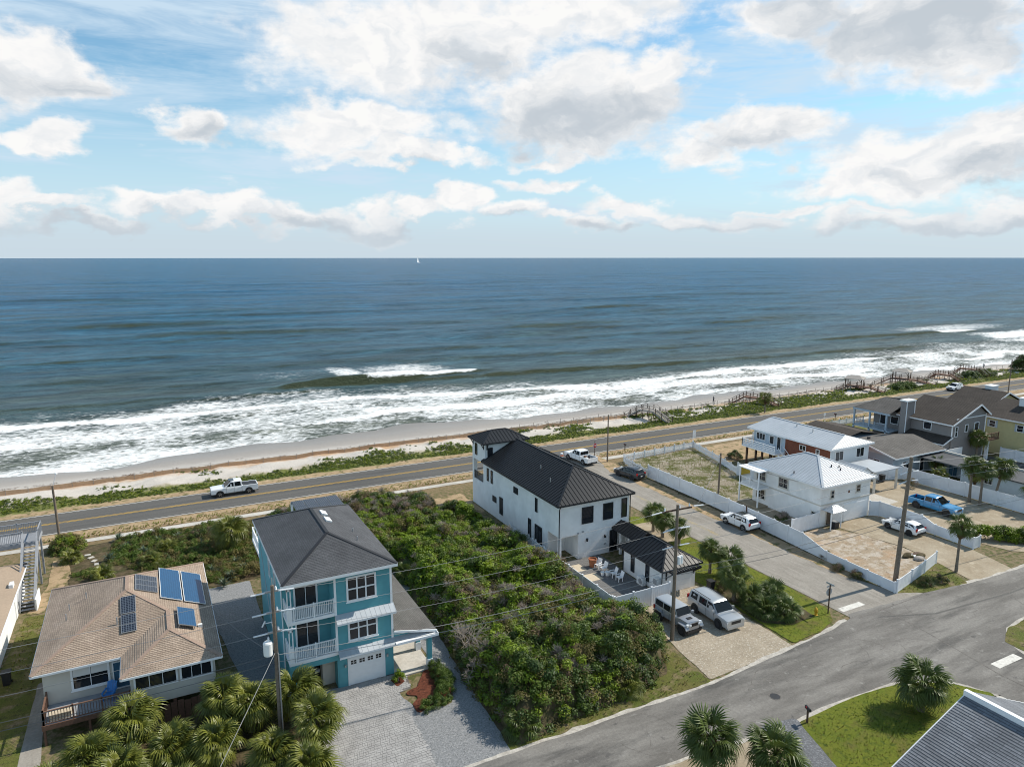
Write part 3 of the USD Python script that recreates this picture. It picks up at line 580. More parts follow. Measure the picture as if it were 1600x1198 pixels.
def shingle_face(face, expo=.15, thick=.03):
    """courses of shingles, each lapping over the one below"""
    o, u, w, n = face_basis(face); P = Polygon(to2d(face, o, u, w)).buffer(0)
    mb, uvs = MB(), []
    x0, y0, x1, y1 = P.bounds
    k = 0
    while y0 + k * expo < y1 - .01:
        a, b = y0 + k * expo, min(y0 + (k + 1) * expo, y1)
        s = P.intersection(sbox(x0 - 1, a, x1 + 1, b))
        for g in getattr(s, 'geoms', [s]):
            if g.geom_type != 'Polygon' or g.area < 1e-4: continue
            c = np.array(shapely.geometry.polygon.orient(g).exterior.coords)[:-1]
            h = thick * (1 - (c[:, 1] - a) / (b - a) * .8) + .01
            top = to3d(c, o, u, w, n, h); bot = to3d(c, o, u, w, n, -.01)
            m = len(c); f = [(0, i, i + 1) for i in range(1, m - 1)] + sum([[(i, m + i, m + (i + 1) % m), (i, m + (i + 1) % m, (i + 1) % m)] for i in range(m)], [])
            mb.add((np.vstack([top, bot]), np.array(f))); uvs.append(np.vstack([c, c]) + [0, 100])
        k += 1
    return mb, np.vstack(uvs)
def roof_shingles(t, faces, material, expo=.15, thick=.03, name='roof'):
    mb, uv = MB(), []
    for fc in faces:
        m, q = shingle_face(fc, expo, thick); mb.add(m.get()); uv.append(q)
    return t.part(name, mb, material, kind='stuff', uv=np.vstack(uv))
def roof_panels(t, faces, material, width=.45, rib=.045, name='roof_panel', parent=None):
    """standing-seam sheets, one part each, with a folded seam along one side"""
    out = []
    for fc in faces:
        o, u, w, n = face_basis(fc); P = Polygon(to2d(fc, o, u, w)).buffer(0); x0, y0, x1, y1 = P.bounds
        x = x0
        while x < x1 - .02:
            s = P.intersection(sbox(x + .004, y0 - 1, min(x + width, x1) - .004, y1 + 1)); r = P.intersection(sbox(x, y0 - 1, x + .035, y1 + 1))
            mb = MB()
            for g, h in ((s, .02), (r, rib + .02)):
                for g in getattr(g, 'geoms', [g]):
                    if g.geom_type != 'Polygon' or g.area < 1e-4: continue
                    c = np.array(shapely.geometry.polygon.orient(g).exterior.coords)[:-1]; m = len(c)
                    v = np.vstack([to3d(c, o, u, w, n, h), to3d(c, o, u, w, n, 0.)])
                    mb.add((v, np.array([(0, i, i + 1) for i in range(1, m - 1)] + sum([[(i, m + i, m + (i + 1) % m), (i, m + (i + 1) % m, (i + 1) % m)] for i in range(m)], []))))
            if mb.v: out.append(t.part(name, mb, material, parent=parent))
            x += width
    return out
def hip_faces(x0, x1, y0, y1, z, zr):
    """the four faces of a hipped roof, ridge along the longer side; each starts with its eave"""
    w, d = x1 - x0, y1 - y0
    if d >= w:
        r0, r1 = ((x0 + x1) / 2, y0 + w / 2, zr), ((x0 + x1) / 2, y1 - w / 2, zr)
        return dict(front=[(x0, y0, z), (x1, y0, z), r0], right=[(x1, y0, z), (x1, y1, z), r1, r0], back=[(x1, y1, z), (x0, y1, z), r1], left=[(x0, y1, z), (x0, y0, z), r0, r1])
    r0, r1 = (x0 + d / 2, (y0 + y1) / 2, zr), (x1 - d / 2, (y0 + y1) / 2, zr)
    return dict(front=[(x0, y0, z), (x1, y0, z), r1, r0], right=[(x1, y0, z), (x1, y1, z), r1], back=[(x1, y1, z), (x0, y1, z), r0, r1], left=[(x0, y1, z), (x0, y0, z), r0])
def caps(t, lines, material, w=.22, h=.05, name='ridge_cap', lift=.03):
    for p, q in lines:
        t.part(name, bar(np.array(p) + (0, 0, lift), np.array(q) + (0, 0, lift), w, h), material)
def eaves(t, x0, x1, y0, y1, z, material, h=.20, soffit='trim_white', name='fascia', gutter=None):
    mb = MB(); o = .025
    for q in ((x0, x1, y0 - o, y0 + o), (x0, x1, y1 - o, y1 + o), (x0 - o, x0 + o, y0 + o, y1 - o), (x1 - o, x1 + o, y0 + o, y1 - o)):
        mb.box(*q, z - h, z + .012)
    t.part(name, mb, material)
    t.part('soffit', BX(x0 + .03, x1 - .03, y0 + .03, y1 - .03, z - h + .02, z - h + .05), soffit)

class Wall:
    """a wall face: origin, direction along it, outward normal"""
    def __init__(s, o, u, n): s.o, s.u, s.n = np.array(o, float), np.array(u, float), np.array(n, float)
    def block(s, a0, a1, z0, z1, d0, d1):
        c = np.array([s.o + s.u * a + s.n * d + np.array([0, 0, z]) for z in (z0, z1) for d in (d0, d1) for a in (a0, a1)])
        lo, hi = c.min(0), c.max(0)
        return BX(lo[0], hi[0], lo[1], hi[1], lo[2], hi[2])
def FRONT(y, x=0.): return Wall((x, y, 0), (1, 0, 0), (0, -1, 0))
def LEFT(x, y=0.): return Wall((x, y, 0), (0, 1, 0), (-1, 0, 0))
def RIGHT(x, y=0.): return Wall((x, y, 0), (0, 1, 0), (1, 0, 0))
def BACK(y, x=0.): return Wall((x, y, 0), (1, 0, 0), (0, 1, 0))
def window(t, wl, a0, a1, z0, z1, frame='trim_white', glass='dark_glass', cols=1, rows=1, fw=.08, name='window', sill=False, label=None, bar_w=.045):
    f = MB()
    for q in ((a0, a1, z0, z0 + fw), (a0, a1, z1 - fw, z1), (a0, a0 + fw, z0 + fw, z1 - fw), (a1 - fw, a1, z0 + fw, z1 - fw)): f.add(wl.block(*q, -.02, .085))
    path = t.part(name, f, frame, label=label)
    iw, ih = (a1 - a0 - 2 * fw), (z1 - z0 - 2 * fw)
    for i in range(cols):
        for j in range(rows):
            p0, p1 = a0 + fw + iw * i / cols, a0 + fw + iw * (i + 1) / cols
            r0, r1 = z0 + fw + ih * j / rows, z0 + fw + ih * (j + 1) / rows
            if i < cols - 1: p1 -= bar_w / 2
            if i: p0 += bar_w / 2
            if j < rows - 1: r1 -= bar_w / 2
            if j: r0 += bar_w / 2
            t.part('pane', wl.block(p0, p1, r0, r1, -.02, .040), glass, parent=path)
    bars = MB()
    for i in range(1, cols): bars.add(wl.block(a0 + fw + iw * i / cols - bar_w / 2, a0 + fw + iw * i / cols + bar_w / 2, z0 + fw, z1 - fw, -.02, .068))
    for j in range(1, rows): bars.add(wl.block(a0 + fw, a1 - fw, z0 + fw + ih * j / rows - bar_w / 2, z0 + fw + ih * j / rows + bar_w / 2, -.02, .064))
    if bars.v: t.part('glazing_bar', bars, frame, parent=path)
    if sill: t.part('sill', wl.block(a0 - .06, a1 + .06, z0 - .07, z0 - .003, -.02, .10), frame, parent=path)
    return path
def railing(t, p, q, z, h=1.0, material='trim_white', step=.13, post=.10, parent=None, mid=None):
    """top and bottom rail with balusters, one part; posts as parts"""
    p, q = np.array(p, float), np.array(q, float); L = np.linalg.norm(q - p); n = max(2, int(L / step)); mb = MB()
    P = lambda s, zz: (*(p + (q - p) * s), z + zz)
    mb.bar(P(0, h), P(1, h), .10, .05); mb.bar(P(0, .10), P(1, .10), .06, .05)
    for i in range(1, n): mb.bar(P(i / n, .10), P(i / n, h), .035)
    r = t.part('railing', mb, material, parent=parent)
    k = max(1, int(round(L / 1.9))) if mid is None else mid
    for i in range(k + 1): t.part('railing_post', bar(P(i / k, 0), P(i / k, h + .09), post), material, parent=parent)
    return r
def siding(t, wl, a0, a1, z0, z1, material, expo=.17, name='siding'):
    """clapboards, each with its own lower edge"""
    mb = MB(); z = z0
    while z < z1 - .01:
        zt = min(z + expo, z1)
        c = [wl.o + wl.u * a + wl.n * d + np.array([0, 0, zz]) for (zz, d) in ((z, .0), (z, .030), (zt, .008), (zt, .0)) for a in (a0, a1)]
        f = [(0, 1, 3), (0, 3, 2), (2, 3, 5), (2, 5, 4), (0, 2, 4), (1, 5, 3)]
        mb.add((np.array(c), np.array(f))); z += expo
    return t.part(name, mb, material, kind='stuff')
def gable_tri(p, q, r, thick_n, t, name, material):
    """a triangular wall piece with thickness along thick_n"""
    a = np.array([p, q, r], float); b = a + np.array(thick_n)
    return t.part(name, (np.vstack([a, b]), np.array([(0, 1, 2), (3, 5, 4), (0, 3, 4), (0, 4, 1), (1, 4, 5), (1, 5, 2), (2, 5, 3), (2, 3, 0)])), material)

# ================================================================ white house with black metal roof
t = T('beach_house', 'tall white stucco house with black standing-seam hip roof and square tower', 'house', (40, 66, 0)); H1 = t
X0, X1, Y0, Y1 = 35.85, 44.6, 58.7, 76.4
walls = MB()
OPEN = 2.75                       # open corner porch at the near left corner
walls.box(X0, X1, Y0 + 2.6, Y1, 0, 6.16); walls.box(X0, X1, Y0, Y0 + 2.6, OPEN, 6.16); walls.box(X0 + 2.3, X1, Y0, Y0 + 2.6, 0, OPEN)
t.part('wall', walls, 'white_stucco')
t.part('porch_pillar', BX(X0, X0 + .28, Y0, Y0 + .28, 0, OPEN), 'white_stucco')
t.part('porch_pillar', BX(X0, X0 + .28, Y0 + 2.3, Y0 + 2.6, 0, OPEN - .002), 'white_stucco')
fs = hip_faces(35.40, 45.0, 58.25, 76.6, 6.3, 8.68)
fs['back'][2] = (40.2, 76.6, 8.68); fs['right'][2] = fs['left'][3] = (40.2, 76.6, 8.68)
fs['left'] = [(35.40, 76.6, 6.3), (35.40, 58.25, 6.3), (40.2, 63.05, 8.68), (40.2, 76.6, 8.68)]
fs['right'] = [(45.0, 58.25, 6.3), (45.0, 76.6, 6.3), (40.2, 76.6, 8.68), (40.2, 63.05, 8.68)]
roof_panels(t, [fs['front'], fs['left'], fs['right']], 'black_metal', .46)
eaves(t, 35.40, 45.0, 58.25, 76.6, 6.29, 'black_trim', .16)
caps(t, [((40.2, 63.05, 8.68), (40.2, 76.6, 8.68)), ((35.4, 58.25, 6.3), (40.2, 63.05, 8.68)), ((45.0, 58.25, 6.3), (40.2, 63.05, 8.68))], 'black_metal')
for x, y in ((38.1, 66.5), (37.3, 63.0), (42.6, 70)):
    z = 6.3 + (min(x - 35.4, 45 - x)) * (2.38 / 4.8)
    t.part('roof_vent', tube([(x, y, z - .05), (x, y, z + .42)], .06, 8), 'grey_metal')
f = FRONT(Y0)
window(t, f, 38.55, 39.95, 3.75, 5.55, 'black_trim', rows=2); window(t, f, 41.2, 42.45, 3.75, 5.55, 'black_trim', rows=2); window(t, f, 43.55, 44.25, 3.65, 5.75, 'black_trim')
window(t, f, 42.1, 43.05, .1, 2.45, 'black_trim', name='door')
for x in (39.2, 41.45): t.part('wall_lamp', lathe([(.0, -.17), (.10, -.15), (.12, .12), (.03, .2), (0, .2)], 10, at=(x, Y0 - .12, 1.95)), 'black_trim')
for x, z in ((38.0, 2.75), (38.6, 2.85), (41.4, 1.0)): t.part('wall_vent', f.block(x, x + .2, z, z + .14, -.01, .05), 'grey_metal')
l = LEFT(X0)
for (a0, a1, z0, z1) in ((75.3, 75.75, 4.0, 5.6), (74.2, 74.65, 4.0, 5.6), (67.7, 68.7, 4.6, 5.35), (63.2, 63.65, 4.0, 5.55), (73.2, 74.2, 1.9, 2.6), (71.5, 72.3, .9, 3.0), (64.6, 65.2, .5, 2.75)):
    window(t, l, a0, a1, z0, z1, 'black_trim', fw=.05)
window(t, l, 62.2, 63.7, .1, 2.6, 'black_trim', name='door', cols=2)
t.part('downpipe', tube([(X0 - .04, Y0 - .35, 6.15), (X0 - .06, Y0 - .12, 5.8), (X0 - .06, Y0 - .07, .1)], .055, 8), 'black_trim')
t.part('downpipe', tube([(X1 + .06, Y0 - .07, 6.1), (X1 + .06, Y0 - .07, .1)], .05, 8), 'black_trim')
for y0 in (60.2,):
    t.part('porch_ceiling', BX(X0 + .02, X0 + 2.28, Y0 + .02, Y0 + 2.58, OPEN - .05, OPEN - .004), 'white_paint')
# tower with its balcony openings
TX0, TX1, TY0, TY1 = 35.85, 41.4, 76.40, 80.1
tw = MB(); tw.box(TX0, TX1, TY0 + .003, TY1, 0, 3.3); tw.box(TX0, TX1, TY0 + .003, TY1, 5.9, 8.42)
for x in (TX0, TX1 - .45): tw.box(x, x + .45, TY1 - .45, TY1, 3.3, 5.9)
tw.box(TX0 + .9, TX1, TY0 + .003, TY0 + 1.0, 3.3, 5.9); tw.box(TX0, TX0 + .9, TY0 + .003, TY0 + .5, 3.3, 5.9)
t.part('tower', tw, 'white_stucco')
railing(t, (TX0 + .08, TY0 + .55), (TX0 + .08, TY1 - .5), 3.3, 1.0, 'black_trim', .14, .05)
railing(t, (TX0 + .5, TY1 - .08), (TX1 - .5, TY1 - .08), 3.3, 1.0, 'black_trim', .14, .05)
tf = hip_faces(35.38, 41.87, 75.95, 80.55, 8.55, 9.62)
roof_panels(t, [tf['front'], tf['left'], tf['right'], tf['back']], 'black_metal', .46)
eaves(t, 35.38, 41.87, 75.95, 80.55, 8.54, 'black_trim', .13)
r0, r1 = tf['front'][3], tf['front'][2]
caps(t, [(r0, r1), (tf['front'][0], r0), (tf['front'][1], r1), (tf['left'][0], r0), (tf['back'][0], r1)], 'black_metal', .18)
window(t, LEFT(TX0), 78.6, 79.2, 6.5, 8.0, 'black_trim', fw=.05)
window(t, FRONT(TY0), 36.2, 36.9, 6.7, 7.9, 'black_trim', fw=.05)
for (x, y, dx, dy) in ((TX0, 76.7, -1, 0), (TX0, 79.8, -1, 0), (36.1, TY0, 0, -1), (41.1, TY0, 0, -1)):
    t.part('eave_bracket', MB().bar((x, y, 7.7), (x + dx * .4, y + dy * .4, 8.4), .09).bar((x + dx * .04, y + dy * .04, 7.65), (x + dx * .04, y + dy * .04, 8.4), .08), 'black_trim')
# breezeway and garage
bw = MB(); bw.box(44.2, 44.42, 54.4, 58.68, 0, 2.62); t.part('breezeway_wall', bw, 'white_stucco')
for y in (56.1, 57.6): t.part('breezeway_post', BX(42.75, 42.98, y, y + .24, 0, 2.62), 'white_stucco')
bf = [[(42.35, 58.66, 2.72), (42.35, 54.3, 2.72), (43.6, 54.3, 3.35), (43.6, 58.66, 3.35)], [(44.9, 54.3, 2.72), (44.9, 58.66, 2.72), (43.6, 58.66, 3.35), (43.6, 54.3, 3.35)]]
roof_panels(t, bf, 'black_metal', .44); t.part('fascia', MB().box(42.33, 42.38, 54.3, 58.66, 2.58, 2.72).box(44.87, 44.92, 54.3, 58.66, 2.58, 2.72), 'black_trim')
t.part('soffit', BX(42.4, 44.85, 54.85, 58.66, 2.60, 2.64), 'trim_white')
GX0, GX1, GY0, GY1 = 40.75, 44.75, 48.35, 54.4
t.part('garage_wall', BX(GX0, GX1, GY0, GY1, 0, 2.5), 'white_stucco')
gf = hip_faces(40.25, 45.1, 47.75, 54.85, 2.62, 3.95)
roof_panels(t, list(gf.values()), 'black_metal', .44)
eaves(t, 40.25, 45.1, 47.75, 54.85, 2.61, 'black_trim', .14)
caps(t, [(gf['front'][0], gf['front'][2]), (gf['front'][1], gf['front'][2]), (gf['left'][2], gf['left'][3]), (gf['back'][0], gf['back'][2]), (gf['back'][1], gf['back'][2])], 'black_metal', .16)
gl = LEFT(GX0)
for y in (50.2, 52.5): window(t, gl, y, y + .55, .5, 2.2, 'black_trim', fw=.05)
t.part('downpipe', tube([(GX0 - .05, GY0 - .05, 2.5), (GX0 - .05, GY0 - .05, .05)], .05, 8), 'black_trim')
t.part('downpipe', tube([(GX0 - .05, GY1 - .1, 2.5), (GX0 - .05, GY1 - .1, .05)], .05, 8), 'black_trim')
gd = FRONT(GY0); gp = t.part('garage_door', gd.block(41.4, 44.2, .03, 2.1, -.02, .03), 'white_paint')
for k in range(4): t.part('door_panel', gd.block(41.46, 44.14, .08 + .51 * k, .08 + .51 * k + .46, .03, .045), 'white_paint', parent=gp)
pg = t.part('pergola_beam', BX(41.1, 44.6, 47.35, 47.47, 2.26, 2.42), 'black_trim')
for k in range(12): t.part('pergola_rafter', BX(41.25 + .29 * k, 41.32 + .29 * k, 47.2, 48.34, 2.43, 2.52), 'black_trim')
for x in (41.2, 44.5): t.part('pergola_bracket', MB().bar((x, 48.3, 1.6), (x, 47.45, 2.26), .10).bar((x, 48.3, 1.4), (x, 48.3, 2.4), .10).bar((x, 47.3, 2.36), (x, 48.3, 2.36), .10), 'black_trim')
# ---- its patio
pav = MB(); r = random.Random(2)
for i in range(30):
    for j in range(38):
        x, y = 34.6 + i * .205, 47.35 + j * .305
        if x + .2 > 40.7 and y < 54.4: continue
        if x + .2 > 42.7 or y + .3 > 58.66: continue
        pav.box(x, x + .19, y, y + .29, -.02, .045 + r.uniform(-.004, .004))
single('patio_pavers', pav, 'patio_paver', 'grey paver floor of the walled patio behind the white house', kind='structure')
for (x, y) in ((35.6, 56.0), (36.0, 53.6)):
    single('sand_patch', poly_mesh(ragged([(x, y), (x + 1.9, y), (x + 1.9, y + 1.5), (x, y + 1.6)], .08, .3, int(y)), .056), 'beige_paver', 'pale beige paved patch in the grey patio floor', kind='structure')

# ================================================================ teal house
t = T('beach_house', 'three-storey teal house with grey hip roof, white balconies and a garage', 'house', (11, 54, 0)); H2 = t
X0, X1, Y0, Y1 = 7.15, 14.65, 47.65, 60.8
XB, YB = 10.45, 49.35            # bay edge; balcony back wall
w = MB(); w.box(XB, X1, Y0, YB, 0, 8.8); w.box(X0, X1, YB, Y1, 2.66, 8.8); w.box(XB, X1, YB, Y1, 0, 2.66)
w.box(X0, X0 + .35, YB, Y1, 0, 2.66); w.box(X0 + .35, XB, Y1 - .3, Y1, 0, 2.66)
t.part('wall', w, 'teal_wall')
for (z0, z1) in ((2.66, 5.6), (5.85, 8.7)):
    siding(t, FRONT(Y0), XB + .07, X1 - .07, z0, z1, 'teal_siding')
siding(t, FRONT(YB), X0 + .05, XB, 2.9, 8.7, 'teal_siding')
siding(t, LEFT(X0), YB + .01, Y1, 2.7, 8.75, 'teal_siding'); siding(t, RIGHT(X1), Y0 + .05, Y1, 2.7, 8.75, 'teal_siding')
siding(t, FRONT(Y0), XB + .1, X1 - .1, .05, 2.5, 'teal_siding')
t.part('corner_board', MB().box(XB - .03, XB + .12, Y0 - .05, Y0 + .02, 2.7, 8.75), 'trim_white'); t.part('corner_board', MB().box(X1 - .12, X1 + .04, Y0 - .05, Y0 + .02, 2.7, 8.75).box(X1 - .01, X1 + .04, Y0, Y0 + .14, 2.7, 8.75), 'trim_white')
for z in (2.66, 5.72):
    t.part('balcony_floor', BX(X0 - .02, XB - .003, Y0 - .02, YB, z, z + .24), 'trim_white')
    railing(t, (X0 + .45, Y0 + .06), (XB - .06, Y0 + .06), z + .24, 1.02, 'trim_white', .125, .09, mid=2)
    railing(t, (X0 + .06, Y0 + .35), (X0 + .06, YB - .05), z + .24, 1.02, 'trim_white', .125, .09, mid=1)
    c = t.part('balcony_column', MB().box(X0, X0 + .34, Y0, Y0 + .34, z + .24, z + 1.35), 'trim_white')
    t.part('column_shaft', MB().box(X0 + .02, X0 + .09, Y0 + .02, Y0 + .09, z + 1.35, z + 3.04).box(X0 + .25, X0 + .32, Y0 + .02, Y0 + .09, z + 1.35, z + 3.04).box(X0 + .02, X0 + .32, Y0 + .02, Y0 + .3, z + 2.55, z + 2.7), 'trim_white', parent=c)
    b = FRONT(YB)
    window(t, b, X0 + .75, X0 + 2.45, z + .28, z + 2.5, 'trim_white', cols=2, fw=.12, name='sliding_door')
    window(t, FRONT(Y0), XB + .85, XB + 3.05, z + .95 - .1, z + 2.75, 'trim_white', cols=3, rows=2, fw=.13, bar_w=.10, sill=True)
t.part('balcony_beam', BX(X0, XB - .003, Y0 - .01, Y0 + .3, 8.45, 8.8), 'trim_white')
# ground floor: open carport left, garage door right
t.part('carport_pillar', BX(X0, X0 + .4, Y0, Y0 + .4, 0, 2.66), 'teal_wall'); t.part('pillar_base', BX(X0 - .03, X0 + .43, Y0 - .03, Y0 + .43, 0, .9), 'trim_white')
t.part('carport_pillar', BX(9.55, XB, Y0 + .9, YB, 0, 2.66), 'cream_wall')
t.part('carport_beam', BX(X0 - .01, XB - .003, Y0 - .015, Y0 + .35, 2.25, 2.66), 'teal_wall')
fd = FRONT(Y0); gp = t.part('garage_door', fd.block(11.3, 13.85, .02, 2.1, -.02, .05), 'white_paint')
t.part('door_frame', MB().add(fd.block(11.17, 11.3, 0, 2.22, -.02, .07)).add(fd.block(13.85, 13.98, 0, 2.22, -.02, .07)).add(fd.block(11.3, 13.85, 2.1, 2.22, -.02, .07)), 'trim_white', parent=gp)
for i in range(4):
    for j in range(3): t.part('door_panel', fd.block(11.36 + .62 * i, 11.91 + .62 * i, .08 + .5 * j, .52 + .5 * j, .05, .062), 'white_paint', parent=gp)
    for q in range(2):
        for rr in range(2): t.part('pane', fd.block(11.42 + .62 * i + .22 * q, 11.60 + .62 * i + .22 * q, 1.66 + .17 * rr, 1.80 + .17 * rr, .05, .058), 'dark_glass', parent=gp)
for x in (11.0, 14.15): t.part('wall_lamp', lathe([(0, -.12), (.07, -.1), (.08, .1), (0, .15)], 8, at=(x, Y0 - .12, 1.7)), 'grey_metal')
# little metal canopies
def canopy(t, x0, x1, y, z, run, drop, pw=.36):
    roof_panels(t, [[(x0, y - run, z - drop), (x1, y - run, z - drop), (x1, y, z), (x0, y, z)]], 'white_metal', pw, .012, name='canopy_panel')
    t.part('canopy_frame', MB().box(x0, x1, y - run, y - run + .05, z - drop - .12, z - drop - .005), 'trim_white')
canopy(t, XB - .05, X1 + .1, Y0, 5.75, .75, .38)
canopy(t, XB + .05, 18.0 - .8, Y0 - .02, 2.98, .62, .28, .42)
fs = hip_faces(6.82, 15.0, 47.1, 61.15, 9.0, 10.66)
roof_shingles(t, fs.values(), 'dark_shingle'); eaves(t, 6.82, 15.0, 47.1, 61.15, 8.99, 'trim_white', .2)
caps(t, [(fs['front'][0], fs['front'][2]), (fs['front'][1], fs['front'][2]), (fs['right'][2], fs['right'][3]), (fs['back'][0], fs['back'][2]), (fs['back'][1], fs['back'][2])], 'black_trim', .24, .04)
rf = fs['right']; o, u, wv, n = face_basis(rf)
for (uu, vv) in ((8.6, 3.3), (6.9, 3.35)):
    q = np.array([(uu, vv), (uu + .95, vv), (uu + .95, vv + .5), (uu, vv + .5)]); v = np.vstack([to3d(q, o, u, wv, n, .03), to3d(q, o, u, wv, n, .16)])
    t.part('skylight', (v, np.array([(4, 5, 6), (4, 6, 7), (0, 1, 5), (0, 5, 4), (1, 2, 6), (1, 6, 5), (2, 3, 7), (2, 7, 6), (3, 0, 4), (3, 4, 7)])), 'pale_plastic')
for (uu, vv) in ((5.6, 1.9), (3.6, 2.1)):
    p0 = to3d([(uu, vv)], o, u, wv, n, 0)[0]; t.part('roof_vent', tube([p0, p0 + (0, 0, .35)], .05, 8), 'grey_metal')
# solar roof over the ocean-side deck
for i in range(4):
    for j in range(2):
        x0, y0 = 10.75 + i * 1.06, 62.0 + j * 1.72
        m = BX(x0, x0 + 1.02, y0, y0 + 1.66, 8.60, 8.64); uv = m[0][:, :2] - (x0, y0)
        t.part('solar_panel', m, 'solar_dark', uv=uv)
for x in (10.8, 14.85): t.part('deck_post', BX(x - .09, x + .09, 65.2, 65.38, 0, 8.58), 'trim_white')
t.part('deck_floor', BX(X0, 15.0, Y1 + .003, 65.4, 5.5, 5.75), 'trim_white'); t.part('deck_beam', MB().box(10.7, 15.0, 65.2, 65.38, 8.42, 8.58).box(10.7, 15.0, Y1 + .05, Y1 + .2, 8.42, 8.58), 'trim_white')
railing(t, (X0 + .1, 65.3), (14.9, 65.3), 5.75, 1.0, 'trim_white', .14, .09); railing(t, (X0 + .08, Y1 + .1), (X0 + .08, 65.2), 5.75, 1.0, 'trim_white', .14, .09)
# side porch
pf = [[(17.95, 47.2, 2.96), (17.95, 58.5, 2.96), (14.68, 58.5, 3.66), (14.68, 47.2, 3.66)]]
roof_shingles(t, pf, 'grey_shingle')
gable_tri((14.66, 47.62, 2.95), (17.9, 47.62, 2.93), (14.66, 47.62, 3.60), (0, .12, 0), t, 'gable', 'teal_siding')
t.part('rake_board', MB().bar((14.6, 47.18, 3.64), (17.98, 47.18, 2.92), .06, .16), 'trim_white')
t.part('porch_fascia', MB().box(17.93, 17.98, 46.75, 58.5, 2.74, 2.92).box(14.7, 17.95, 46.7, 46.75, 2.74, 2.92), 'trim_white')
t.part('porch_soffit', BX(14.66, 17.9, 46.8, 58.4, 2.76, 2.80), 'trim_white')
for (x, y) in ((17.35, 47.25), (17.35, 49.9), (17.35, 53.2), (17.35, 56.5)):
    c = t.part('porch_column', BX(x - .17, x + .17, y - .17, y + .17, .75, 2.75), 'teal_wall'); t.part('column_base', BX(x - .21, x + .21, y - .21, y + .21, 0, .75), 'trim_white', parent=c)
t.part('porch_floor', BX(14.66, 17.5, 46.9, 58.3, 0, .10), 'pale_concrete')
window(t, LEFT(X0), 52.0, 52.7, 6.4, 7.9, 'trim_white'); window(t, LEFT(X0), 54.6, 55.2, 6.4, 7.9, 'trim_white'); window(t, LEFT(X0), 54.6, 55.2, 3.4, 4.9, 'trim_white')
t.part('downpipe', tube([(X0 - .06, YB + .1, 8.7), (X0 - .06, YB + .1, .1)], .05, 8), 'trim_white')
# driveway pavers
pv = MB(); r = random.Random(9)
DRV = Polygon([(9.37, 47.85), (14.09, 47.57), (15.40, 47.46), (15.07, 45.34), (14.15, 45.21), (14.01, 42.32), (14.02, 38.88), (13.76, 35.80), (7.74, 38.92), (8.36, 44.33)])
sheet('driveway_bed', DRV.buffer(.1), .012, 'joint_dark', 'dark bedding between the driveway pavers of the teal house')
y = 33.0; row = 0
while y < 50:
    h = (.24, .16, .24)[row % 3]; x = 5.5 + r.uniform(0, .3)
    while x < 18:
        wd = r.choice((.16, .24, .24, .36))
        if DRV.contains(Point(x + wd / 2, y + h / 2)):
            pv.box(x + .008, x + wd - .008, y + .008, y + h - .008, -.02, .05 + r.uniform(-.005, .005))
        x += wd
    y += h; row += 1
N = {'g': ('geometry', {}), 'r': ('rgb_ramp', {'ramp': [(0, (.33, .32, .31)), (.5, (.43, .42, .405)), (1, (.54, .53, .51))]}), 'n': ('noise_texture', {'scale': 1.2, 'detail': 5.0}), 'nr': ('rgb_ramp', {'ramp': [(.3, (.78, .78, .78)), (.7, (1.1, 1.1, 1.1))]}), 'm': ('mix', {'mix_type': 'multiply', 'fac': 1.0}), 'p': ('principled_bsdf', {'roughness': .9, 'specular_ior_level': .2})}
mat('driveway_paver', N, [('g.random_per_island', 'r.fac'), ('g.position', 'n.vector'), ('n.fac', 'nr.fac'), ('r.color', 'm.color1'), ('nr.color', 'm.color2'), ('m.color', 'p.base_color')], 'p.BSDF')
single('driveway_pavers', pv, 'driveway_paver', 'mixed grey concrete pavers of the teal house driveway', kind='structure')

# ================================================================ tan house with solar panels
t = T('cottage', 'low cream house with tan shingle hip roof carrying solar panels', 'house', (-2.8, 58, 0)); H3 = t
E, Z0 = 4.0, 4.0
xa, xb, ya, yb, xm, yw = -8.5, 2.9, 52.0, 66.0, -3.25, 48.97
hw = (xb - xa) / 2; zr = 6.32; sl = (zr - E) / hw; xc = (xa + xb) / 2
zw = E + sl * (xb - xm) / 2; xr = (xm + xb) / 2
A, B_ = (xc, ya + hw, zr), (xc, yb - hw, zr)
W1, W2 = (xr, yw + (xb - xm) / 2, zw), (xr, ya + (zw - E) / sl, zw)
faces = [[(xa, yb, E), (xa, ya, E), A, B_], [(xa, ya, E), (xm, ya, E), W2, A], [(xb, yw, E), (xb, yb, E), B_, A, W2, W1], [(xb, yb, E), (xa, yb, E), B_],
         [(xm, ya, E), (xm, yw, E), W1, W2], [(xm, yw, E), (xb, yw, E), W1]]
roof_shingles(t, faces, 'tan_shingle', .155, .035)
caps(t, [((xa, ya, E), A), (A, B_), (B_, (xb, yb, E)), (B_, (xa, yb, E)), (A, W2), (W1, W2), ((xm, yw, E), W1), ((xb, yw, E), W1)], 'tan_cap', .26, .035)
g = MB()
for p, q in (((xa, yb), (xa, ya)), ((xa, ya), (xm, ya)), ((xm, ya), (xm, yw)), ((xm, yw), (xb, yw)), ((xb, yw), (xb, yb)), ((xb, yb), (xa, yb))):
    g.bar((*p, E - .07), (*q, E - .07), .12, .14)
t.part('gutter', g, 'trim_white')
L_ = Polygon([(xa + .1, ya + .1), (xm + .1, ya + .1), (xm + .1, yw + .1), (xb - .1, yw + .1), (xb - .1, yb - .1), (xa + .1, yb - .1)])
t.part('soffit', poly_mesh(L_, E - .14, .03), 'trim_white')
w = MB(); w.box(-7.95, 2.45, 52.55, 65.5, 1.3, E - .16); w.box(-2.75, 2.45, 49.45, 52.55, 1.5, E - .16); t.part('wall', w, 'cream_wall')
siding(t, FRONT(49.45), -2.7, 2.4, 1.5, 2.6, 'cream_wall', .14)
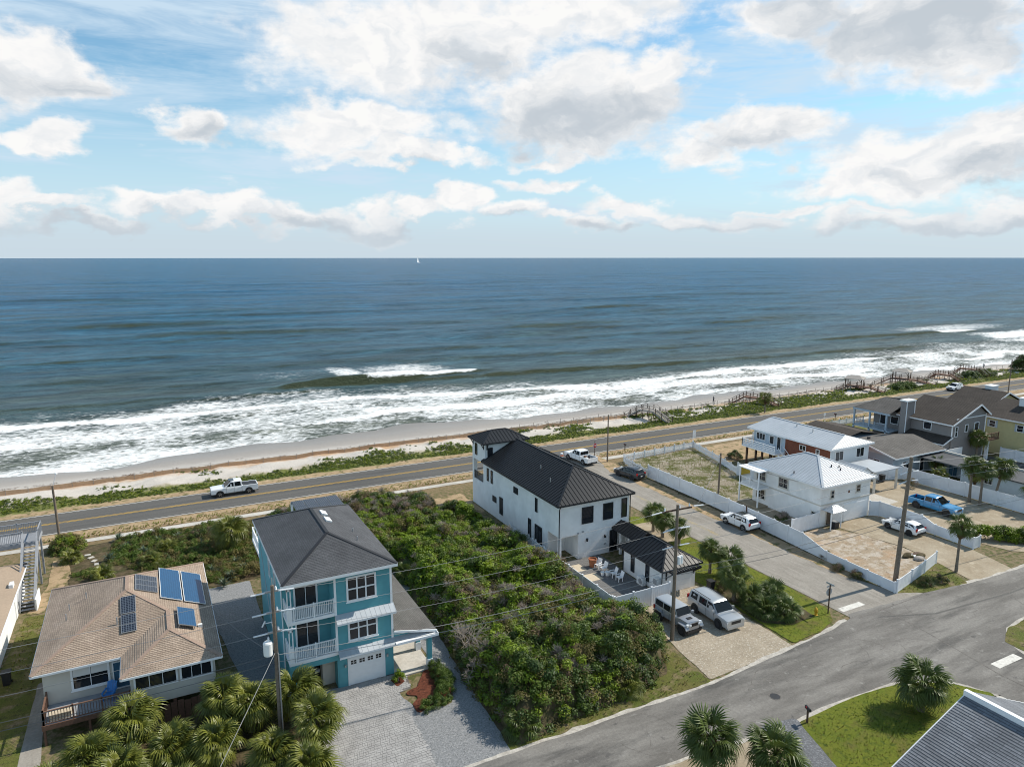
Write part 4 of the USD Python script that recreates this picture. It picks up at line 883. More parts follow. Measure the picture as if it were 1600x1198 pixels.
f = FRONT(52.55); window(t, f, -6.35, -4.05, 2.05, 3.7, 'trim_white', cols=2, fw=.13, sill=True)
for x in (-6.2, -5.15): t.part('shutter_blind', f.block(x, x + .98, 3.02, 3.56, .041, .055), 'shade_cloth')
window(t, f, -3.9, -2.85, 1.45, 3.5, 'trim_white', 'blue_glass', name='door')
f = FRONT(49.45); window(t, f, -2.55, .1, 2.65, 3.72, 'trim_white', cols=3, fw=.12); window(t, f, .22, 2.3, 2.65, 3.72, 'trim_white', cols=3, fw=.12)
window(t, LEFT(-7.95), 56, 57, 2.2, 3.4); window(t, RIGHT(2.45), 55, 56, 2.2, 3.4)
for x in (-2.6, -.2, 2.3):
    for y in (49.6, 52.3): t.part('stilt', BX(x - .1, x + .1, y - .1, y + .1, -.3, 1.5), 'brown_wood')
t.part('crawl_wall', BX(-7.8, 2.3, 52.7, 65.3, -.2, 1.3), 'dark_wood')
for k in range(8): t.part('fence_board', BX(-.9 + .42 * k, -.52 + .42 * k, 49.25, 49.29, 0, 1.25 + .06 * (k % 3)), 'brown_wood')
# deck
t.part('deck_floor', BX(-7.85, -2.8, 50.15, 52.54, 1.28, 1.42), 'grey_deck')
t.part('deck_skirt', MB().box(-7.9, -2.75, 50.08, 50.14, 1.1, 1.44).box(-7.92, -7.86, 50.1, 52.5, 1.1, 1.44), 'brown_wood')
railing(t, (-7.8, 50.2), (-2.85, 50.2), 1.42, .95, 'brown_wood', .16, .10); railing(t, (-7.8, 50.2), (-7.8, 52.45), 1.42, .95, 'brown_wood', .16, .10)
for x in (-7.8, -5.3, -2.9): t.part('deck_post', BX(x - .07, x + .07, 50.15, 50.29, -.2, 1.28), 'brown_wood')
# solar gear on the roof faces
def on_face(fc, q, h): o, u, w_, n = face_basis(fc); return to3d(q, o, u, w_, n, h)
def roof_panel(fc, u0, v0, wd, ht, material, h=.12, name='solar_panel', frame='grey_metal', tilt=0.):
    q = np.array([(u0, v0), (u0 + wd, v0), (u0 + wd, v0 + ht), (u0, v0 + ht)]); lift = np.array([0, 0, tilt, tilt])
    f8 = np.array([(4, 5, 6), (4, 6, 7), (0, 1, 5), (0, 5, 4), (1, 2, 6), (1, 6, 5), (2, 3, 7), (2, 7, 6), (3, 0, 4), (3, 4, 7), (0, 2, 1), (0, 3, 2)])
    v = np.vstack([on_face(fc, q, h + lift), on_face(fc, q, h + .05 + lift)])
    path = t.part(name, (v, f8), frame)
    i = np.array([(u0 + .04, v0 + .04), (u0 + wd - .04, v0 + .04), (u0 + wd - .04, v0 + ht - .04), (u0 + .04, v0 + ht - .04)])
    v = on_face(fc, i, h + .056 + lift); t.part('cells', (v, np.array([(0, 1, 2), (0, 2, 3)])), material, parent=path, uv=i - (u0, v0))
    feet = MB()
    for (a, b, l) in ((u0 + .1, v0 + .1, 0), (u0 + wd - .1, v0 + .1, 0), (u0 + .1, v0 + ht - .1, tilt), (u0 + wd - .1, v0 + ht - .1, tilt)):
        p0, p1 = on_face(fc, [(a, b)], -.02)[0], on_face(fc, [(a, b)], h + l)[0]; feet.bar(p0, p1, .05)
    t.part('foot', feet, 'grey_metal', parent=path)
FF, RF = faces[1], faces[2]
for v0 in (1.93, 3.70): roof_panel(FF, 5.28, v0, .98, 1.66, 'solar_dark')
for k in range(3): roof_panel(RF, 8.8 + .99 * k, 4.0, .97, 1.62, 'solar_dark', .08)
roof_panel(RF, 7.9, 2.22, 5.85, 1.6, 'solar_blue', .12, frame='pale_plastic'); roof_panel(RF, 7.85, .5, 5.9, 1.6, 'solar_blue', .12, frame='pale_plastic')
roof_panel(RF, 3.3, 1.55, 2.9, 1.25, 'solar_blue', .30, name='water_heater_panel')
for (u_, v_) in ((5.85, 3.08), (6.44, 1.89), (7.93, 1.78)):
    p0 = on_face(faces[0], [(u_, v_)], 0)[0]; t.part('roof_vent', tube([p0, p0 + (0, 0, .5)], .045, 8), 'grey_metal')
p0 = on_face(FF, [(5.05, 2.9)], 0)[0]; t.part('roof_vent', tube([p0, p0 + (0, 0, .6)], .05, 8), 'grey_metal')
p0 = on_face(RF, [(4.0, 1.15)], 0)[0]; t.part('pump_box', BX(p0[0] - .15, p0[0] + .15, p0[1] - .12, p0[1] + .12, p0[2], p0[2] + .25), 'pale_plastic')
# ================================================================ white stucco house with pale metal roof
t = T('coast_house', 'two-storey white stucco house under a pale metal hip roof behind the white fence', 'house', (72, 58, 0)); H4 = t
X0, X1, Y0, Y1 = 67.85, 76.4, 53.2, 63.5
t.part('wall', MB().box(X0, X1, Y0, Y1, 0, 4.86), 'white_stucco')
t.part('wall_band', MB().box(X0 - .04, X1 + .04, Y0 - .04, Y0 - .001, 2.55, 2.72).box(X0 - .04, X0 - .001, Y0, Y1, 2.55, 2.72), 'cream_wall')
fs = hip_faces(67.38, 76.95, 52.7, 64.0, 5.0, 7.0)
roof_panels(t, [fs['front'], fs['left'], fs['right'], fs['back']], 'white_metal', .42, .03)
eaves(t, 67.38, 76.95, 52.7, 64.0, 4.99, 'trim_white', .16)
caps(t, [(fs['front'][0], fs['front'][2]), (fs['front'][1], fs['front'][2]), (fs['right'][2], fs['right'][3]), (fs['back'][1], fs['back'][2]), (fs['back'][0], fs['back'][2])], 'white_metal', .26)
o, u, w_, n = face_basis(fs['front'])
for (uu, vv) in ((4.6, 2.9), (5.3, 2.1), (5.6, 2.6)): p0 = to3d([(uu, vv)], o, u, w_, n)[0]; t.part('roof_vent', tube([p0, p0 + (0, 0, .3)], .07, 8), 'dark_plastic')
o, u, w_, n = face_basis(fs['left']); p0 = to3d([(6.5, .8)], o, u, w_, n)[0]; t.part('roof_vent', tube([p0, p0 + (0, 0, .3)], .07, 8), 'dark_plastic')
l = LEFT(X0)
for y in (62.2, 58.7): window(t, l, y - .75, y + .75, 3.15, 4.45, 'cream_wall', cols=2, rows=2, fw=.10, sill=True)
window(t, l, 61.4, 62.9, .75, 2.05, 'cream_wall', cols=2, rows=2, fw=.10); window(t, l, 53.7, 54.4, .6, 1.7, 'cream_wall', rows=2)
f = FRONT(Y0)
window(t, f, 69.35, 70.0, 3.25, 4.25, 'cream_wall', rows=2, sill=True); window(t, f, 73.8, 74.6, 3.35, 4.3, 'cream_wall', rows=2, sill=True)
gp = t.part('garage_door', f.block(71.9, 76.0, .03, 2.15, -.02, .04), 'white_paint')
for k in range(4): t.part('door_panel', f.block(71.96, 75.94, .08 + .52 * k, .08 + .52 * k + .47, .04, .055), 'white_paint', parent=gp)
t.part('porch_post', BX(70.0, 70.1, 52.0, 52.1, 0, 2.1), 'trim_white'); t.part('porch_post', BX(68.3, 68.4, 52.0, 52.1, 0, 2.1), 'trim_white')
pf = hip_faces(68.0, 70.4, 51.6, 53.19, 2.15, 2.75); roof_panels(t, [pf['front'], pf['left'], pf['right']], 'white_metal', .3, .025)
window(t, f, 68.8, 69.7, .05, 2.05, 'cream_wall', name='door')
t.part('plaque', turn(f.block(72.45, 72.75, 3.5, 3.8, -.01, .03), 0), 'brown_wood')
# porch at the far left corner with a yellow sunshade
t.part('porch_floor', BX(66.0, X0 - .003, 60.9, 64.2, 0, .18), 'tan_concrete'); t.part('balcony_floor', BX(66.0, X0 - .003, 60.9, 64.2, 2.45, 2.62), 'trim_white')
for (x, y) in ((66.1, 61.0), (66.1, 64.1)): t.part('porch_post', BX(x - .07, x + .07, y - .07, y + .07, .18, 4.75), 'trim_white')
t.part('porch_roof', BX(65.9, X0 - .003, 60.8, 64.3, 4.72, 4.84), 'trim_white')
plain('yellow_cloth', (.62, .44, .06), .8, var=.1)
t.part('sunshade', BX(66.15, 67.8, 64.08, 64.11, 3.4, 4.6), 'yellow_cloth'); railing(t, (66.1, 61.0), (66.1, 64.0), 2.62, .95, 'trim_white', .14, .06)
railing(t, (66.1, 64.0), (67.8, 64.0), 2.62, .95, 'trim_white', .14, .06)

# ================================================================ brick house on stilts
t = T('brick_house', 'red brick house raised on stilts with white metal roof and white sun deck', 'house', (86, 70, 0)); H5 = t
X0, X1, Y0, Y1, ZE, ZR = 81.7, 89.6, 63.2, 76.9, 5.2, 6.55
mb = BX(X0, X1, Y0, 70.9, 2.4, ZE - .1); uv = np.c_[mb[0][:, 1] + mb[0][:, 0], mb[0][:, 2]]
t.part('brick_wall', mb, 'brick_red', uv=uv)
t.part('siding_wall', BX(X0, X1, 70.903, Y1, 2.5, ZE - .1), 'blue_siding')
t.part('front_wall', BX(X0 - .01, X1 + .01, Y0 - .06, Y0 - .003, 0, ZE - .1), 'pale_siding')
for y in (71.2, 73.5, 76.5):
    for x in (80.0, 81.9, 85, 89): t.part('stilt', BX(x - .12, x + .12, y - .12, y + .12, 0, 2.5), 'dark_wood')
t.part('lower_wall', BX(X0 + .1, X1, Y0 + .003, 70.6, 0, 2.4), 'brick_red', uv=uv)
rf = [[(81.1, 77.8, 5.3), (81.1, 62.6, 5.3), (85.5, 64.0, ZR), (85.5, 77.0, ZR)], [(90.0, 62.6, 5.3), (90.0, 77.8, 5.3), (85.5, 77.0, ZR), (85.5, 64.0, ZR)], [(81.1, 62.6, 5.3), (90.0, 62.6, 5.3), (85.5, 64.0, ZR)], [(90.0, 77.8, 5.3), (81.1, 77.8, 5.3), (85.5, 77.0, ZR)]]
roof_panels(t, rf, 'white_metal', .5, .02)
eaves(t, 81.1, 90.0, 62.6, 77.8, 5.29, 'trim_white', .18)
caps(t, [((85.5, 64.0, ZR), (85.5, 77.0, ZR))], 'white_metal', .3)
for (x, y) in ((84.2, 68.3), (84.6, 71.5)): t.part('roof_vent', tube([(x, y, 6), (x, y, 6.65)], .08, 8), 'grey_metal')
l = LEFT(X0); window(t, l, 74.6, 76.4, 3.7, 4.8, 'trim_white', cols=3); window(t, l, 72.9, 73.8, 3.5, 4.8, 'trim_white'); window(t, l, 71.6, 72.4, 2.9, 4.9, 'trim_white', name='door')
window(t, l, 67.2, 68.3, 3.9, 4.7, 'trim_white', cols=2); window(t, l, 64.9, 65.5, 3.5, 4.7, 'trim_white', rows=2)
f = FRONT(Y0 - .06); window(t, f, 82.6, 84.3, 3.35, 4.75, 'trim_white', cols=2); window(t, f, 86.9, 88.6, 3.35, 4.75, 'trim_white', cols=2)
t.part('deck_floor', BX(79.45, X0 - .003, 70.7, 77.1, 2.7, 2.9), 'trim_white')
railing(t, (79.5, 70.8), (79.5, 77.05), 2.9, 1.0, 'trim_white', .9, .09); railing(t, (79.5, 77.05), (81.6, 77.05), 2.9, 1.0, 'trim_white', .9, .09)
rl = MB()
for z in (3.15, 3.4, 3.65): rl.bar((79.5, 70.8, z), (79.5, 77.05, z), .04, .12).bar((79.5, 77.05, z), (81.6, 77.05, z), .04, .12)
t.part('rail_board', rl, 'trim_white')
st = MB()
for k in range(12): st.box(80.2, 81.3, 70.6 - .26 * k, 70.86 - .26 * k, 2.66 - .23 * k, 2.70 - .23 * k)
t.part('stair', st, 'trim_white'); t.part('stair_stringer', MB().bar((80.2, 70.8, 2.7), (80.2, 67.6, 0.0), .06, .28).bar((81.3, 70.8, 2.7), (81.3, 67.6, 0.0), .06, .28), 'trim_white')
t.part('stair_rail', MB().bar((80.2, 70.8, 3.7), (80.2, 67.6, 1.0), .07).bar((81.3, 70.8, 3.7), (81.3, 67.6, 1.0), .07), 'trim_white')
# carport in front
t.part('carport_roof', MB().box(84.2, 89.1, 58.0, 62.55, 2.86, 3.0), 'white_metal')
for (x, y) in ((84.4, 58.2), (88.9, 58.2), (88.9, 62.3)): t.part('carport_post', BX(x - .12, x + .12, y - .12, y + .12, 0, 2.85), 'cream_wall')
roof_panels(t, [[(81.6, 62.6, 2.9), (81.6, 58.4, 2.9), (82.9, 58.4, 3.7), (82.9, 62.6, 3.7)], [(84.18, 58.4, 2.9), (84.18, 62.6, 2.9), (82.9, 62.6, 3.7), (82.9, 58.4, 3.7)]], 'white_metal', .5, .02, name='porch_roof_panel')
gable_tri((81.7, 58.5, 2.9), (84.1, 58.5, 2.9), (82.9, 58.5, 3.62), (0, .06, 0), t, 'porch_gable', 'pale_siding')

# ================================================================ grey-roofed bungalow with flat dark wing
t = T('bungalow', 'low pale blue bungalow with worn grey gable roof and flat dark wing', 'house', (98, 60, 0)); H6 = t
t.part('wall', BX(92.9, 103.2, 61.5, 70.5, 0, 2.95), 'blue_siding')
rf = [[(92.3, 60.8, 3.0), (104.0, 60.8, 3.0), (104.0, 66.0, 4.1), (92.3, 66.0, 4.1)], [(104.0, 71.2, 3.0), (92.3, 71.2, 3.0), (92.3, 66.0, 4.1), (104.0, 66.0, 4.1)]]
roof_shingles(t, rf, 'grey_shingle', .18, .02)
t.part('rake_board', MB().bar((92.25, 60.75, 2.98), (92.25, 66.0, 4.1), .06, .2).bar((92.25, 66, 4.1), (92.25, 71.2, 2.98), .06, .2), 'trim_white')
gable_tri((92.95, 61.5, 2.95), (92.95, 70.5, 2.95), (92.95, 66.0, 3.95), (.1, 0, 0), t, 'gable', 'pale_siding'); gable_tri((103.1, 61.5, 2.95), (103.1, 70.5, 2.95), (103.1, 66.0, 3.95), (.1, 0, 0), t, 'gable', 'pale_siding')
t.part('fascia', BX(92.3, 104.0, 60.74, 60.8, 2.82, 3.0), 'trim_white')
window(t, LEFT(92.9), 63.5, 64.6, 1.0, 2.1); window(t, FRONT(61.5), 95, 96.6, .9, 2.1, cols=2); window(t, FRONT(61.5), 99, 100, .1, 2.1, name='door')
for y in (68.5,): t.part('roof_vent', BX(97, 97.4, y, y + .3, 3.5, 3.85), 'dark_plastic')
# rear darker roof
roof_shingles(t, [[(94, 71.3, 3.0), (94, 80, 3.0), (99, 80, 3.9), (99, 71.3, 3.9)], [(104, 80, 3.0), (104, 71.3, 3.0), (99, 71.3, 3.9), (99, 80, 3.9)]][:2], 'brown_shingle', .18, .02)
t.part('rear_wall', BX(94.5, 103.5, 71.3, 79.5, 0, 2.95), 'blue_siding')
# flat wing
t.part('wing_wall', MB().box(98.4, 98.62, 44.0, 55.2, 0, 2.35).box(98.62, 104.0, 44.0, 44.2, 0, 2.35), 'blue_siding')
t.part('wing_roof', BX(98.25, 103.6, 43.8, 61.4, 2.36, 2.52), 'flat_roof')
t.part('parapet', MB().box(103.6, 103.85, 43.8, 61.4, 0, 2.78), 'cream_wall')
t.part('recess_wall', BX(101.2, 101.4, 55.2, 61.4, 0, 2.35), 'blue_siding')
window(t, LEFT(98.4), 51.0, 52.1, 1.1, 1.9, cols=2); window(t, LEFT(101.2), 57.2, 58.5, .05, 2.1, 'blue_siding', 'blue_glass', cols=2, name='glass_door')

# ================================================================ grey house with saltbox gable and chimney
t = T('gable_house', 'grey two-storey house with brown saltbox roof, tall chimney and upper porch', 'house', (111, 67, 0)); H7 = t
def prism(x0, x1, xr, z0, zl, zr_, zh, y0, y1):
    a = [(x0, z0), (x1, z0), (x1, zr_), (xr, zh), (x0, zl)]; m = len(a)
    v = np.array([(x, y0, z) for x, z in a] + [(x, y1, z) for x, z in a]); f = [(0, 1, 2), (0, 2, 3), (0, 3, 4), (5, 7, 6), (5, 8, 7), (5, 9, 8)]
    for i in range(m): j = (i + 1) % m; f += [(i, m + i, m + j), (i, m + j, j)]
    return v, np.array(f)
t.part('wall', prism(107.75, 116.2, 114.0, 0, 5.98, 6.95, 8.35, 62.4, 71.0), 'grey_siding')
rf = [[(107.2, 71.2, 5.92), (107.2, 62.0, 5.92), (114.0, 62.0, 8.55), (114.0, 71.2, 8.55)], [(116.9, 62.0, 6.75), (116.9, 71.2, 6.75), (114.0, 71.2, 8.55), (114.0, 62.0, 8.55)]]
roof_shingles(t, rf, 'brown_shingle', .17, .025)
t.part('rake_board', MB().bar((107.2, 61.96, 5.84), (114.0, 61.96, 8.48), .06, .24).bar((114.0, 61.96, 8.48), (116.9, 61.96, 6.67), .06, .24).box(107.15, 107.2, 62, 71.2, 5.76, 5.93), 'trim_white')
t.part('gable_band', BX(108.6, 116.2, 62.33, 62.39, 6.55, 6.7), 'trim_white')
lr = [[(105.5, 69.0, 3.1), (105.5, 62.2, 3.1), (107.74, 62.2, 4.0), (107.74, 69.0, 4.0)]]; roof_shingles(t, lr, 'brown_shingle', .17, .025)
t.part('lower_wall', MB().box(106.0, 107.74, 62.6, 68.9, 0, 3.15), 'grey_siding'); t.part('lower_fascia', MB().bar((105.45, 62.15, 3.02), (107.74, 62.15, 3.95), .06, .2).box(105.44, 105.5, 62.2, 69, 2.95, 3.11), 'trim_white')
t.part('corner_board', MB().box(107.7, 107.78, 62.34, 62.5, 3.9, 5.9).box(105.96, 106.05, 62.56, 62.7, 0, 3.0).box(116.1, 116.28, 62.34, 62.5, 0, 6.9), 'trim_white')
window(t, LEFT(107.75), 65.6, 66.9, 4.4, 5.6); f = FRONT(62.4); window(t, f, 108.4, 109.1, 3.9, 5.5, rows=2); window(t, f, 110.9, 111.7, 4.4, 5.6); window(t, f, 113.3, 114.5, 4.3, 5.7, cols=1)
gp = t.part('garage_door', f.block(106.6, 110.4, .03, 2.2, .2, .28), 'white_paint')
t.part('porch_column', BX(114.6, 115.0, 60.8, 61.2, 0, 3.0), 'trim_white'); t.part('balcony', BX(113.2, 117.2, 60.6, 62.39, 3.0, 3.2), 'brown_wood'); railing(t, (113.3, 60.7), (117.1, 60.7), 3.2, .9, 'brown_wood', .16, .08)
t.part('chimney', BX(106.3, 108.2, 68.95, 70.0, 0, 8.4), 'grey_siding'); t.part('chimney_cap', BX(106.1, 108.4, 68.8, 70.15, 8.4, 8.6), 'pale_plastic'); t.part('chimney_trim', MB().box(108.2, 108.35, 68.9, 69.05, 4, 8.4).box(106.25, 106.33, 68.9, 69.0, 3.2, 8.4), 'trim_white')
# upper porch to the sea
pr = [[(105.6, 78.0, 6.0), (105.6, 71.3, 6.0), (110.5, 71.3, 7.7), (110.5, 75.6, 7.7)], [(116, 71.3, 6.4), (116, 78.0, 6.0), (110.5, 75.6, 7.7), (110.5, 71.3, 7.7)], [(116, 78, 6.0), (105.6, 78, 6.0), (110.5, 75.6, 7.7)]]
roof_shingles(t, pr, 'grey_shingle', .18, .02); t.part('porch_beam', MB().box(105.6, 105.8, 71.3, 78.0, 5.7, 5.98).box(105.8, 116, 77.8, 78.0, 5.7, 5.98), 'blue_siding')
t.part('porch_wall', BX(108.4, 116, 71.003, 76.0, 0, 5.9), 'grey_siding'); t.part('porch_floor', BX(105.7, 108.4, 71.2, 77.9, 2.9, 3.1), 'blue_siding')
for y in (71.9, 74.9, 77.8): t.part('porch_post', BX(105.7, 105.95, y - .12, y + .12, 0, 5.7), 'blue_siding')
railing(t, (105.8, 72), (105.8, 77.8), 3.1, 1.0, 'blue_siding', .16, .08); railing(t, (105.9, 77.8), (108.3, 77.8), 3.1, 1.0, 'blue_siding', .16, .08)
window(t, LEFT(108.4), 73.4, 74.8, 3.5, 5.2); window(t, LEFT(108.4), 71.5, 72.9, 3.9, 5.2); t.part('porch_gable', BX(108.6, 111.5, 71.3, 71.42, 6.6, 7.55), 'pale_siding')

# ================================================================ yellow house
t = T('yellow_house', 'pale yellow house with brown gable roofs and a white metal chimney box', 'house', (125, 58, 0)); H8 = t
t.part('wall', prism(119.4, 131.6, 125.5, 0, 5.85, 5.85, 7.85, 46.0, 64.6), 'yellow_siding')
roof_shingles(t, [[(118.9, 65.0, 5.9), (118.9, 45.5, 5.9), (125.5, 45.5, 8.05), (125.5, 65.0, 8.05)], [(132.1, 45.5, 5.9), (132.1, 65.0, 5.9), (125.5, 65.0, 8.05), (125.5, 45.5, 8.05)]], 'brown_shingle', .17, .025)
t.part('rear_wall', prism(121.8, 132.6, 127.2, 0, 6.3, 6.3, 8.5, 65.4, 72.0), 'yellow_siding')
roof_shingles(t, [[(121.2, 72.4, 6.4), (121.2, 65.0, 6.4), (127.2, 65.0, 8.75), (127.2, 72.4, 8.75)], [(133.2, 65.0, 6.4), (133.2, 72.4, 6.4), (127.2, 72.4, 8.75), (127.2, 65.0, 8.75)]], 'brown_shingle', .17, .025)
t.part('rake_board', MB().bar((121.2, 64.95, 6.32), (127.2, 64.95, 8.68), .06, .22).bar((127.2, 64.95, 8.68), (133.2, 64.95, 6.32), .06, .22).box(118.85, 118.9, 45.5, 65, 5.72, 5.91), 'trim_white')
t.part('chimney', BX(123.6, 125.6, 60.2, 61.6, 7.1, 8.7), 'pale_siding'); t.part('chimney_cap', BX(123.5, 125.7, 60.1, 61.7, 8.7, 8.82), 'trim_white')
for x in (124.1, 125.0): t.part('flue', lathe([(.16, 0), (.16, .25), (.24, .26), (.24, .34), (0, .36)], 10, at=(x, 60.9, 8.82)), 'trim_white')
t.part('chimney', BX(127.6, 129.4, 68.0, 69.2, 7.6, 9.2), 'pale_siding'); t.part('chimney_cap', BX(127.5, 129.5, 67.9, 69.3, 9.2, 9.32), 'trim_white')
l = LEFT(119.4)
for y in (63.0, 58.9):
    w_ = window(t, l, y - .5, y + .5, 4.2, 5.3, rows=2)
    for s in (-.78, .52): t.part('shutter', l.block(y + s, y + s + .26, 4.15, 5.35, -.01, .04), 'blue_siding', parent=w_)

# ================================================================ house at the left edge: deck and stair
t = T('terrace_house', 'cream house with low tan roof and raised grey deck at the left edge', 'house', (-18, 66, 0)); H9 = t
t.part('wall', BX(-26, -11.95, 52, 76.2, -.1, 2.75), 'white_stucco')
plain('tan_roof', (.36, .275, .20), .9, var=.1, scale=6., bump=.3, big=.12)
rf = [[(-11.55, 58, 2.8), (-11.55, 76.6, 2.8), (-16.5, 72.5, 3.7), (-16.5, 62.0, 3.7)], [(-11.55, 76.6, 2.8), (-26, 76.6, 2.8), (-26, 72.5, 3.7), (-16.5, 72.5, 3.7)], [(-26, 51.6, 2.8), (-11.55, 51.6, 2.8), (-11.55, 58, 2.8), (-16.5, 62, 3.7), (-26, 62, 3.7)], [(-16.5, 62, 3.7), (-16.5, 72.5, 3.7), (-26, 72.5, 3.7), (-26, 62, 3.7)][::-1]]
for fc in rf:
    a = np.array(fc); m = len(a); t.part('roof_slope', (np.vstack([a, a - (0, 0, .14)]), np.array([(0, i, i + 1) for i in range(1, m - 1)] + sum([[(i, m + i, m + (i + 1) % m), (i, m + (i + 1) % m, (i + 1) % m)] for i in range(m)], []))), 'tan_roof')
t.part('fascia', BX(-11.56, -11.5, 51.6, 76.6, 2.62, 2.81), 'trim_white')
DZ = 4.4
t.part('deck_floor', BX(-30, -10.6, 77.6, 80.3, DZ - .2, DZ), 'grey_deck')
t.part('deck_beam', MB().box(-30, -10.6, 77.5, 77.58, DZ - .42, DZ - .02).box(-30, -10.6, 80.3, 80.38, DZ - .42, DZ - .02), 'grey_deck')
railing(t, (-30, 80.25), (-10.65, 80.25), DZ, 1.05, 'grey_deck', .14, .10); railing(t, (-30, 77.62), (-11.85, 77.62), DZ, 1.05, 'grey_deck', .14, .10); railing(t, (-10.65, 77.7), (-10.65, 80.2), DZ, 1.05, 'grey_deck', .14, .10)
for x in (-29, -22, -16, -10.8):
    for y in (77.7, 80.2): t.part('deck_post', BX(x - .08, x + .08, y - .08, y + .08, 2.6 if (y < 78 and x < -11.5) else 0, DZ - .2), 'grey_deck')
n = 20
for k in range(n): t.part('stair_tread', BX(-11.78, -10.72, 77.5 - 5.7 * (k + 1) / n, 77.5 - 5.7 * k / n + .03, DZ - .1 - DZ * (k + 1) / (n + 1), DZ - .06 - DZ * (k + 1) / (n + 1)), 'grey_deck')
t.part('stair_stringer', MB().bar((-11.82, 77.6, DZ - .1), (-11.82, 71.8, 0), .06, .35).bar((-10.68, 77.6, DZ - .1), (-10.68, 71.8, 0), .06, .35), 'grey_deck')
for x in (-11.82, -10.68): t.part('stair_rail', MB().bar((x, 77.6, DZ + .95), (x, 71.8, 1.05), .12, .07).bar((x, 77.6, DZ + .5), (x, 71.8, .6), .04, .09).box(x - .06, x + .06, 71.75, 71.87, 0, 1.1).box(x - .06, x + .06, 74.6, 74.72, 1.5, 3.1), 'grey_deck')
t.part('stair_wall', MB().box(-10.62, -10.5, 71.5, 74.0, 0, 1.1).box(-12.2, -11.9, 70.6, 71.4, 0, 3.2), 'white_stucco')
p0 = (-14.5, 70.5, 3.4); t.part('roof_vent', tube([p0, (p0[0], p0[1], p0[2] + .5)], .05, 8), 'grey_metal')

# ================================================================ roof at the lower right corner
t = T('corner_house', 'house roof of blue-grey shingles with white ridge at the lower right corner', 'house', (42, 15, 0)); H10 = t
rf = [[(35.2, 21.9, 2.25), (35.2, 0, 2.25), (42.1, 0, 5.0), (42.1, 21.9, 5.0)][:], [(49.5, 0, 2.1), (49.5, 21.9, 2.1), (42.25, 21.9, 5.25), (42.25, 0, 5.25)]]
roof_shingles(t, rf, 'slate_shingle', .20, .03)
t.part('ridge_cap', MB().box(42.06, 42.34, -.1, 21.98, 5.0, 5.34), 'trim_white')
t.part('rake_board', MB().bar((35.15, 21.94, 2.16), (42.1, 21.94, 4.92), .06, .2).bar((42.3, 21.94, 5.1), (49.6, 21.94, 2.0), .06, .2), 'trim_white')
t.part('wall', prism(35.9, 48.8, 42.2, 0, 2.3, 2.2, 4.8, .3, 21.4), 'pale_siding')
t.part('gutter', BX(35.1, 35.22, 0, 21.9, 2.08, 2.22), 'trim_white')
window(t, BACK(21.4), 39, 40.4, 1.0, 2.2, cols=2); window(t, BACK(21.4), 44, 45.4, 1.0, 2.2, cols=2)
# ================================================================ vehicles
def paint(name, col, rough=.25, metallic=0.): return plain(name, col, rough, metallic, var=.03, scale=2., spec=.5, coat=.6)
paint('car_white', (.72, .73, .74)); paint('car_silver', (.42, .43, .44), .3, .5); paint('car_grey', (.30, .31, .33), .32, .4); paint('car_black', (.016, .017, .020)); paint('car_blue', (.020, .20, .42))
plain('tyre_rubber', (.018, .018, .018), .8, var=.2); plain('alloy', (.45, .46, .47), .3, metallic=.8, var=.05); plain('black_alloy', (.03, .03, .032), .35, metallic=.5, var=.1)
plain('car_glass', (.014, .018, .022), .04, var=.05, spec=.7); plain('lamp_clear', (.72, .74, .76), .15, var=.05); plain('lamp_red', (.35, .012, .012), .2, var=.05); plain('chrome', (.62, .63, .64), .15, metallic=.9, var=.03)

def loft(sections):
    """rings of equal point count joined along the length, ends closed"""
    v = np.vstack(sections); m = len(sections[0]); f = []
    for i in range(len(sections) - 1):
        for j in range(m): k = (j + 1) % m; f += [(i * m + j, (i + 1) * m + j, (i + 1) * m + k), (i * m + j, (i + 1) * m + k, i * m + k)]
    o = (len(sections) - 1) * m
    f += [(0, j + 1, j) for j in range(1, m - 1)] + [(o, o + j, o + j + 1) for j in range(1, m - 1)]
    m_ = trimesh.Trimesh(v, np.array(f), process=False); trimesh.repair.fix_normals(m_)
    return np.array(m_.vertices), np.array(m_.faces)
def body_ring(x, hw, zb, zt, crown=.03):
    y = [-.86 * hw, -.985 * hw, -hw, -.985 * hw, -.93 * hw, -.5 * hw, 0, .5 * hw, .93 * hw, .985 * hw, hw, .985 * hw, .86 * hw]
    h = zt - zb; z = [zb, zb + .12 * h, zb + .45 * h, zb + .80 * h, zb + .965 * h, zt + crown * .8, zt + crown, zt + crown * .8, zb + .965 * h, zb + .80 * h, zb + .45 * h, zb + .12 * h, zb]
    return np.array([(x, a, b) for a, b in zip(y, z)])
def cab_ring(x, wb, wt, zb, zt):
    h = zt - zb
    return np.array([(x, a, b) for a, b in [(-wb, zb), (-(wb + (wt - wb) * .55), zb + .55 * h), (-wt, zb + .88 * h), (-.88 * wt, zb + .98 * h), (0, zt + .02), (.88 * wt, zb + .98 * h), (wt, zb + .88 * h), (wb + (wt - wb) * .55, zb + .55 * h), (wb, zb)]])

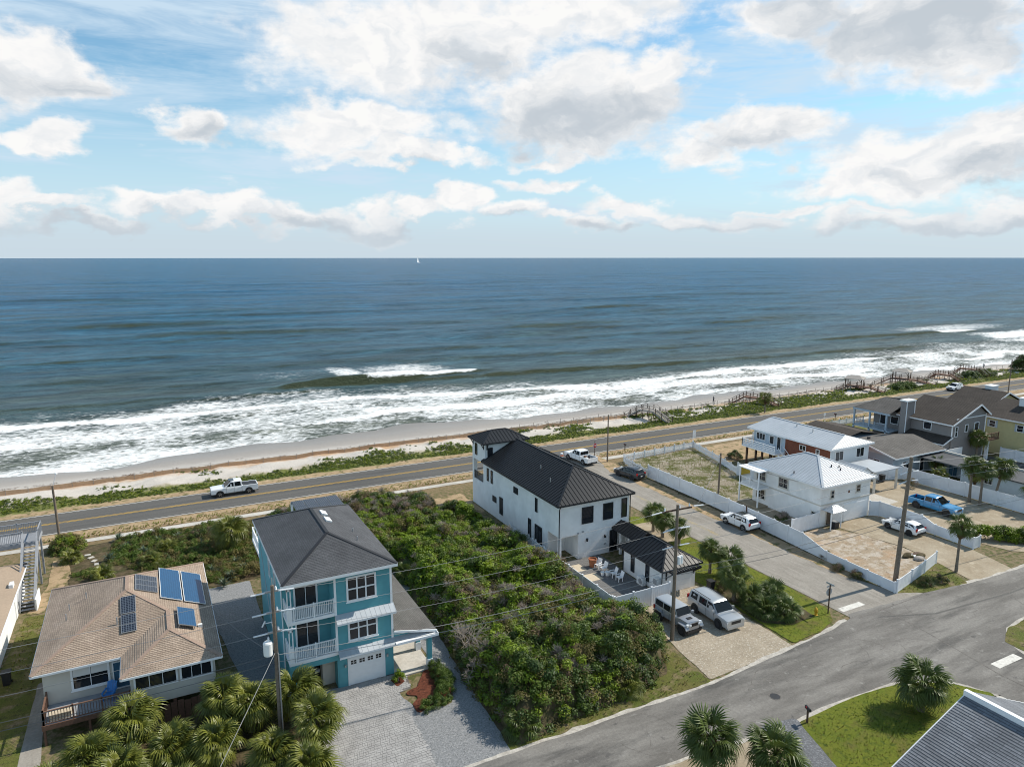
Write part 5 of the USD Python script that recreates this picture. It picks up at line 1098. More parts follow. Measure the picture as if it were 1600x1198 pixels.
def vehicle(name, label, loc, rot, spec, group=None):
    """x forward, origin on the ground below the middle"""
    t = T(name, label, spec.get('cat', 'car'), loc, rot, group, local=True)
    col = spec['paint']; L, W, hw = spec['L'], spec['W'], spec['W'] / 2
    t.part('body', loft([body_ring(x, hw * k, zb, zt) for (x, k, zb, zt) in spec['body']]), col, smooth=35)
    cab = spec['cab']; zb = spec['belt'] - .04
    rings = [cab_ring(x, wb * hw, wt * hw, zb, zt) for (x, wb, wt, zt) in cab]
    t.part('cabin', loft(rings), spec.get('roof', col), smooth=35)
    # windows lie just proud of the cabin skin, between belt and roof
    xs = np.array([c[0] for c in cab]); zt = np.array([c[3] for c in cab]); wb = np.array([c[1] for c in cab]) * hw; wt = np.array([c[2] for c in cab]) * hw
    def skin(x, z, side):
        Z_, B_, T_ = np.interp(x, xs[::-1], zt[::-1]), np.interp(x, xs[::-1], wb[::-1]), np.interp(x, xs[::-1], wt[::-1])
        s = np.clip((z - zb) / max(Z_ - zb, .05) / .88, 0, 1)
        return side * (B_ + (T_ - B_) * s + .012)
    for (xa0, xa1, xb0, xb1) in spec['side']:          # rear/front at the sill, rear/front at the top
        for side in (-1, 1):
            z0, z1 = spec['belt'] + .05, spec['roofz'] - .13
            c = [(xa0, z0), (xa1, z0), (xb1, z1), (xb0, z1)]
            q = np.array([(x, skin(x, z, side), z) for x, z in c]); qi = q - [0, side * .03, 0]
            t.part('side_window', (np.vstack([q, qi]), np.array([(0, 1, 2), (0, 2, 3), (0, 2, 1), (0, 3, 2)][:4] + [(0, 4, 5), (0, 5, 1), (1, 5, 6), (1, 6, 2), (2, 6, 7), (2, 7, 3), (3, 7, 4), (3, 4, 0)])), 'car_glass')
    for nm, (xa, za, xb, zb2, w0, w1) in (('windscreen', spec['front']), ('rear_window', spec['rear'])):
        d = np.array([zb2 - za, 0, -(xb - xa)]); d /= np.linalg.norm(d)
        if (nm == 'windscreen') != (d[0] > 0): d = -d
        q = np.array([(xa, -w0 * hw, za), (xa, w0 * hw, za), (xb, w1 * hw, zb2), (xb, -w1 * hw, zb2)]) + d * .025
        t.part(nm, (np.vstack([q, q - d * .04]), np.array([(0, 1, 2), (0, 2, 3), (0, 2, 1), (0, 3, 2), (0, 4, 5), (0, 5, 1), (1, 5, 6), (1, 6, 2), (2, 6, 7), (2, 7, 3), (3, 7, 4), (3, 4, 0)])), 'car_glass')
    R, tw = spec.get('R', .36), spec.get('tw', .24)
    for x in spec['axles']:
        for side in (-1, 1):
            yo = side * (hw + spec.get('out', 0.)); yi = yo - side * tw
            ym = (yo + yi) / 2
            t.part('wheel_arch', lathe([(0, -.11), (R + .085, -.11), (R + .085, .105), (0, .105)], 20, 'y', (x, side * (hw - .095), R + .02)), spec.get('arch', 'dark_plastic'))
            w = t.part('wheel', lathe([(R * .62, -tw / 2), (R * .93, -tw / 2), (R, -tw / 3), (R, tw / 3), (R * .93, tw / 2), (R * .62, tw / 2)], 20, 'y', (x, ym + side * .02, R)), 'tyre_rubber', smooth=30)
            rim = MB().add(lathe([(0, .02), (R * .62, .04), (R * .62, -.1), (0, -.1)], 16, 'y', (x, ym + side * (tw / 2 - .03), R)))
            sp = MB()
            for k in range(5):
                a = k * 2 * math.pi / 5 + .3; yy = ym + side * (tw / 2 + .018)
                sp.bar((x + .07 * math.cos(a), yy, R + .07 * math.sin(a)), (x + R * .6 * math.cos(a), yy, R + R * .6 * math.sin(a)), .07, .03, up=(0, 1, 0))
            t.part('rim', sp, spec.get('rim', 'alloy'), parent=w); t.part('hub', rim, 'dark_plastic', parent=w)
    xf, xr, zf, zr = spec['nose'], spec['tail'], spec['lampz'], spec['tailz']
    for side in (-1, 1):
        t.part('headlight', MB().box(xf - .16, xf + .012, side * .54 * hw, side * .92 * hw, zf - .10, zf + .09), 'lamp_clear')
        t.part('taillight', MB().box(xr - .012, xr + .14, side * .74 * hw, side * .965 * hw, zr - .16, zr + .16), 'lamp_red')
        t.part('wing_mirror', MB().box(spec['mirror'] - .08, spec['mirror'] + .08, side * (hw * .96), side * (hw * .96 + .22), spec['belt'] + .02, spec['belt'] + .2), spec.get('mirrorm', col))
    t.part('grille', MB().box(xf - .1, xf + .035, -.5 * hw, .5 * hw, zf - .17, zf + .08), spec.get('grille', 'dark_plastic'))
    t.part('front_bumper', MB().box(xf - .18, xf + .05, -.86 * hw, .86 * hw, .30, .52), spec.get('bumper', 'dark_plastic'))
    t.part('rear_bumper', MB().box(xr - .05, xr + .18, -.86 * hw, .86 * hw, .34, .55), spec.get('bumper', 'dark_plastic'))
    t.part('number_plate', MB().box(xr - .065, xr - .045, -.16, .16, .62, .76), 'pale_plastic')
    seams = MB()
    for x in spec['seams']:
        for side in (-1, 1): seams.box(x - .008, x + .008, side * (hw - .02), side * (hw + .004), .42, spec['belt'] - .05)
    t.part('door_seam', seams, 'dark_plastic', kind='stuff')
    for x in spec['seams'][:-1]:
        for side in (-1, 1): t.part('door_handle', MB().box(x + .1, x + .3, side * (hw - .01), side * (hw + .025), spec['belt'] - .16, spec['belt'] - .12), spec.get('handle', col))
    for x0, x1 in spec.get('rails', []):
        for side in (-1, 1): t.part('roof_rail', MB().bar((x0, side * .72 * hw, spec['roofz'] + .05), (x1, side * .72 * hw, spec['roofz'] + .05), .04), spec.get('railm', 'dark_plastic'))
    if 'roofwin' in spec: t.part('sunroof', MB().box(spec['roofwin'][0], spec['roofwin'][1], -.55 * hw, .55 * hw, spec['roofz'] - .02, spec['roofz'] + .028), 'car_glass')
    return t

def pickup_spec(paint_, **k):
    s = dict(paint=paint_, L=5.8, W=2.0, belt=1.22, roofz=1.93, cat='pickup', R=.41, tw=.27, axles=(1.80, -1.78), nose=2.86, tail=-2.92, lampz=.96, tailz=1.02, mirror=1.02, seams=(-.92, .02, .98),
             body=[(2.88, .80, .50, .84), (2.86, .92, .42, 1.04), (2.60, .985, .40, 1.12), (1.20, 1.0, .40, 1.20), (.9, 1.0, .40, 1.23), (-1.0, 1.0, .42, 1.23)],
             cab=[(1.22, .90, .80, 1.24), (.42, .93, .80, 1.90), (.1, .94, .80, 1.93), (-.75, .94, .80, 1.92), (-.96, .93, .82, 1.86)],
             side=[(.06, .98, .06, .42), (-.84, -.04, -.78, -.04)], front=(1.20, 1.29, .45, 1.86, .80, .70), rear=(-.985, 1.32, -.97, 1.78, .78, .70))
    s.update(k); return s
def pickup(label, loc, rot, paint_, load=None, **k):
    t = vehicle('pickup_truck', label, loc, rot, pickup_spec(paint_, **k))
    mb = MB()
    for side in (-1, 1): mb.box(-2.9, -1.0, side * .86, side * .995, .48, 1.21)
    mb.box(-2.95, -2.86, -.97, .97, .50, 1.20); t.part('bed_side', mb, paint_); t.part('bed_floor', BX(-2.86, -1.0, -.86, .86, .62, .70), 'dark_plastic'); t.part('bed_front', BX(-1.06, -1.0, -.86, .86, .7, 1.2), paint_)
    if load == 'cover': t.part('bed_cover', BX(-2.86, -1.07, -.855, .855, 1.12, 1.185), 'dark_plastic')
    if load == 'gear':
        r = random.Random(4)
        for q in range(9):
            x, y, s = r.uniform(-2.7, -1.25), r.uniform(-.7, .7), r.uniform(.1, .22); t.part('load', turn(BX(x - s, x + s, y - s * .8, y + s * .8, .70, .75 + r.uniform(.2, .5)), r.uniform(-25, 25), (x, y, 0)), r.choice(('pale_plastic', 'beige_paver', 'dark_plastic', 'brown_wood')))
    return t
pickup('white crew-cab pickup driving left on the coast road', (8.8, 95.4 + 2.0, .02), 180, 'car_white', 'cover', roofwin=(.0, .62))
pickup('white pickup with a loaded bed waiting at the mouth of the side street', (57.95, 88.9, .02), 96, 'car_white', 'gear')
pickup('bright blue pickup with black trim parked on the wide driveway', (85.2, 50.4, .02), -86, 'car_blue', None, R=.44, rim='black_alloy', bumper='car_blue', W=1.96)

def suv_spec(paint_, **k):
    s = dict(paint=paint_, L=4.7, W=1.88, belt=1.03, roofz=1.66, cat='car', R=.36, axles=(1.36, -1.34), nose=2.30, tail=-2.28, lampz=.80, tailz=1.0, mirror=.85, seams=(-.95, -.05, .85),
             body=[(2.32, .70, .42, .62), (2.27, .88, .32, .82), (1.95, .97, .26, .93), (1.0, 1.0, .26, 1.02), (-1.6, 1.0, .28, 1.06), (-2.15, .96, .32, 1.05), (-2.30, .86, .40, .98)],
             cab=[(1.12, .86, .76, 1.04), (.30, .93, .76, 1.58), (-.2, .94, .77, 1.66), (-1.3, .94, .75, 1.63), (-1.85, .92, .72, 1.52), (-2.2, .86, .70, 1.06)],
             side=[(-.02, .80, -.02, .30), (-1.0, -.10, -.98, -.10), (-1.75, -1.08, -1.5, -1.06)], front=(1.08, 1.08, .36, 1.55, .80, .68), rear=(-2.17, 1.12, -1.88, 1.49, .74, .64), rails=[(-1.5, .1)])
    s.update(k); return s
vehicle('parked_car', 'white crossover with black roof rails and sunroof on the side street by the white fence', (59.95, 57.75, .02), 91, suv_spec('car_white', rails=[(-1.5, .1)], roofwin=(-.75, .15)))
vehicle('parked_car', 'black crossover parked near the coast road end of the side street', (59.85, 79.0, .02), 100, suv_spec('car_black', rim='black_alloy', bumper='car_black'))
vehicle('parked_car', 'white SUV driving away along the coast road at the far right', (169.0, 98.4, .02), 184, suv_spec('car_white'))
hb = suv_spec('car_white', L=4.4, W=1.80, belt=.93, roofz=1.46, R=.33, rim='black_alloy', lampz=.70, tailz=.88, nose=2.15, tail=-2.12, axles=(1.32, -1.25),
              body=[(2.17, .68, .36, .52), (2.12, .88, .26, .70), (1.85, .97, .20, .80), (1.0, 1.0, .20, .92), (-1.5, 1.0, .22, .97), (-2.0, .96, .28, .96), (-2.14, .86, .36, .90)],
              cab=[(1.12, .84, .74, .94), (.25, .92, .74, 1.40), (-.2, .93, .75, 1.46), (-1.1, .93, .74, 1.43), (-1.7, .90, .70, 1.33), (-2.05, .84, .68, .98)],
              front=(1.06, .99, .32, 1.37, .78, .66), rear=(-2.03, 1.03, -1.73, 1.30, .72, .62), roofwin=(-.6, .1), rails=[])
vehicle('parked_car', 'white hatchback with black wheels parked on the concrete pad inside the fence', (75.5, 48.0, .02), 91, hb)
big = suv_spec('car_silver', L=5.2, W=2.04, belt=1.16, roofz=1.88, R=.40, tw=.27, nose=2.55, tail=-2.58, axles=(1.55, -1.45), lampz=.88, tailz=1.15, mirror=.95, seams=(-1.05, -.05, .92), grille='dark_plastic', bumper='car_silver',
               body=[(2.58, .84, .44, .92), (2.54, .93, .36, 1.04), (2.2, .985, .32, 1.11), (1.15, 1.0, .32, 1.16), (-2.2, 1.0, .34, 1.18), (-2.5, .97, .38, 1.16), (-2.6, .90, .46, 1.08)],
               cab=[(1.28, .88, .78, 1.16), (.55, .93, .80, 1.80), (.1, .94, .81, 1.88), (-1.8, .94, .81, 1.87), (-2.3, .93, .80, 1.78), (-2.52, .90, .79, 1.18)],
               side=[(.0, .98, .0, .52), (-1.05, -.1, -1.05, -.1), (-2.15, -1.3, -2.08, -1.3)], front=(1.24, 1.22, .60, 1.76, .82, .72), rear=(-2.5, 1.24, -2.33, 1.74, .78, .70), rails=[(-2.1, .2)])
vehicle('parked_car', 'large silver SUV parked nose to the street on the pale driveway', (42.15, 42.85, .02), -92, big)
# jeep: box body, separate wings, spare wheel
js = suv_spec('car_grey', cat='car', L=4.5, W=1.80, belt=1.22, roofz=1.88, R=.43, tw=.28, out=.06, nose=2.0, tail=-2.15, axles=(1.45, -1.45), lampz=1.02, tailz=1.0, mirror=.72, rim='black_alloy', roof='car_silver', seams=(-.95, -.1, .74),
              body=[(2.02, .62, .60, 1.08), (2.0, .66, .55, 1.16), (1.0, .78, .50, 1.22), (.75, .90, .48, 1.24), (-2.1, .90, .50, 1.24), (-2.14, .88, .55, 1.20)],
              cab=[(.74, .86, .78, 1.25), (.42, .87, .79, 1.84), (.3, .87, .79, 1.88), (-2.0, .87, .79, 1.86), (-2.12, .86, .78, 1.80)],
              side=[(-.1, .62, -.1, .40), (-.95, -.18, -.95, -.18), (-1.95, -1.05, -1.95, -1.05)], front=(.76, 1.27, .46, 1.82, .80, .74), rear=(-2.15, 1.28, -2.13, 1.76, .70, .66), rails=[])
t = vehicle('jeep', 'grey off-road jeep with pale hard top parked behind the utility pole', (38.45, 43.4, .02), -88, js); JEEP = t
for x in (1.45, -1.45):
    for s in (-1, 1): t.part('wing', MB().add(loft([np.array([(xx, s * .62, z), (xx, s * .98, z - .03), (xx, s * .98, z - .11), (xx, s * .62, z - .1)]) for xx, z in ((x + .62, .72), (x + .42, .98), (x - .40, 1.0), (x - .64, .76))])), 'car_grey')
t.part('spare_wheel', lathe([(0, -.12), (.38, -.12), (.40, .0), (.38, .12), (0, .12)], 18, 'x', (-2.3, 0, 1.05)), 'tyre_rubber')
for k in range(7): t.part('grille_slot', MB().box(2.02, 2.05, -.3 + .09 * k, -.25 + .09 * k, .88, 1.12), 'dark_plastic')
for s in (-1, 1): t.part('round_headlight', lathe([(0, .05), (.10, .03), (.10, -.05), (0, -.05)], 14, 'x', (2.03, s * .46, 1.0)), 'lamp_clear')
t.part('bonnet_vent', MB().box(1.2, 1.5, -.25, .25, 1.235, 1.26), 'dark_plastic')
vehicle('parked_car', 'silver sedan parked in the dark carport under the teal house', (8.7, 51.6, .02), -90, dict(hb, paint='car_silver', rim='alloy'))

# ================================================================ fences and gates
def panel_fence(label, pts, h, group=None, material='vinyl_white', width=2.4, gaps=(), top=None):
    t = T('fence', label, 'fence', (*pts[0], 0), group=group); hs = list(h) if np.ndim(h) else [h] * len(pts)
    for (p, q, h0, h1) in zip(pts[:-1], pts[1:], hs[:-1], hs[1:]):
        p, q = np.array(p, float), np.array(q, float); L = np.linalg.norm(q - p); n = max(1, round(L / width)); d = (q - p) / L; nn = np.array([-d[1], d[0]])
        for i in range(n):
            a, b = p + d * (L * i / n + .07), p + d * (L * (i + 1) / n - .07); za, zb = h0 + (h1 - h0) * i / n, h0 + (h1 - h0) * (i + 1) / n
            c = [a - nn * .022, b - nn * .022, b + nn * .022, a + nn * .022]; zz = [za - .06, zb - .06, zb - .06, za - .06]
            v = np.array([(*x, .05) for x in c] + [(*x, z) for x, z in zip(c, zz)])
            path = t.part('fence_panel', (v, np.array([(0, 2, 1), (0, 3, 2), (4, 5, 6), (4, 6, 7), (0, 1, 5), (0, 5, 4), (1, 2, 6), (1, 6, 5), (2, 3, 7), (2, 7, 6), (3, 0, 4), (3, 4, 7)])), material)
            gr = MB(); m = 9
            for s in (-1, 1):
                for k in range(1, m):
                    x = a + (b - a) * k / m + nn * s * .0225; z = za + (zb - za) * k / m - .12
                    gr.bar((*x, .16), (*x, z), .012)
            gr.bar((*a, za - .05), (*b, zb - .05), .06, .10); gr.bar((*a, .10), (*b, .10), .06, .12)
            t.part('rail', gr, material, parent=path)
        for i in range(0 if np.allclose(p, pts[0]) else 1, n + 1):
            x = p + d * L * i / n; z = h0 + (h1 - h0) * i / n + .05
            pp = t.part('fence_post', BX(x[0] - .065, x[0] + .065, x[1] - .065, x[1] + .065, 0, z), material)
            t.part('post_cap', BX(x[0] - .085, x[0] + .085, x[1] - .085, x[1] + .085, z, z + .04), material, parent=pp)
    return t
def picket_fence(label, pts, h=1.15, group=None, solid=.9):
    t = T('picket_fence', label, 'fence', (*pts[0], 0), group=group)
    for p, q in zip(pts[:-1], pts[1:]):
        p, q = np.array(p, float), np.array(q, float); L = np.linalg.norm(q - p); n = max(1, round(L / 2.0)); d = (q - p) / L
        for i in range(n):
            a, b = p + d * (L * i / n + .06), p + d * (L * (i + 1) / n - .06); mb = MB(); m = int(np.linalg.norm(b - a) / .13)
            for k in range(m):
                x = a + (b - a) * (k + .5) / m; z = h * (.88 + .10 * abs(2 * (k + .5) / m - 1)); mb.bar((*x, .06), (*x, z), .075, .02, up=(-d[1], d[0], 0))
            mb.bar((*a, .28), (*b, .28), .05, .08).bar((*a, h * .75), (*b, h * .75), .05, .08)
            t.part('picket_panel', mb, 'vinyl_white')
        for i in range(0 if np.allclose(p, pts[0]) else 1, n + 1): x = p + d * L * i / n; t.part('fence_post', BX(x[0] - .06, x[0] + .06, x[1] - .06, x[1] + .06, 0, h + .12), 'vinyl_white')
    return t
panel_fence('long white vinyl privacy fence along the side street, dipping low at the corner', [(62.1, 77.6), (61.9, 64), (61.35, 54), (61.0, 49.8), (60.75, 46.5), (60.5, 41.6), (61.6, 38.9)][:6] + [(60.4, 38.6)], [1.85, 1.85, 1.85, 1.85, 1.05, 1.05, 1.05])
panel_fence('short louvred white fence beside the utility pole at the street corner', [(60.55, 38.5), (70.1, 40.9)][:1] + [(63.8, 39.25), (67.0, 40.0), (70.2, 40.85)], 1.3)
panel_fence('white vinyl fence with a swooping top between hatchback and blue pickup', [(76.5, 53.1), (77.4, 52.4), (77.5, 47.2), (77.6, 45.6), (77.4, 41.3)], [1.85, 1.85, 1.85, 1.2, 1.2])
panel_fence('white gatepost panel at the driveway end under the palm', [(77.3, 41.2), (78.6, 41.3)], 1.3)
panel_fence('white vinyl fence behind the blue pickup and the three tall palms', [(89.4, 61.9), (93.6, 60.4), (93.95, 52), (94.0, 46), (93.6, 38)], 1.85)
panel_fence('white vinyl fence under the brick house sun deck', [(74.3, 72.6), (75.0, 66.5), (75.2, 64.6)], 1.85)
panel_fence('short white fence with gate at the side of the stucco house', [(63.2, 53.1), (65.6, 53.2), (67.8, 53.25)][::-1], 1.85)
panel_fence('white fence beside the grey house and yellow house', [(117.2, 60.2), (117.6, 56), (118.2, 44)], 1.75)
picket_fence('white picket fence round the grassy corner lot at the coast road', [(62.3, 77.9), (63.2, 84.5), (63.8, 85.7), (78.7, 86.9), (76.4, 78.5), (74.5, 72.9)])
picket_fence('white picket fence along the pavement beyond the brick house', [(92.0, 86.8), (118, 86.8)], 1.1)
panel_fence('tall grey-white patio fence along the thicket beside the white house', [(34.35, 61.6), (34.35, 47.2)], 1.85)
t = panel_fence('white patio gate fence facing the driveway behind the jeep', [(34.55, 47.15), (36.6, 47.15), (38.6, 47.15), (40.7, 47.2)], 1.75, width=2.0)
picket_fence('white railing along the side of the white house next to the thicket', [(34.9, 67.6), (34.9, 64.9), (34.9, 61.9)], 1.5)

# ================================================================ utility poles and wires
plain('wire_grey', (.24, .24, .24), .5, var=.1); plain('wire_dark', (.10, .10, .10), .5, var=.1); plain('insulator', (.66, .68, .70), .35, var=.05)
def pole(label, p, top, r0=.17, r1=.11, lean=(0, 0), group=None, mat_='pole_wood'):
    t = T('utility_pole', label, 'utility pole', (*p, 0), group=group)
    t.part('pole', tube([(*p, -.1), (p[0] + lean[0] * .5, p[1] + lean[1] * .5, top * .5), (p[0] + lean[0], p[1] + lean[1], top)], [r0, (r0 + r1) / 2, r1], 10), mat_, smooth=40)
    return t
P0, P1, P2, P3, P4 = (-25.5, 45.6), (5.78, 43.85), (36.44, 41.7), (62.75, 40.15), (93, 38.6)
t = pole('grey wooden utility pole with transformer rising from the palms before the teal house', P1, 10.75); x, y = P1
LV = (10.35, 8.95, 7.6)
for z in LV:
    t.part('crossarm_bracket', MB().box(x - .45, x + .45, y - .06, y + .06, z - .05, z + .05), 'grey_metal')
    t.part('pin_insulator', lathe([(0, -.02), (.07, 0), (.09, .06), (.05, .1), (.08, .14), (.03, .26), (0, .27)], 10, at=(x + .2, y, z + .06)), 'insulator')
t.part('pole_top_pin', tube([(x, y, 10.7), (x, y, 11.25)], .035, 6), 'grey_metal')
c = t.part('transformer', lathe([(0, 0), (.27, .02), (.29, .1), (.29, .86), (.24, .92), (0, .96)], 16, at=(x - .48, y, 6.1)), 'pale_plastic', smooth=35)
t.part('bushing', lathe([(0, 0), (.05, 0), (.08, .08), (.05, .16), (.07, .22), (.02, .34), (0, .35)], 8, at=(x - .42, y, 7.04)), 'insulator', parent=c)
t.part('transformer_bracket', BX(x - .3, x, y - .05, y + .05, 6.4, 6.9), 'grey_metal'); t.part('conduit', tube([(x + .1, y - .16, 0), (x + .1, y - .15, 6.2)], .045, 6), 'grey_metal')
t.part('fuse_cutout', MB().bar((x - .75, y, 8.1), (x - .55, y, 8.45), .07).bar((x - .55, y, 8.3), (x, y, 8.3), .04), 'insulator')
t = pole('tall grey utility pole with transformers standing at the thicket corner by the jeep', P2, 11.65); x, y = P2
t.part('crossarm', MB().bar((x - 1.4, y + .12, 11.2), (x + 1.5, y + .04, 11.2), .10, .12), 'dark_wood'); t.part('crossarm', MB().bar((x - 1.0, y + .12, 9.6), (x + 1.2, y + .05, 9.6), .09, .11), 'grey_metal')
for dx in (-1.2, .3, 1.3): t.part('pin_insulator', lathe([(0, -.02), (.06, 0), (.08, .06), (.04, .1), (.07, .14), (.03, .24), (0, .25)], 8, at=(x + dx, y + .1, 11.27)), 'insulator')
for k, dx in enumerate((.34, .62)):
    c = t.part('transformer', lathe([(0, 0), (.17, .02), (.18, .1), (.18, .6), (.15, .66), (0, .68)], 12, at=(x + dx, y + .05 * k, 6.55)), 'pale_plastic', smooth=35)
t.part('transformer_bracket', BX(x, x + .7, y - .04, y + .04, 6.7, 6.78), 'grey_metal')
t = pole('heavy brown utility pole at the corner of the white fence', P3, 12.4, .24, .15, lean=(.5, -.05)); x, y = P3[0] + .5, P3[1]
t.part('crossarm', MB().bar((x - .3, y, 11.0), (x + .9, y, 11.0), .09, .11), 'grey_metal')
for z in (11.95, 10.1): t.part('insulator_bracket', MB().box(x - .4, x + .4, y - .05, y + .05, z - .05, z + .05), 'grey_metal')
pole('slim wooden pole beside the white fence on the side street', (62.0, 63.6), 7.1, .13, .10, lean=(.12, 0))
t = pole('slim wooden lamp pole beside the coast road at the left', (-10.3, 89.5), 6.3, .15, .11, lean=(-.1, 0)); t.part('lamp_arm', tube([(-10.4, 89.5, 6.1), (-10.2, 91.0, 6.9), (-10.2, 91.8, 7.0)], .035, 6), 'grey_metal')
t.part('lamp_head', lathe([(0, -.1), (.12, -.06), (.16, .0), (.1, .08), (0, .1)], 10, at=(-10.2, 91.9, 6.98)), 'pale_plastic')
pole('slim dark pole beside the coast road past the white house', (61.5, 86.8), 7.4, .13, .09)
pole('short dark post against the white fence near the crossover', (61.45, 58.3), 2.1, .07, .07, mat_='dark_wood')
pole('slim dark pole beside the coast road behind the grey house', (175, 89.8), 8.0, .13, .09)
NW = [0]
def wire(label, a, b, sag=.5, r=.014, material='wire_grey', dead=0., n=26):
    """a hanging wire; dead: length of the white strain insulator at each end"""
    a, b = np.array(a, float), np.array(b, float); s = np.linspace(0, 1, n)
    pts = a + (b - a) * s[:, None]; pts[:, 2] -= 4 * sag * s * (1 - s)
    t = T('overhead_wire', label, 'wire', tuple(a), group=None)
    t.part('cable', tube(pts, r, 4, False), material)
    if dead:
        L = np.linalg.norm(b - a)
        for e, k in ((0, 1), (1, -1)):
            p = np.array([a + (b - a) * x + (0, 0, -4 * sag * x * (1 - x)) for x in ((e + k * .35 / L), (e + k * (.35 + dead) / L))]); t.part('strain_insulator', tube(p, .05, 6), 'insulator')
names = ('top', 'middle', 'lower')
for i, z in enumerate(LV):
    wire(f'{names[i]} grey power wire leaving the transformer pole towards the left edge', (P0[0], P0[1], z - .2), (P1[0], P1[1], z), .45, dead=.95)
    wire(f'{names[i]} grey power wire from the transformer pole to the pole at the thicket', (P1[0], P1[1], z), (P2[0] - (1.2 if i == 0 else 0), P2[1], (11.3, 9.65, 8.2)[i]), .55, dead=.95)
    wire(f'{names[i]} grey power wire over the side street to the corner pole', (P2[0] + (1.3 if i == 0 else 0), P2[1], (11.3, 9.65, 8.2)[i]), (P3[0] + .5, P3[1], (11.9, 11.0, 10.1)[i]), .5, dead=.95)
    wire(f'{names[i]} grey power wire from the corner pole to the right edge', (P3[0] + .5, P3[1], (11.9, 11.0, 10.1)[i]), (P4[0], P4[1], (11.6, 10.7, 9.8)[i]), .5, dead=.95)
for i, z in enumerate((6.0, 5.5)):
    q = ('upper', 'lower')[i]
    wire(f'{q} telephone cable leaving the transformer pole towards the left edge', (P0[0], P0[1], z - .2), (P1[0], P1[1], z), .4, .02, 'wire_dark')
    wire(f'{q} telephone cable from the transformer pole across the thicket', (P1[0], P1[1], z), (P2[0], P2[1], z + .2), .5, .02, 'wire_grey')
    wire(f'{q} telephone cable across the side street to the corner pole', (P2[0], P2[1], z + .2), (P3[0], P3[1], z + .6), .5, .02, 'wire_dark')
    wire(f'{q} telephone cable from the corner pole towards the right edge', (P3[0], P3[1], z + .6), (P4[0], P4[1], z + .6), .5, .02, 'wire_grey')
wire('pale guy wire slanting from the transformer pole down to the lower left', (P1[0], P1[1], 6.3), (-1.2, 35.6, .2), .05, .022, 'wire_grey')
wire('service drop from the transformer pole to the tan house roof', (P1[0], P1[1], 6.0), (2.5, 56.6, 4.6), .35, .02, 'wire_dark')
wire('service drop from the transformer pole to the teal house corner', (P1[0], P1[1], 6.3), (7.1, 60.0, 8.2), .3, .02, 'wire_grey')
wire('service cable from the slim pole over the fence to the stucco house', (62.1, 63.6, 6.9), (67.9, 56.5, 4.6), .3, .018, 'wire_dark')
wire('long cable from the slim pole to the thicket pole over the side street', (62.1, 63.6, 6.8), (36.4, 41.7, 9.0), .8, .018, 'wire_dark')

# ================================================================ street furniture
plain('sign_red', (.42, .02, .03), .5, var=.05); plain('sign_back', (.40, .41, .42), .4, metallic=.4, var=.05); plain('hydrant_yellow', (.55, .30, .02), .5, var=.1)
def octagon(r): return [(r * math.cos(math.pi / 8 + k * math.pi / 4), r * math.sin(math.pi / 8 + k * math.pi / 4)) for k in range(8)]
def stop_sign(label, p, face_dir, plates=True):
    t = T('stop_sign', label, 'road sign', (*p, 0)); x, y = p
    t.part('post', BX(x - .04, x + .04, y - .04, y + .04, 0, 2.75), 'dark_wood')
    a = math.radians(face_dir); u, nn = np.array([-math.sin(a), math.cos(a), 0]), np.array([math.cos(a), math.sin(a), 0]); c = np.array([x, y, 2.05]) + nn * .055
    def disc(r, d0, d1):
        o = octagon(r); v = np.array([c + u * q[0] + np.array([0, 0, q[1]]) + nn * d for d in (d0, d1) for q in o])
        return v, np.array([(0, i, i + 1) for i in range(1, 7)] + [(8, 8 + i + 1, 8 + i) for i in range(1, 7)] + sum([[(i, 8 + i, 8 + (i + 1) % 8), (i, 8 + (i + 1) % 8, (i + 1) % 8)] for i in range(8)], []))
    s = t.part('plate', disc(.38, -.008, .0), 'sign_back'); t.part('face_border', disc(.378, .001, .004), 'trim_white', parent=s); t.part('face', disc(.355, .005, .007), 'sign_red', parent=s)
    tx = meshkit.text_mesh('STOP', .22, .003, True); v = np.array(tx.vertices); v -= [(v[:, 0].max() + v[:, 0].min()) / 2, .11, 0]
    t.part('lettering', (c + v[:, :1] * u + v[:, 1:2] * np.array([0, 0, 1.]) + (v[:, 2:] + .008) * nn, np.array(tx.faces)), 'trim_white', parent=s)
    if plates: t.part('street_name_plate', MB().box(x - .42, x + .42, y - .012, y + .012, 2.55, 2.70), 'sign_back'); t.part('street_name_plate', MB().box(x - .012, x + .012, y - .42, y + .42, 2.72, 2.87), 'sign_back')
    return t
stop_sign('stop sign seen from behind with street name plates on the corner lawn', (51.55, 38.8), 90)
stop_sign('red stop sign facing the side street beside the coast road', (60.9, 89.4), -90, False)
def mailbox(label, p, rot, group=None):
    t = T('mailbox', label, 'mailbox', (*p, 0), rot, local=True)
    t.part('post', BX(-.05, .05, -.05, .05, 0, 1.0), 'dark_wood')
    a = np.linspace(0, math.pi, 9); prof = [(-.09, 1.0), (.09, 1.0)] + [(.09 * math.cos(q), 1.12 + .09 * math.sin(q)) for q in a]
    m = len(prof); v = np.array([(x, y, z) for x in (-.26, .26) for y, z in prof]); f = [(0, i + 1, i) for i in range(1, m - 1)] + [(m, m + i, m + i + 1) for i in range(1, m - 1)] + sum([[(i, m + (i + 1) % m, m + i), (i, (i + 1) % m, m + (i + 1) % m)] for i in range(m)], [])
    t.part('box', (v, np.array(f)), 'dark_plastic'); t.part('flag', BX(-.02, .12, .095, .11, 1.12, 1.2), 'lamp_red'); return t
mailbox('black mailbox at the corner of the lower right lawn', (37.6, 29.2), 70)
mailbox('black mailbox on the grass strip by the coast road near the pole', (67.6, 90.6), 90)
mailbox('black mailbox on the coast road verge beyond the brick house', (117.3, 90.3), 90)
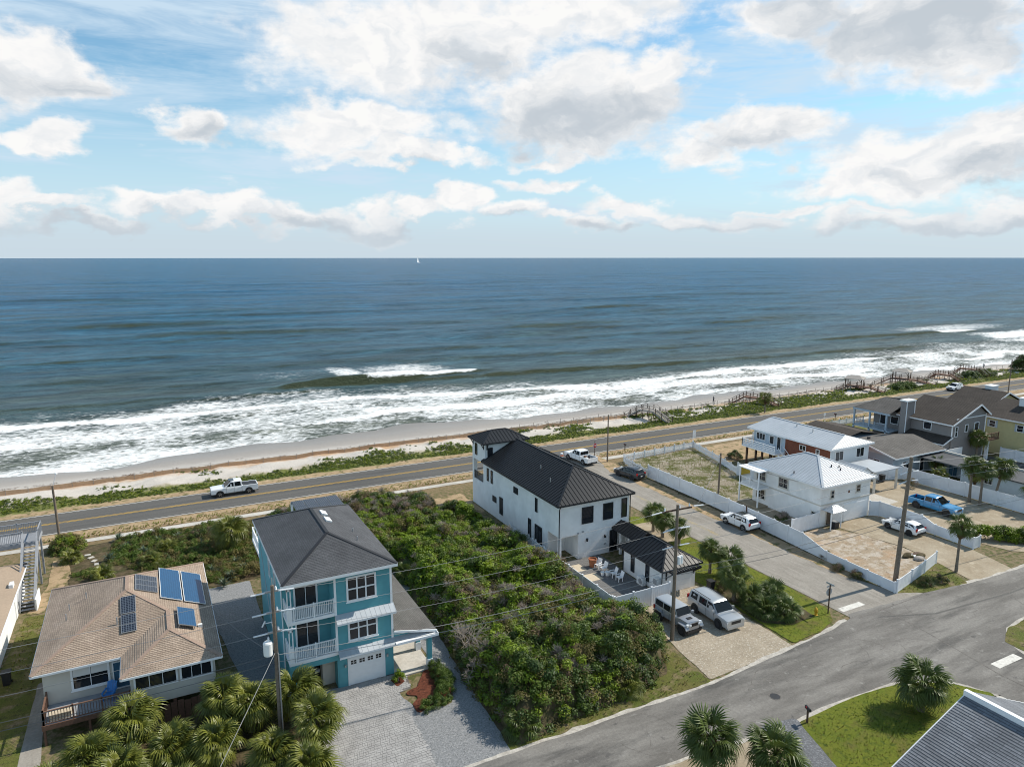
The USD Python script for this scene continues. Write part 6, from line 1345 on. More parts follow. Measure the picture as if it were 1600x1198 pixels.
t = T('flag_sign', 'white feather banner on a pole at the corner of the picket fence', 'banner', (78.9, 87.3, 0)); t.part('pole', tube([(78.9, 87.3, 0), (78.9, 87.3, 2.9)], .03, 6), 'trim_white'); t.part('banner', BX(78.95, 79.5, 87.28, 87.31, 1.7, 2.85), 'trim_white')
t = T('flag_sign', 'small white sign on a post by the coast road verge near the picket fence', 'banner', (114.2, 90.3, 0)); t.part('post', tube([(114.2, 90.3, 0), (114.2, 90.3, 1.6)], .03, 6), 'trim_white'); t.part('board', BX(114.0, 114.5, 90.28, 90.31, 1.1, 1.6), 'trim_white')
t = T('fire_hydrant', 'yellow fire hydrant at the edge of the mulch bed on the corner lawn', 'hydrant', (50.35, 39.1, 0)); x, y = 50.35, 39.1
t.part('barrel', lathe([(.17, 0), (.17, .05), (.11, .06), (.11, .52), (.15, .53), (.15, .57), (.12, .62), (.06, .72), (0, .74)], 14, at=(x, y, 0)), 'hydrant_yellow')
t.part('side_cap', lathe([(0, -.2), (.06, -.2), (.06, .2), (0, .2)], 10, 'x', (x, y, .45)), 'hydrant_yellow'); t.part('pumper_cap', lathe([(0, -.18), (.08, -.18), (.08, 0), (0, 0)], 10, 'y', (x, y, .40)), 'hydrant_yellow')

t = T('manhole_cover', 'round iron manhole cover in the asphalt street', 'manhole', (37.97, 32.3, 0)); t.part('frame', lathe([(.44, .020), (.44, .034), (.36, .036), (.36, .02)], 24, at=(37.97, 32.3, 0)), 'joint_dark'); t.part('cover', lathe([(.355, .02), (.355, .035), (0, .036)], 24, at=(37.97, 32.3, 0)), 'dark_plastic')
plain('cone_orange', (.60, .12, .02), .5, var=.1)
t = T('traffic_barrel', 'orange and white traffic barrel on the shoulder of the coast road', 'barrel', (56.0, 91.2, 0))
for k in range(4): t.part('band', lathe([(0, .25 * k), (.27 - .02 * k, .25 * k), (.25 - .02 * k, .25 * k + .249), (0, .25 * k + .249)], 12, at=(56.0, 91.2, .02)), ('cone_orange', 'trim_white')[k % 2])

# ---- patio things
def bench_chair(label, p, rot):
    t = T('patio_chair', label, 'chair', (*p, .05), rot, local=True)
    for k in range(4): t.part('seat_slat', BX(-.26 + .13 * k, -.15 + .13 * k, -.28, .28, .38, .41), 'white_paint')
    for k in range(4): t.part('back_slat', bar((-.24, -.21 + .14 * k, .40), (-.42, -.21 + .14 * k, .92), .11, .025, (1, 0, 0)), 'white_paint')
    for sx in (-.2, .22):
        for sy in (-.26, .26): t.part('leg', BX(sx - .03, sx + .03, sy - .03, sy + .03, 0, .38), 'white_paint')
    for sy in (-.29, .29): t.part('arm', BX(-.3, .26, sy - .05, sy + .05, .56, .59), 'white_paint'); t.part('arm_post', BX(.2, .25, sy - .03, sy + .03, .38, .56), 'white_paint')
    return t
for p, r_, l in (((38.75, 55.9), 200, 'white patio chair nearest the terracotta planter'), ((38.8, 55.0), 185, 'white patio chair beside the two flower pots, planter side'), ((38.95, 53.5), 170, 'white patio chair between flower pots and garage, the farther of two'), ((38.95, 52.5), 175, 'white patio chair nearest the garage end of the patio')): bench_chair(l, p, r_)
def pot(name, label, p, r, h, material, plant=True):
    t = T(name, label, 'planter', (*p, .05)); t.part('pot', lathe([(0, 0), (r * .72, 0), (r, h * .92), (r * 1.08, h * .92), (r * 1.08, h), (r * .9, h), (r * .88, h * .85), (0, h * .85)], 16, at=(*p, .05)), material, smooth=35); return t
pot('planter', 'large terracotta planter on the white house patio', (38.46, 56.4), .42, .85, 'terracotta'); pot('flower_pot', 'pale flower pot beside the patio chairs, house side', (38.2, 54.25), .2, .36, 'pale_plastic'); pot('flower_pot', 'pale flower pot beside the patio chairs, garage side', (38.6, 54.0), .24, .4, 'pale_plastic')
def ac(label, p, face):
    t = T('air_conditioner', label, 'air conditioner', (*p, 0)); x, y = p
    t.part('case', BX(x - .2, x + .2, y - .45, y + .45, .1, .85), 'pale_plastic'); t.part('fan_grille', lathe([(0, -.015), (.27, -.015), (.29, 0), (.27, .01), (0, .01)], 18, 'x', (x - .205, y - .1, .47)), 'grey_metal'); t.part('base', BX(x - .22, x + .22, y - .48, y + .48, .0, .10), 'concrete')
ac('pale outdoor air conditioner against the garage wall on the patio', (40.35, 50.9), 0)
t = T('air_conditioner', 'small pale wall unit beside the patio gate fence', 'air conditioner', (40.4, 48.7, 0)); t.part('case', BX(40.3, 40.73, 48.5, 49.1, .9, 1.6), 'pale_plastic'); t.part('front_grille', BX(40.27, 40.3, 48.55, 49.05, .98, 1.5), 'grey_metal')
t = T('air_conditioner', 'dark air conditioner in the shade of the stucco house porch', 'air conditioner', (69.2, 52.6, 0)); t.part('case', BX(68.9, 69.6, 51.9, 52.6, 0, .8), 'dark_plastic'); t.part('top_grille', BX(68.95, 69.55, 51.95, 52.55, .8, .84), 'grey_metal')
def bin_(label, p, m='dark_plastic'):
    t = T('wheelie_bin', label, 'bin', (*p, 0)); x, y = p
    t.part('body', loft([np.array([(x - .22 - k * .05, y - .25 - k * .05, z), (x + .22 + k * .05, y - .25 - k * .05, z), (x + .22 + k * .05, y + .25 + k * .05, z), (x - .22 - k * .05, y + .25 + k * .05, z)]) for k, z in ((0, .05), (1, .98))]), m); t.part('lid', BX(x - .31, x + .31, y - .34, y + .32, .98, 1.06), m)
    for s in (-.24, .24): t.part('wheel', lathe([(0, -.04), (.1, -.04), (.1, .04), (0, .04)], 12, 'x', (x + s, y + .28, .1)), 'tyre_rubber')
bin_('black wheelie bin behind the silver SUV by the plants', (45.4, 46.9)); bin_('black wheelie bin in the grass at the left edge below the cottage wall', (-11.1, 59.4)); bin_('dark bin beside the brick carport', (89.9, 60.9))
t = T('adirondack_chair', 'bright blue garden chair on the cottage deck', 'chair', (-4.1, 51.6, 1.42), 250, local=True)
for k in range(5): t.part('back_slat', bar((-.2, -.24 + .12 * k, .35), (-.5, -.26 + .13 * k, 1.05 - .05 * abs(k - 2)), .11, .03, (1, 0, 0)), 'blue_plastic')
for k in range(4): t.part('seat_slat', BX(-.18 + .15 * k, -.05 + .15 * k, -.3, .3, .30 + .02 * k, .34 + .02 * k), 'blue_plastic')
for s in (-.33, .33): t.part('arm', BX(-.3, .42, s - .06, s + .06, .56, .60), 'blue_plastic'); t.part('leg', BX(.32, .40, s - .04, s + .04, 0, .56), 'blue_plastic'); t.part('rear_leg', bar((-.35, s, .05), (.3, s, .34), .05, .1), 'blue_plastic')
t = T('deck_box', 'pale wooden storage bench on the cottage deck', 'bench', (-6.9, 51.0, 1.42)); t.part('box', BX(-7.5, -6.3, 50.5, 51.1, 1.425, 1.8), 'beige_paver'); t.part('lid', BX(-7.55, -6.25, 50.45, 51.15, 1.8, 1.86), 'beige_paver')
t = T('tarp_heap', 'heap of camouflage tarp and boards inside the low fence', 'heap', (70.4, 42.6, 0)); r = random.Random(8)
for k in range(9):
    x, y = 70.2 + r.uniform(-1.2, 1.2), 42.7 + r.uniform(-.5, .6); m = trimesh.creation.icosphere(2, .5); v = m.vertices * (r.uniform(.9, 1.7), r.uniform(.6, 1.1), r.uniform(.25, .6)); v = v * (1 + .35 * (meshkit.noise(v * 3 + k)[:, None] - .5)) + (x, y, .12); v[:, 2] = np.maximum(v[:, 2], .02)
    t.part('tarp', (v, m.faces), ('leaf_litter', 'dark_plastic', 'leaf_litter', 'grey_wood', 'dark_plastic', 'leaf_litter', 'pale_plastic', 'leaf_litter', 'dark_wood')[k], smooth=40)

# ================================================================ dune: fences, walkovers
plain('dune_mesh', (.52, .34, .21), .9, var=.15, scale=4., big=.15)
hz = lambda a, b: float(height(np.array([a]), np.array([b]))[0])
t = T('dune_fence', 'orange-brown erosion fence with posts along the dune edge left of the walkovers', 'fence', (0, 110.4, .3)); pts = [(a, 110.4 + .5 * math.sin(a * .07)) for a in np.arange(-48, 82.1, 2.5)]
for p, q in zip(pts[:-1], pts[1:]): t.part('fence_panel', bar((*p, hz(*p) + .30), (*q, hz(*q) + .30), .03, .62), 'dune_mesh')
for p in pts: t.part('fence_post', bar((*p, hz(*p) - .2), (*p, hz(*p) + .85), .06), 'grey_wood')
for nm, b0, r_ in (('inner', 108.6, (70, 262)), ('outer', 113.2, (60, 262))):
    t = T('rope_fence', f'{nm} line of thin wooden posts and rope along the dune, ' + ('road side' if nm == 'inner' else 'sea side'), 'fence', (r_[0], b0, .3)); pts = [(a, b0 + .6 * math.sin(a * .09) + (.01 * (r_[0] - a) if nm == 'inner' else .012 * (r_[0] - a))) for a in np.arange(*r_, 3.0)]
    for p in pts: t.part('fence_post', bar((*p, hz(*p) - .2), (*p, hz(*p) + 1.1), .075), 'grey_wood')
    for h in (.6, 1.1): t.part('rope', tube([(*p, hz(*p) + h) for p in pts], .018, 4), 'grey_wood')
def walkover(label, a0, b0, a1, b1, top, gaz=None, flat=.42, mat_='brown_wood'):
    t = T('dune_walkover', label, 'walkover', (a0, b0, hz(a0, b0))); p, q = np.array([a0, b0]), np.array([a1, b1]); d = (q - p) / np.linalg.norm(q - p); n = np.array([-d[1], d[0]])
    L = np.linalg.norm(q - p); s0, s1 = L * (.5 - flat / 2), L * (.5 + flat / 2); z0, z1 = hz(a0, b0), hz(a1, b1)
    line = [(0, z0), (s0, top), (s1, top), (L, z1)]; W = .85
    P = lambda s, w_, z: (*(p + d * s + n * w_), z)
    dk = MB(); k = 0.
    zz = lambda s: np.interp(s, [x for x, _ in line], [z for _, z in line])
    for s in np.arange(.1, L, .30): t.part('plank', bar(P(s, -W, zz(s)), P(s, W, zz(s)), .26, .05), mat_)
    for w_ in (-W, W):
        for (sa, za), (sb, zb) in zip(line[:-1], line[1:]):
            t.part('stringer', bar(P(sa, w_, za - .12), P(sb, w_, zb - .12), .06, .26), mat_); t.part('handrail', bar(P(sa, w_, za + 1.0), P(sb, w_, zb + 1.0), .12, .06), 'grey_wood'); t.part('mid_rail', bar(P(sa, w_, za + .52), P(sb, w_, zb + .52), .04, .10), mat_)
        for s in np.linspace(.05, L - .05, 8): g = p + d * s + n * w_; t.part('post', bar((*g, hz(*g) - .3), (*g, zz(s) + 1.0), .11), 'dark_wood')
    if gaz:
        c = p + d * L * gaz; zr = top + 1.9
        for i in (-1.7, 1.7):
            for j in (-1.7, 1.7):
                g = c + d * i + n * j; t.part('gazebo_post', bar((*g, hz(*g) - .3), (*g, zr), .14), 'dark_wood')
                for (di, dj) in ((-np.sign(i) * .7, 0), (0, -np.sign(j) * .7)): g2 = g + d * di + n * dj; t.part('gazebo_brace', bar((*g, zr - .8), (*g2, zr - .08), .09), 'dark_wood')
        C = [(*(c + d * i * 2.1 + n * j * 2.1), zr) for i, j in ((-1, -1), (1, -1), (1, 1), (-1, 1))]; r0, r1 = (*(c + d * -.9), zr + .7), (*(c + d * .9), zr + .7)
        v = np.array(C + [r0, r1]); v = np.vstack([v, v - (0, 0, .12)]); f = [(0, 1, 5), (0, 5, 4), (2, 3, 4), (2, 4, 5), (1, 2, 5), (3, 0, 4)]
        t.part('gazebo_roof', (v, np.array(f + [tuple(x + 6 for x in q[::-1]) for q in f] + sum([[(i, i + 6, (i + 1) % 4 + 6), (i, (i + 1) % 4 + 6, (i + 1) % 4)] for i in range(4)], []))), 'grey_wood')
        t.part('gazebo_deck', MB().add(turn(BX(c[0] - 1.8, c[0] + 1.8, c[1] - 1.8, c[1] + 1.8, top - .1, top - .04), math.degrees(math.atan2(d[1], d[0])), (*c, 0))), mat_)
walkover('weathered dune walkover nearest the white house, steep steps to the road', 87.0, 102.6, 83.6, 111.8, 1.9, mat_='grey_wood', flat=.3)
walkover('wooden dune walkover left of the lone beach palm', 116.6, 103.2, 112.4, 113.0, 1.5)
walkover('dune walkover with a hipped gazebo, the nearer of two', 151, 103.5, 146.0, 113, 1.0, .62)
walkover('dune walkover with a hipped gazebo, the farther of two', 171, 104, 165.5, 117, .9, .55)
walkover('plain arched dune walkover just past the second gazebo', 182, 104.5, 181, 113, 1.3)
walkover('long arched dune walkover above dark shrubs near the white SUV', 194, 104.6, 193, 114, 1.8, flat=.5)
walkover('wooden dune walkover at the right edge by the dark tree', 232, 105, 229, 115, 1.8, flat=.5)

# ================================================================ far out
t = T('sailboat', 'tiny white sailboat far out on the horizon', 'sailboat', (1390, 3830, -4)); x, y = 1390., 3830.
t.part('hull', loft([np.array([(x + s, y - w_, -4.2 + .0), (x + s, y - w_ * 1.2, -1.2 + c_), (x + s, y + w_ * 1.2, -1.2 + c_), (x + s, y + w_, -4.2)]) for s, w_, c_ in ((-12, 1.6, 0), (0, 2.6, 0), (10, 1.4, .4), (14, .2, .8))]), 'white_paint')
t.part('mast', tube([(x, y, -2), (x, y, 36)], .45, 6), 'white_paint')
def sail(p, q, r): a = np.array([p, q, r], float); n = np.array([.35, -.2, 0]); return np.vstack([a, a + n]), np.array([(0, 1, 2), (3, 5, 4), (0, 3, 4), (0, 4, 1), (1, 4, 5), (1, 5, 2), (2, 5, 3), (2, 3, 0)])
t.part('mainsail', sail((x - .5, y, 1), (x - 8, y - 8, 1.5), (x - .5, y, 34)), 'white_paint'); t.part('foresail', sail((x + .8, y + .5, 0), (x + 10, y + 4, -.5), (x + .6, y + .4, 28)), 'white_paint')
def person(label, p, z, rot):
    t = T('person', label, 'person', (*p, z), rot, local=True)
    import manifold3d as m3
    J = {'hipL': (0, .09, .92, .085), 'kneeL': (.10, .10, .50, .06), 'ankL': (-.02, .10, .08, .045), 'toeL': (.14, .10, .04, .035), 'hipR': (0, -.09, .92, .085), 'kneeR': (-.06, -.10, .49, .06), 'ankR': (-.26, -.10, .10, .045), 'toeR': (-.12, -.10, .04, .035),
         'pel': (0, 0, .98, .12), 'chest': (.02, 0, 1.32, .14), 'neck': (.03, 0, 1.50, .055), 'head': (.05, 0, 1.66, .10), 'shL': (.01, .18, 1.42, .06), 'elL': (-.10, .24, 1.16, .045), 'wrL': (-.02, .24, .93, .032), 'hdL': (.02, .24, .86, .035), 'shR': (.01, -.18, 1.42, .06), 'elR': (.08, -.24, 1.16, .045), 'wrR': (.22, -.24, .98, .032), 'hdR': (.27, -.24, .93, .035)}
    bones = [('hipL', 'kneeL'), ('kneeL', 'ankL'), ('ankL', 'toeL'), ('hipR', 'kneeR'), ('kneeR', 'ankR'), ('ankR', 'toeR'), ('pel', 'chest'), ('pel', 'hipL'), ('pel', 'hipR'), ('chest', 'neck'), ('neck', 'head'), ('chest', 'shL'), ('chest', 'shR'), ('shL', 'elL'), ('elL', 'wrL'), ('wrL', 'hdL'), ('shR', 'elR'), ('elR', 'wrR'), ('wrR', 'hdR')]
    body = m3.Manifold()
    for a, b in bones: body += m3.Manifold.batch_hull([m3.Manifold.sphere(J[k][3], 12).translate(J[k][:3]) for k in (a, b)])
    t.part('body', meshkit.arrays(body)[:2], 'person_clothes', smooth=True); return t
plain('person_clothes', (.03, .03, .04), .9, var=.2)
person('person in dark clothes walking on the beach far to the right', (222, 121.5), hz(222, 121.5), 190)
person('person in dark clothes standing by the dune posts above the beach', (110.5, 116.2), hz(110.5, 116.2), 100)
# ================================================================ ground cover of the lots
def bed(name, pts, z, material, label, amp=.12, seed=1, smooth=.3):
    return sheet(name, ragged(pts, amp, .45, seed, smooth), z, material, label)
bed('leaf_litter', [(18.6, 36.5), (34.8, 36.4), (35.3, 46.6), (34.2, 47.2), (34.2, 74), (30.5, 75), (26, 86.3), (10, 86), (13, 69), (19, 60)], .010, 'leaf_litter', 'dead leaves and soil under the thicket')
bed('grass_verge', [(18.2, 35.9), (35.2, 35.8), (35.4, 40.5), (34.6, 41.0), (33, 38.0), (19.5, 37.6)], .014, 'dry_grass', 'dry grass verge between thicket and street', .15, 3)
bed('gravel_drive', [(14.0, 46.3), (14.6, 43.0), (16.5, 42.2), (17.2, 42.4), (18.1, 44.5), (17.8, 47.0), (17.6, 58.5), (15, 61), (14.7, 66), (20.8, 66), (20.2, 57), (19.3, 47), (18.6, 35.9), (12.9, 35.5), (12.9, 40.5), (13.2, 46.2)], .016, 'grey_gravel', 'grey gravel drive between teal house and thicket', .1, 4)
bed('gravel_drive', [(2.6, 69), (7.1, 69.2), (7.1, 48), (4.6, 49)], .016, 'grey_gravel', 'grey gravel strip in the shade left of the teal house', .1, 5)
bed('mulch_bed', [(14.2, 44.8), (15.6, 45.2), (16.9, 47.2), (17.9, 47.0), (18.2, 45.0), (17.4, 43.0), (16.2, 42.6), (14.5, 42.2), (14.6, 43.4), (15.4, 44.0)], .060, 'mulch', 'red-brown mulch bed beside the paver driveway', .08, 6)
bed('mulch_bed', [(14.1, 46.9), (14.9, 47.0), (15.0, 46.2), (14.3, 45.8)], .062, 'mulch', 'small mulch patch at the garage corner of the teal house', .05, 7, .1)
bed('shell_drive', [(35.3, 36.0), (44.6, 36.4), (44.7, 42), (45.6, 45), (45.0, 48.3), (36.4, 48.6), (36.6, 44), (35.9, 40)], .014, 'shell', 'pale crushed shell driveway where jeep and silver SUV stand', .12, 8)
bed('lawn', [(44.9, 36.7), (48.3, 37.0), (50.9, 37.7), (52.2, 39.2), (52.5, 42.5), (52.45, 64), (50.9, 66), (45.6, 66), (45.5, 46), (44.95, 42)], .040, 'lawn', 'bright green corner lawn along the side street', .08, 9)
bed('mulch_bed', [(45.2, 40.2), (47.2, 38.8), (50.0, 38.9), (50.3, 40.2), (49.2, 43.5), (47.5, 46.5), (45.4, 47)], .050, 'leaf_litter', 'brown mulch bed under the corner palmettos', .12, 10)
bed('concrete_apron', [(45.6, 57.6), (52.6, 57.8), (52.6, 63.6), (45.2, 64.0)], .046, 'tan_concrete', 'concrete path from the white house to the side street', .04, 11)
bed('lawn', [(37.2, 29.5), (39.6, 29.6), (43.5, 29.6), (47.3, 29.2), (50.6, 27.6), (52.2, 25.3), (50.5, 23.6), (46.5, 22.5), (36.0, 19), (35.8, 25.5)], .040, 'lawn', 'lush green lawn with palm at the lower right', .08, 12)
bed('dark_gravel_drive', [(34.6, 30.4), (37.3, 29.9), (36.6, 27), (35.9, 22), (34.9, 16), (32.5, 16), (34.0, 26)], .034, 'dark_gravel', 'dark gravel strip beside the lower right lawn', .08, 13)
bed('concrete_apron', [(43.5, 24.6), (52.4, 25.0), (52.4, 10), (43.5, 10)], .030, 'pale_concrete', 'pale concrete drive behind the corner house roof', .04, 14)
bed('yard_sand', [(20, 30.4), (33.6, 30.2), (33.8, 18), (20, 18)], .012, 'tan_concrete', 'pale sandy yard below the palms at the street', .1, 15)
bed('grass_verge', [(60.4, 29.0), (63, 30.0), (66.9, 30.4), (100, 30.2), (100, 10), (59.6, 10)], .036, 'dry_grass', 'brownish grass at the right edge below the street', .12, 16)
bed('grass_verge', [(57.9, 47.5), (60.6, 47), (60.3, 38.8), (63.8, 39.4), (70, 41), (70.6, 40.6), (68.7, 36.7), (63.5, 37.0), (60.6, 38.4), (59.3, 41)], .020, 'dry_grass', 'dry grass verge round the corner pole', .18, 17)
bed('grass_verge', [(60.6, 47), (61.2, 60), (61.6, 76), (62.2, 76), (61.8, 60), (61.1, 47)], .026, 'leaf_litter', 'dark weedy strip at the foot of the long white fence', .15, 18, .05)
bed('lot_grass', [(62.3, 77.5), (63.5, 85.6), (78.5, 86.6), (76.3, 78.4), (74.4, 72.8), (75, 65), (67.8, 64), (67.8, 62), (62.1, 64)], .014, 'patchy_lot', 'patchy grass and bare sand of the fenced corner lot', .1, 19)
bed('sandy_yard', [(79, 86.4), (91, 86.8), (91, 78), (82, 77.5), (77, 78.6), (76.8, 79)], .016, 'orange_sand', 'orange sandy yard before the brick house', .15, 20)
bed('concrete_path', [(64.5, 63.6), (67.8, 63.5), (67.8, 53), (63.2, 53.2), (62.4, 62)], .018, 'tan_concrete', 'concrete strip between stucco house and fence', .05, 21)
bed('rubble_yard', [(61.3, 52.8), (68.2, 53), (70.4, 49.5), (71, 45.5), (70.8, 41.6), (63.8, 39.5), (61, 39.0)], .016, 'rubble', 'stony sandy yard inside the low white fence', .12, 22)
bed('concrete_pad', [(69.6, 53.1), (77.2, 53.0), (77.2, 41.2), (75.8, 36.3), (69.4, 36.6), (70.6, 41), (71.3, 45)], .018, 'tan_concrete', 'tan concrete pad and drive where the hatchback stands', .06, 23)
bed('concrete_pad', [(77.8, 58), (84, 62.4), (91.5, 62), (93.6, 58), (93.7, 40), (92, 37.0), (84, 36.6), (80.5, 39), (79.2, 44), (77.9, 50)], .018, 'tan_concrete', 'wide concrete drive under the blue pickup', .06, 24)
bed('pale_slab', [(78.2, 60.5), (84.2, 62.4), (84.4, 54.6), (78.2, 54.0)], .024, 'pale_concrete', 'pale concrete slabs before the carport', .03, 25)
bed('garden_grass', [(94.2, 61), (101, 61.2), (101, 55.3), (98.3, 55), (98.3, 44), (94.2, 44)], .020, 'dry_grass', 'shaded garden grass between fence and bungalow', .1, 26)
bed('dark_drive', [(104, 60.5), (117, 61.5), (117.5, 44), (104, 44)], .020, 'asphalt', 'dark driveway between bungalow and yellow house', .05, 27)
bed('garden_grass', [(92, 86.5), (118, 86.6), (118, 79), (104.5, 80.5), (92.3, 81)], .018, 'dry_grass', 'grass in front of the bungalow towards the coast road', .1, 28)
bed('sand_path', [(-11.4, 70.9), (-10.2, 70.8), (-9.2, 74), (-8.4, 79), (-9.0, 83.6), (-10.4, 83.4), (-10.3, 76)], .020, 'orange_sand', 'orange sand path beside the grey stair', .15, 29)
bed('garden_grass', [(-9.4, 86.4), (14, 86.2), (12.5, 69.5), (2.5, 69.3), (2.6, 66.3), (-8.6, 66.4), (-8.4, 76)], .014, 'leaf_litter', 'overgrown garden soil behind the cottage', .15, 30)
bed('garden_grass', [(-11.4, 70.6), (-8.7, 70.4), (-8.6, 52), (-8.3, 45), (-11.8, 45), (-11.9, 58)], .014, 'dry_grass', 'green and brown grass strip left of the cottage', .12, 31)
bed('concrete_path', [(-9.1, 59), (-8.55, 59), (-7.9, 47.5), (-9.2, 47.3)], .024, 'concrete', 'narrow concrete walk along the cottage wall', .04, 32)
bed('leaf_litter', [(-11, 33), (-8, 48), (3, 49.2), (7, 47.5), (9.0, 46), (8.0, 36), (6, 33)], .012, 'leaf_litter', 'dark leaf litter under the palm clumps at lower left', .2, 33)
bed('sandy_lot', [(29.8, 75.6), (35.7, 75.8), (35.6, 83.5), (31, 83)], .016, 'orange_sand', 'bare sand beside the white tower', .2, 34)
st = [(-7.28, 83.29), (-6.94, 82.39), (-6.60, 81.32), (-6.33, 80.30), (-6.11, 79.16), (-5.84, 78.18), (-5.59, 77.23), (-5.39, 76.32)]
for k, (x, y) in enumerate(st): single('stepping_stone', shift(turn(BX(-.28, .28, -.2, .2, 0, .06), k * 31), (x, y, .01)), 'pale_concrete', f"pale stepping stone behind the cottage, {('first', 'second', 'third', 'fourth', 'fifth', 'sixth', 'seventh', 'eighth')[k]} of the row from the coast road", 'stepping stone', 'stepping stones behind the cottage')

# ================================================================ plants
def leaf(name, cols, rough=.5, trans=.25, spec=.3):
    N = {'g': ('geometry', {}), 'o': ('object_info', {}), 'r': ('rgb_ramp', {'ramp': cols}), 'p': ('principled_bsdf', {'roughness': rough, 'specular_ior_level': spec}), 't': ('translucent_bsdf', {}), 'm': ('mix_closure', {'fac': trans}),
         'a': ('math', {'math_type': 'multiply_add', 'value2': .35}), 'b': ('math', {'math_type': 'multiply', 'value2': .65})}
    mat(name, N, [('o.random', 'a.value1'), ('g.random_per_island', 'b.value1'), ('b.value', 'a.value3'), ('a.value', 'r.fac'), ('r.color', 'p.base_color'), ('r.color', 't.color'), ('p.BSDF', 'm.closure1'), ('t.BSDF', 'm.closure2')], 'm.closure')
leaf('palm_leaf', [(0, (.062, .092, .018)), (.5, (.120, .155, .032)), (.8, (.20, .20, .055)), (1, (.30, .23, .09))], .45, .2, .35)
leaf('palm_gold', [(0, (.085, .105, .016)), (.35, (.19, .20, .03)), (.65, (.33, .27, .055)), (1, (.42, .22, .08))], .42, .2, .4)
leaf('palm_dead', [(0, (.10, .065, .035)), (1, (.22, .155, .085))], .8, .1, .1)
leaf('leaf_bright', [(0, (.13, .20, .012)), (.6, (.25, .32, .022)), (1, (.38, .38, .05))], .45, .3)
leaf('leaf_mid', [(0, (.075, .125, .016)), (.6, (.145, .19, .026)), (1, (.23, .24, .055))], .5, .25)
leaf('leaf_dark', [(0, (.042, .075, .016)), (.7, (.09, .125, .025)), (1, (.14, .15, .04))], .45, .2)
leaf('leaf_olive', [(0, (.12, .105, .03)), (.6, (.21, .175, .055)), (1, (.30, .235, .095))], .6, .2)
leaf('leaf_dry', [(0, (.13, .085, .06)), (.6, (.22, .155, .115)), (1, (.34, .27, .20))], .8, .1, .1)
leaf('leaf_dune', [(0, (.085, .12, .025)), (.6, (.15, .185, .04)), (1, (.25, .245, .09))], .55, .25)
leaf('leaf_blue', [(0, (.085, .12, .075)), (.6, (.16, .20, .13)), (1, (.27, .29, .19))], .45, .15, .4)
leaf('grass_blade', [(0, (.18, .23, .02)), (.6, (.28, .32, .035)), (1, (.42, .39, .11))], .6, .45)
leaf('grass_dry', [(0, (.22, .19, .06)), (.6, (.34, .28, .11)), (1, (.46, .38, .21))], .7, .2)
plain('palm_trunk', (.165, .135, .105), .95, var=.3, scale=6., bump=.6, bscale=25)
plain('twig', (.30, .25, .21), .95, var=.25, scale=5.)

def fan_frond(rng, pet=1.0, R=1.0, blades=20, droop=.35):
    """a fan leaf: stalk along +x, blades spread round its tip, folded and drooping"""
    v, f = [], []
    def tri(*p): k = len(v); v.extend(p); f.append((k, k + 1, k + 2))
    w = .025
    z = lambda s: -.10 * pet * s * s
    for s0, s1 in ((0, .5), (.5, 1)):
        for d in ((0, w, 0), (0, 0, w)):
            d = np.array(d); a, b = np.array([s0 * pet, 0, z(s0)]), np.array([s1 * pet, 0, z(s1)])
            tri(a - d, a + d, b + d); tri(a - d, b + d, b - d)
    c = np.array([pet, 0, z(1)])
    for k in range(blades):
        t = (k + .5) / blades * 2 - 1; ang = t * 2.15 + rng.uniform(-.05, .05); r = R * (1 - .30 * abs(t)) * rng.uniform(.9, 1.06)
        d = np.array([math.cos(ang), math.sin(ang), 0]); n = np.array([-d[1], d[0], 0])
        fold = -.22 * abs(t) + .12; hw = r * .052
        m1 = c + d * r * .45 + np.array([0, 0, r * .45 * fold - droop * .12 * r]); m2 = c + d * r * .76 + np.array([0, 0, r * .76 * fold - droop * .45 * r]); tip = c + d * r * .95 + np.array([0, 0, r * fold - droop * (1.05 + .3 * rng.random()) * r])
        up = np.array([0, 0, hw * .6])
        k0 = len(v); v.extend([c, m1 + n * hw + up, m1 - n * hw + up, m1, m2 + n * hw * .7, m2 - n * hw * .7, tip])
        f.extend([(k0, k0 + 3, k0 + 1), (k0, k0 + 2, k0 + 3), (k0 + 1, k0 + 3, k0 + 4), (k0 + 3, k0 + 5, k0 + 4), (k0 + 3, k0 + 2, k0 + 5), (k0 + 4, k0 + 5, k0 + 6)])
    return np.array(v), np.array(f)
def rot_frond(m, az, el, roll=0.):
    v, f = m
    cr, sr = math.cos(roll), math.sin(roll); v = v @ np.array([[1, 0, 0], [0, cr, -sr], [0, sr, cr]]).T
    ce, se = math.cos(el), math.sin(el); v = v @ np.array([[ce, 0, -se], [0, 1, 0], [se, 0, ce]]).T
    ca, sa = math.cos(az), math.sin(az); return v @ np.array([[ca, -sa, 0], [sa, ca, 0], [0, 0, 1]]).T, f
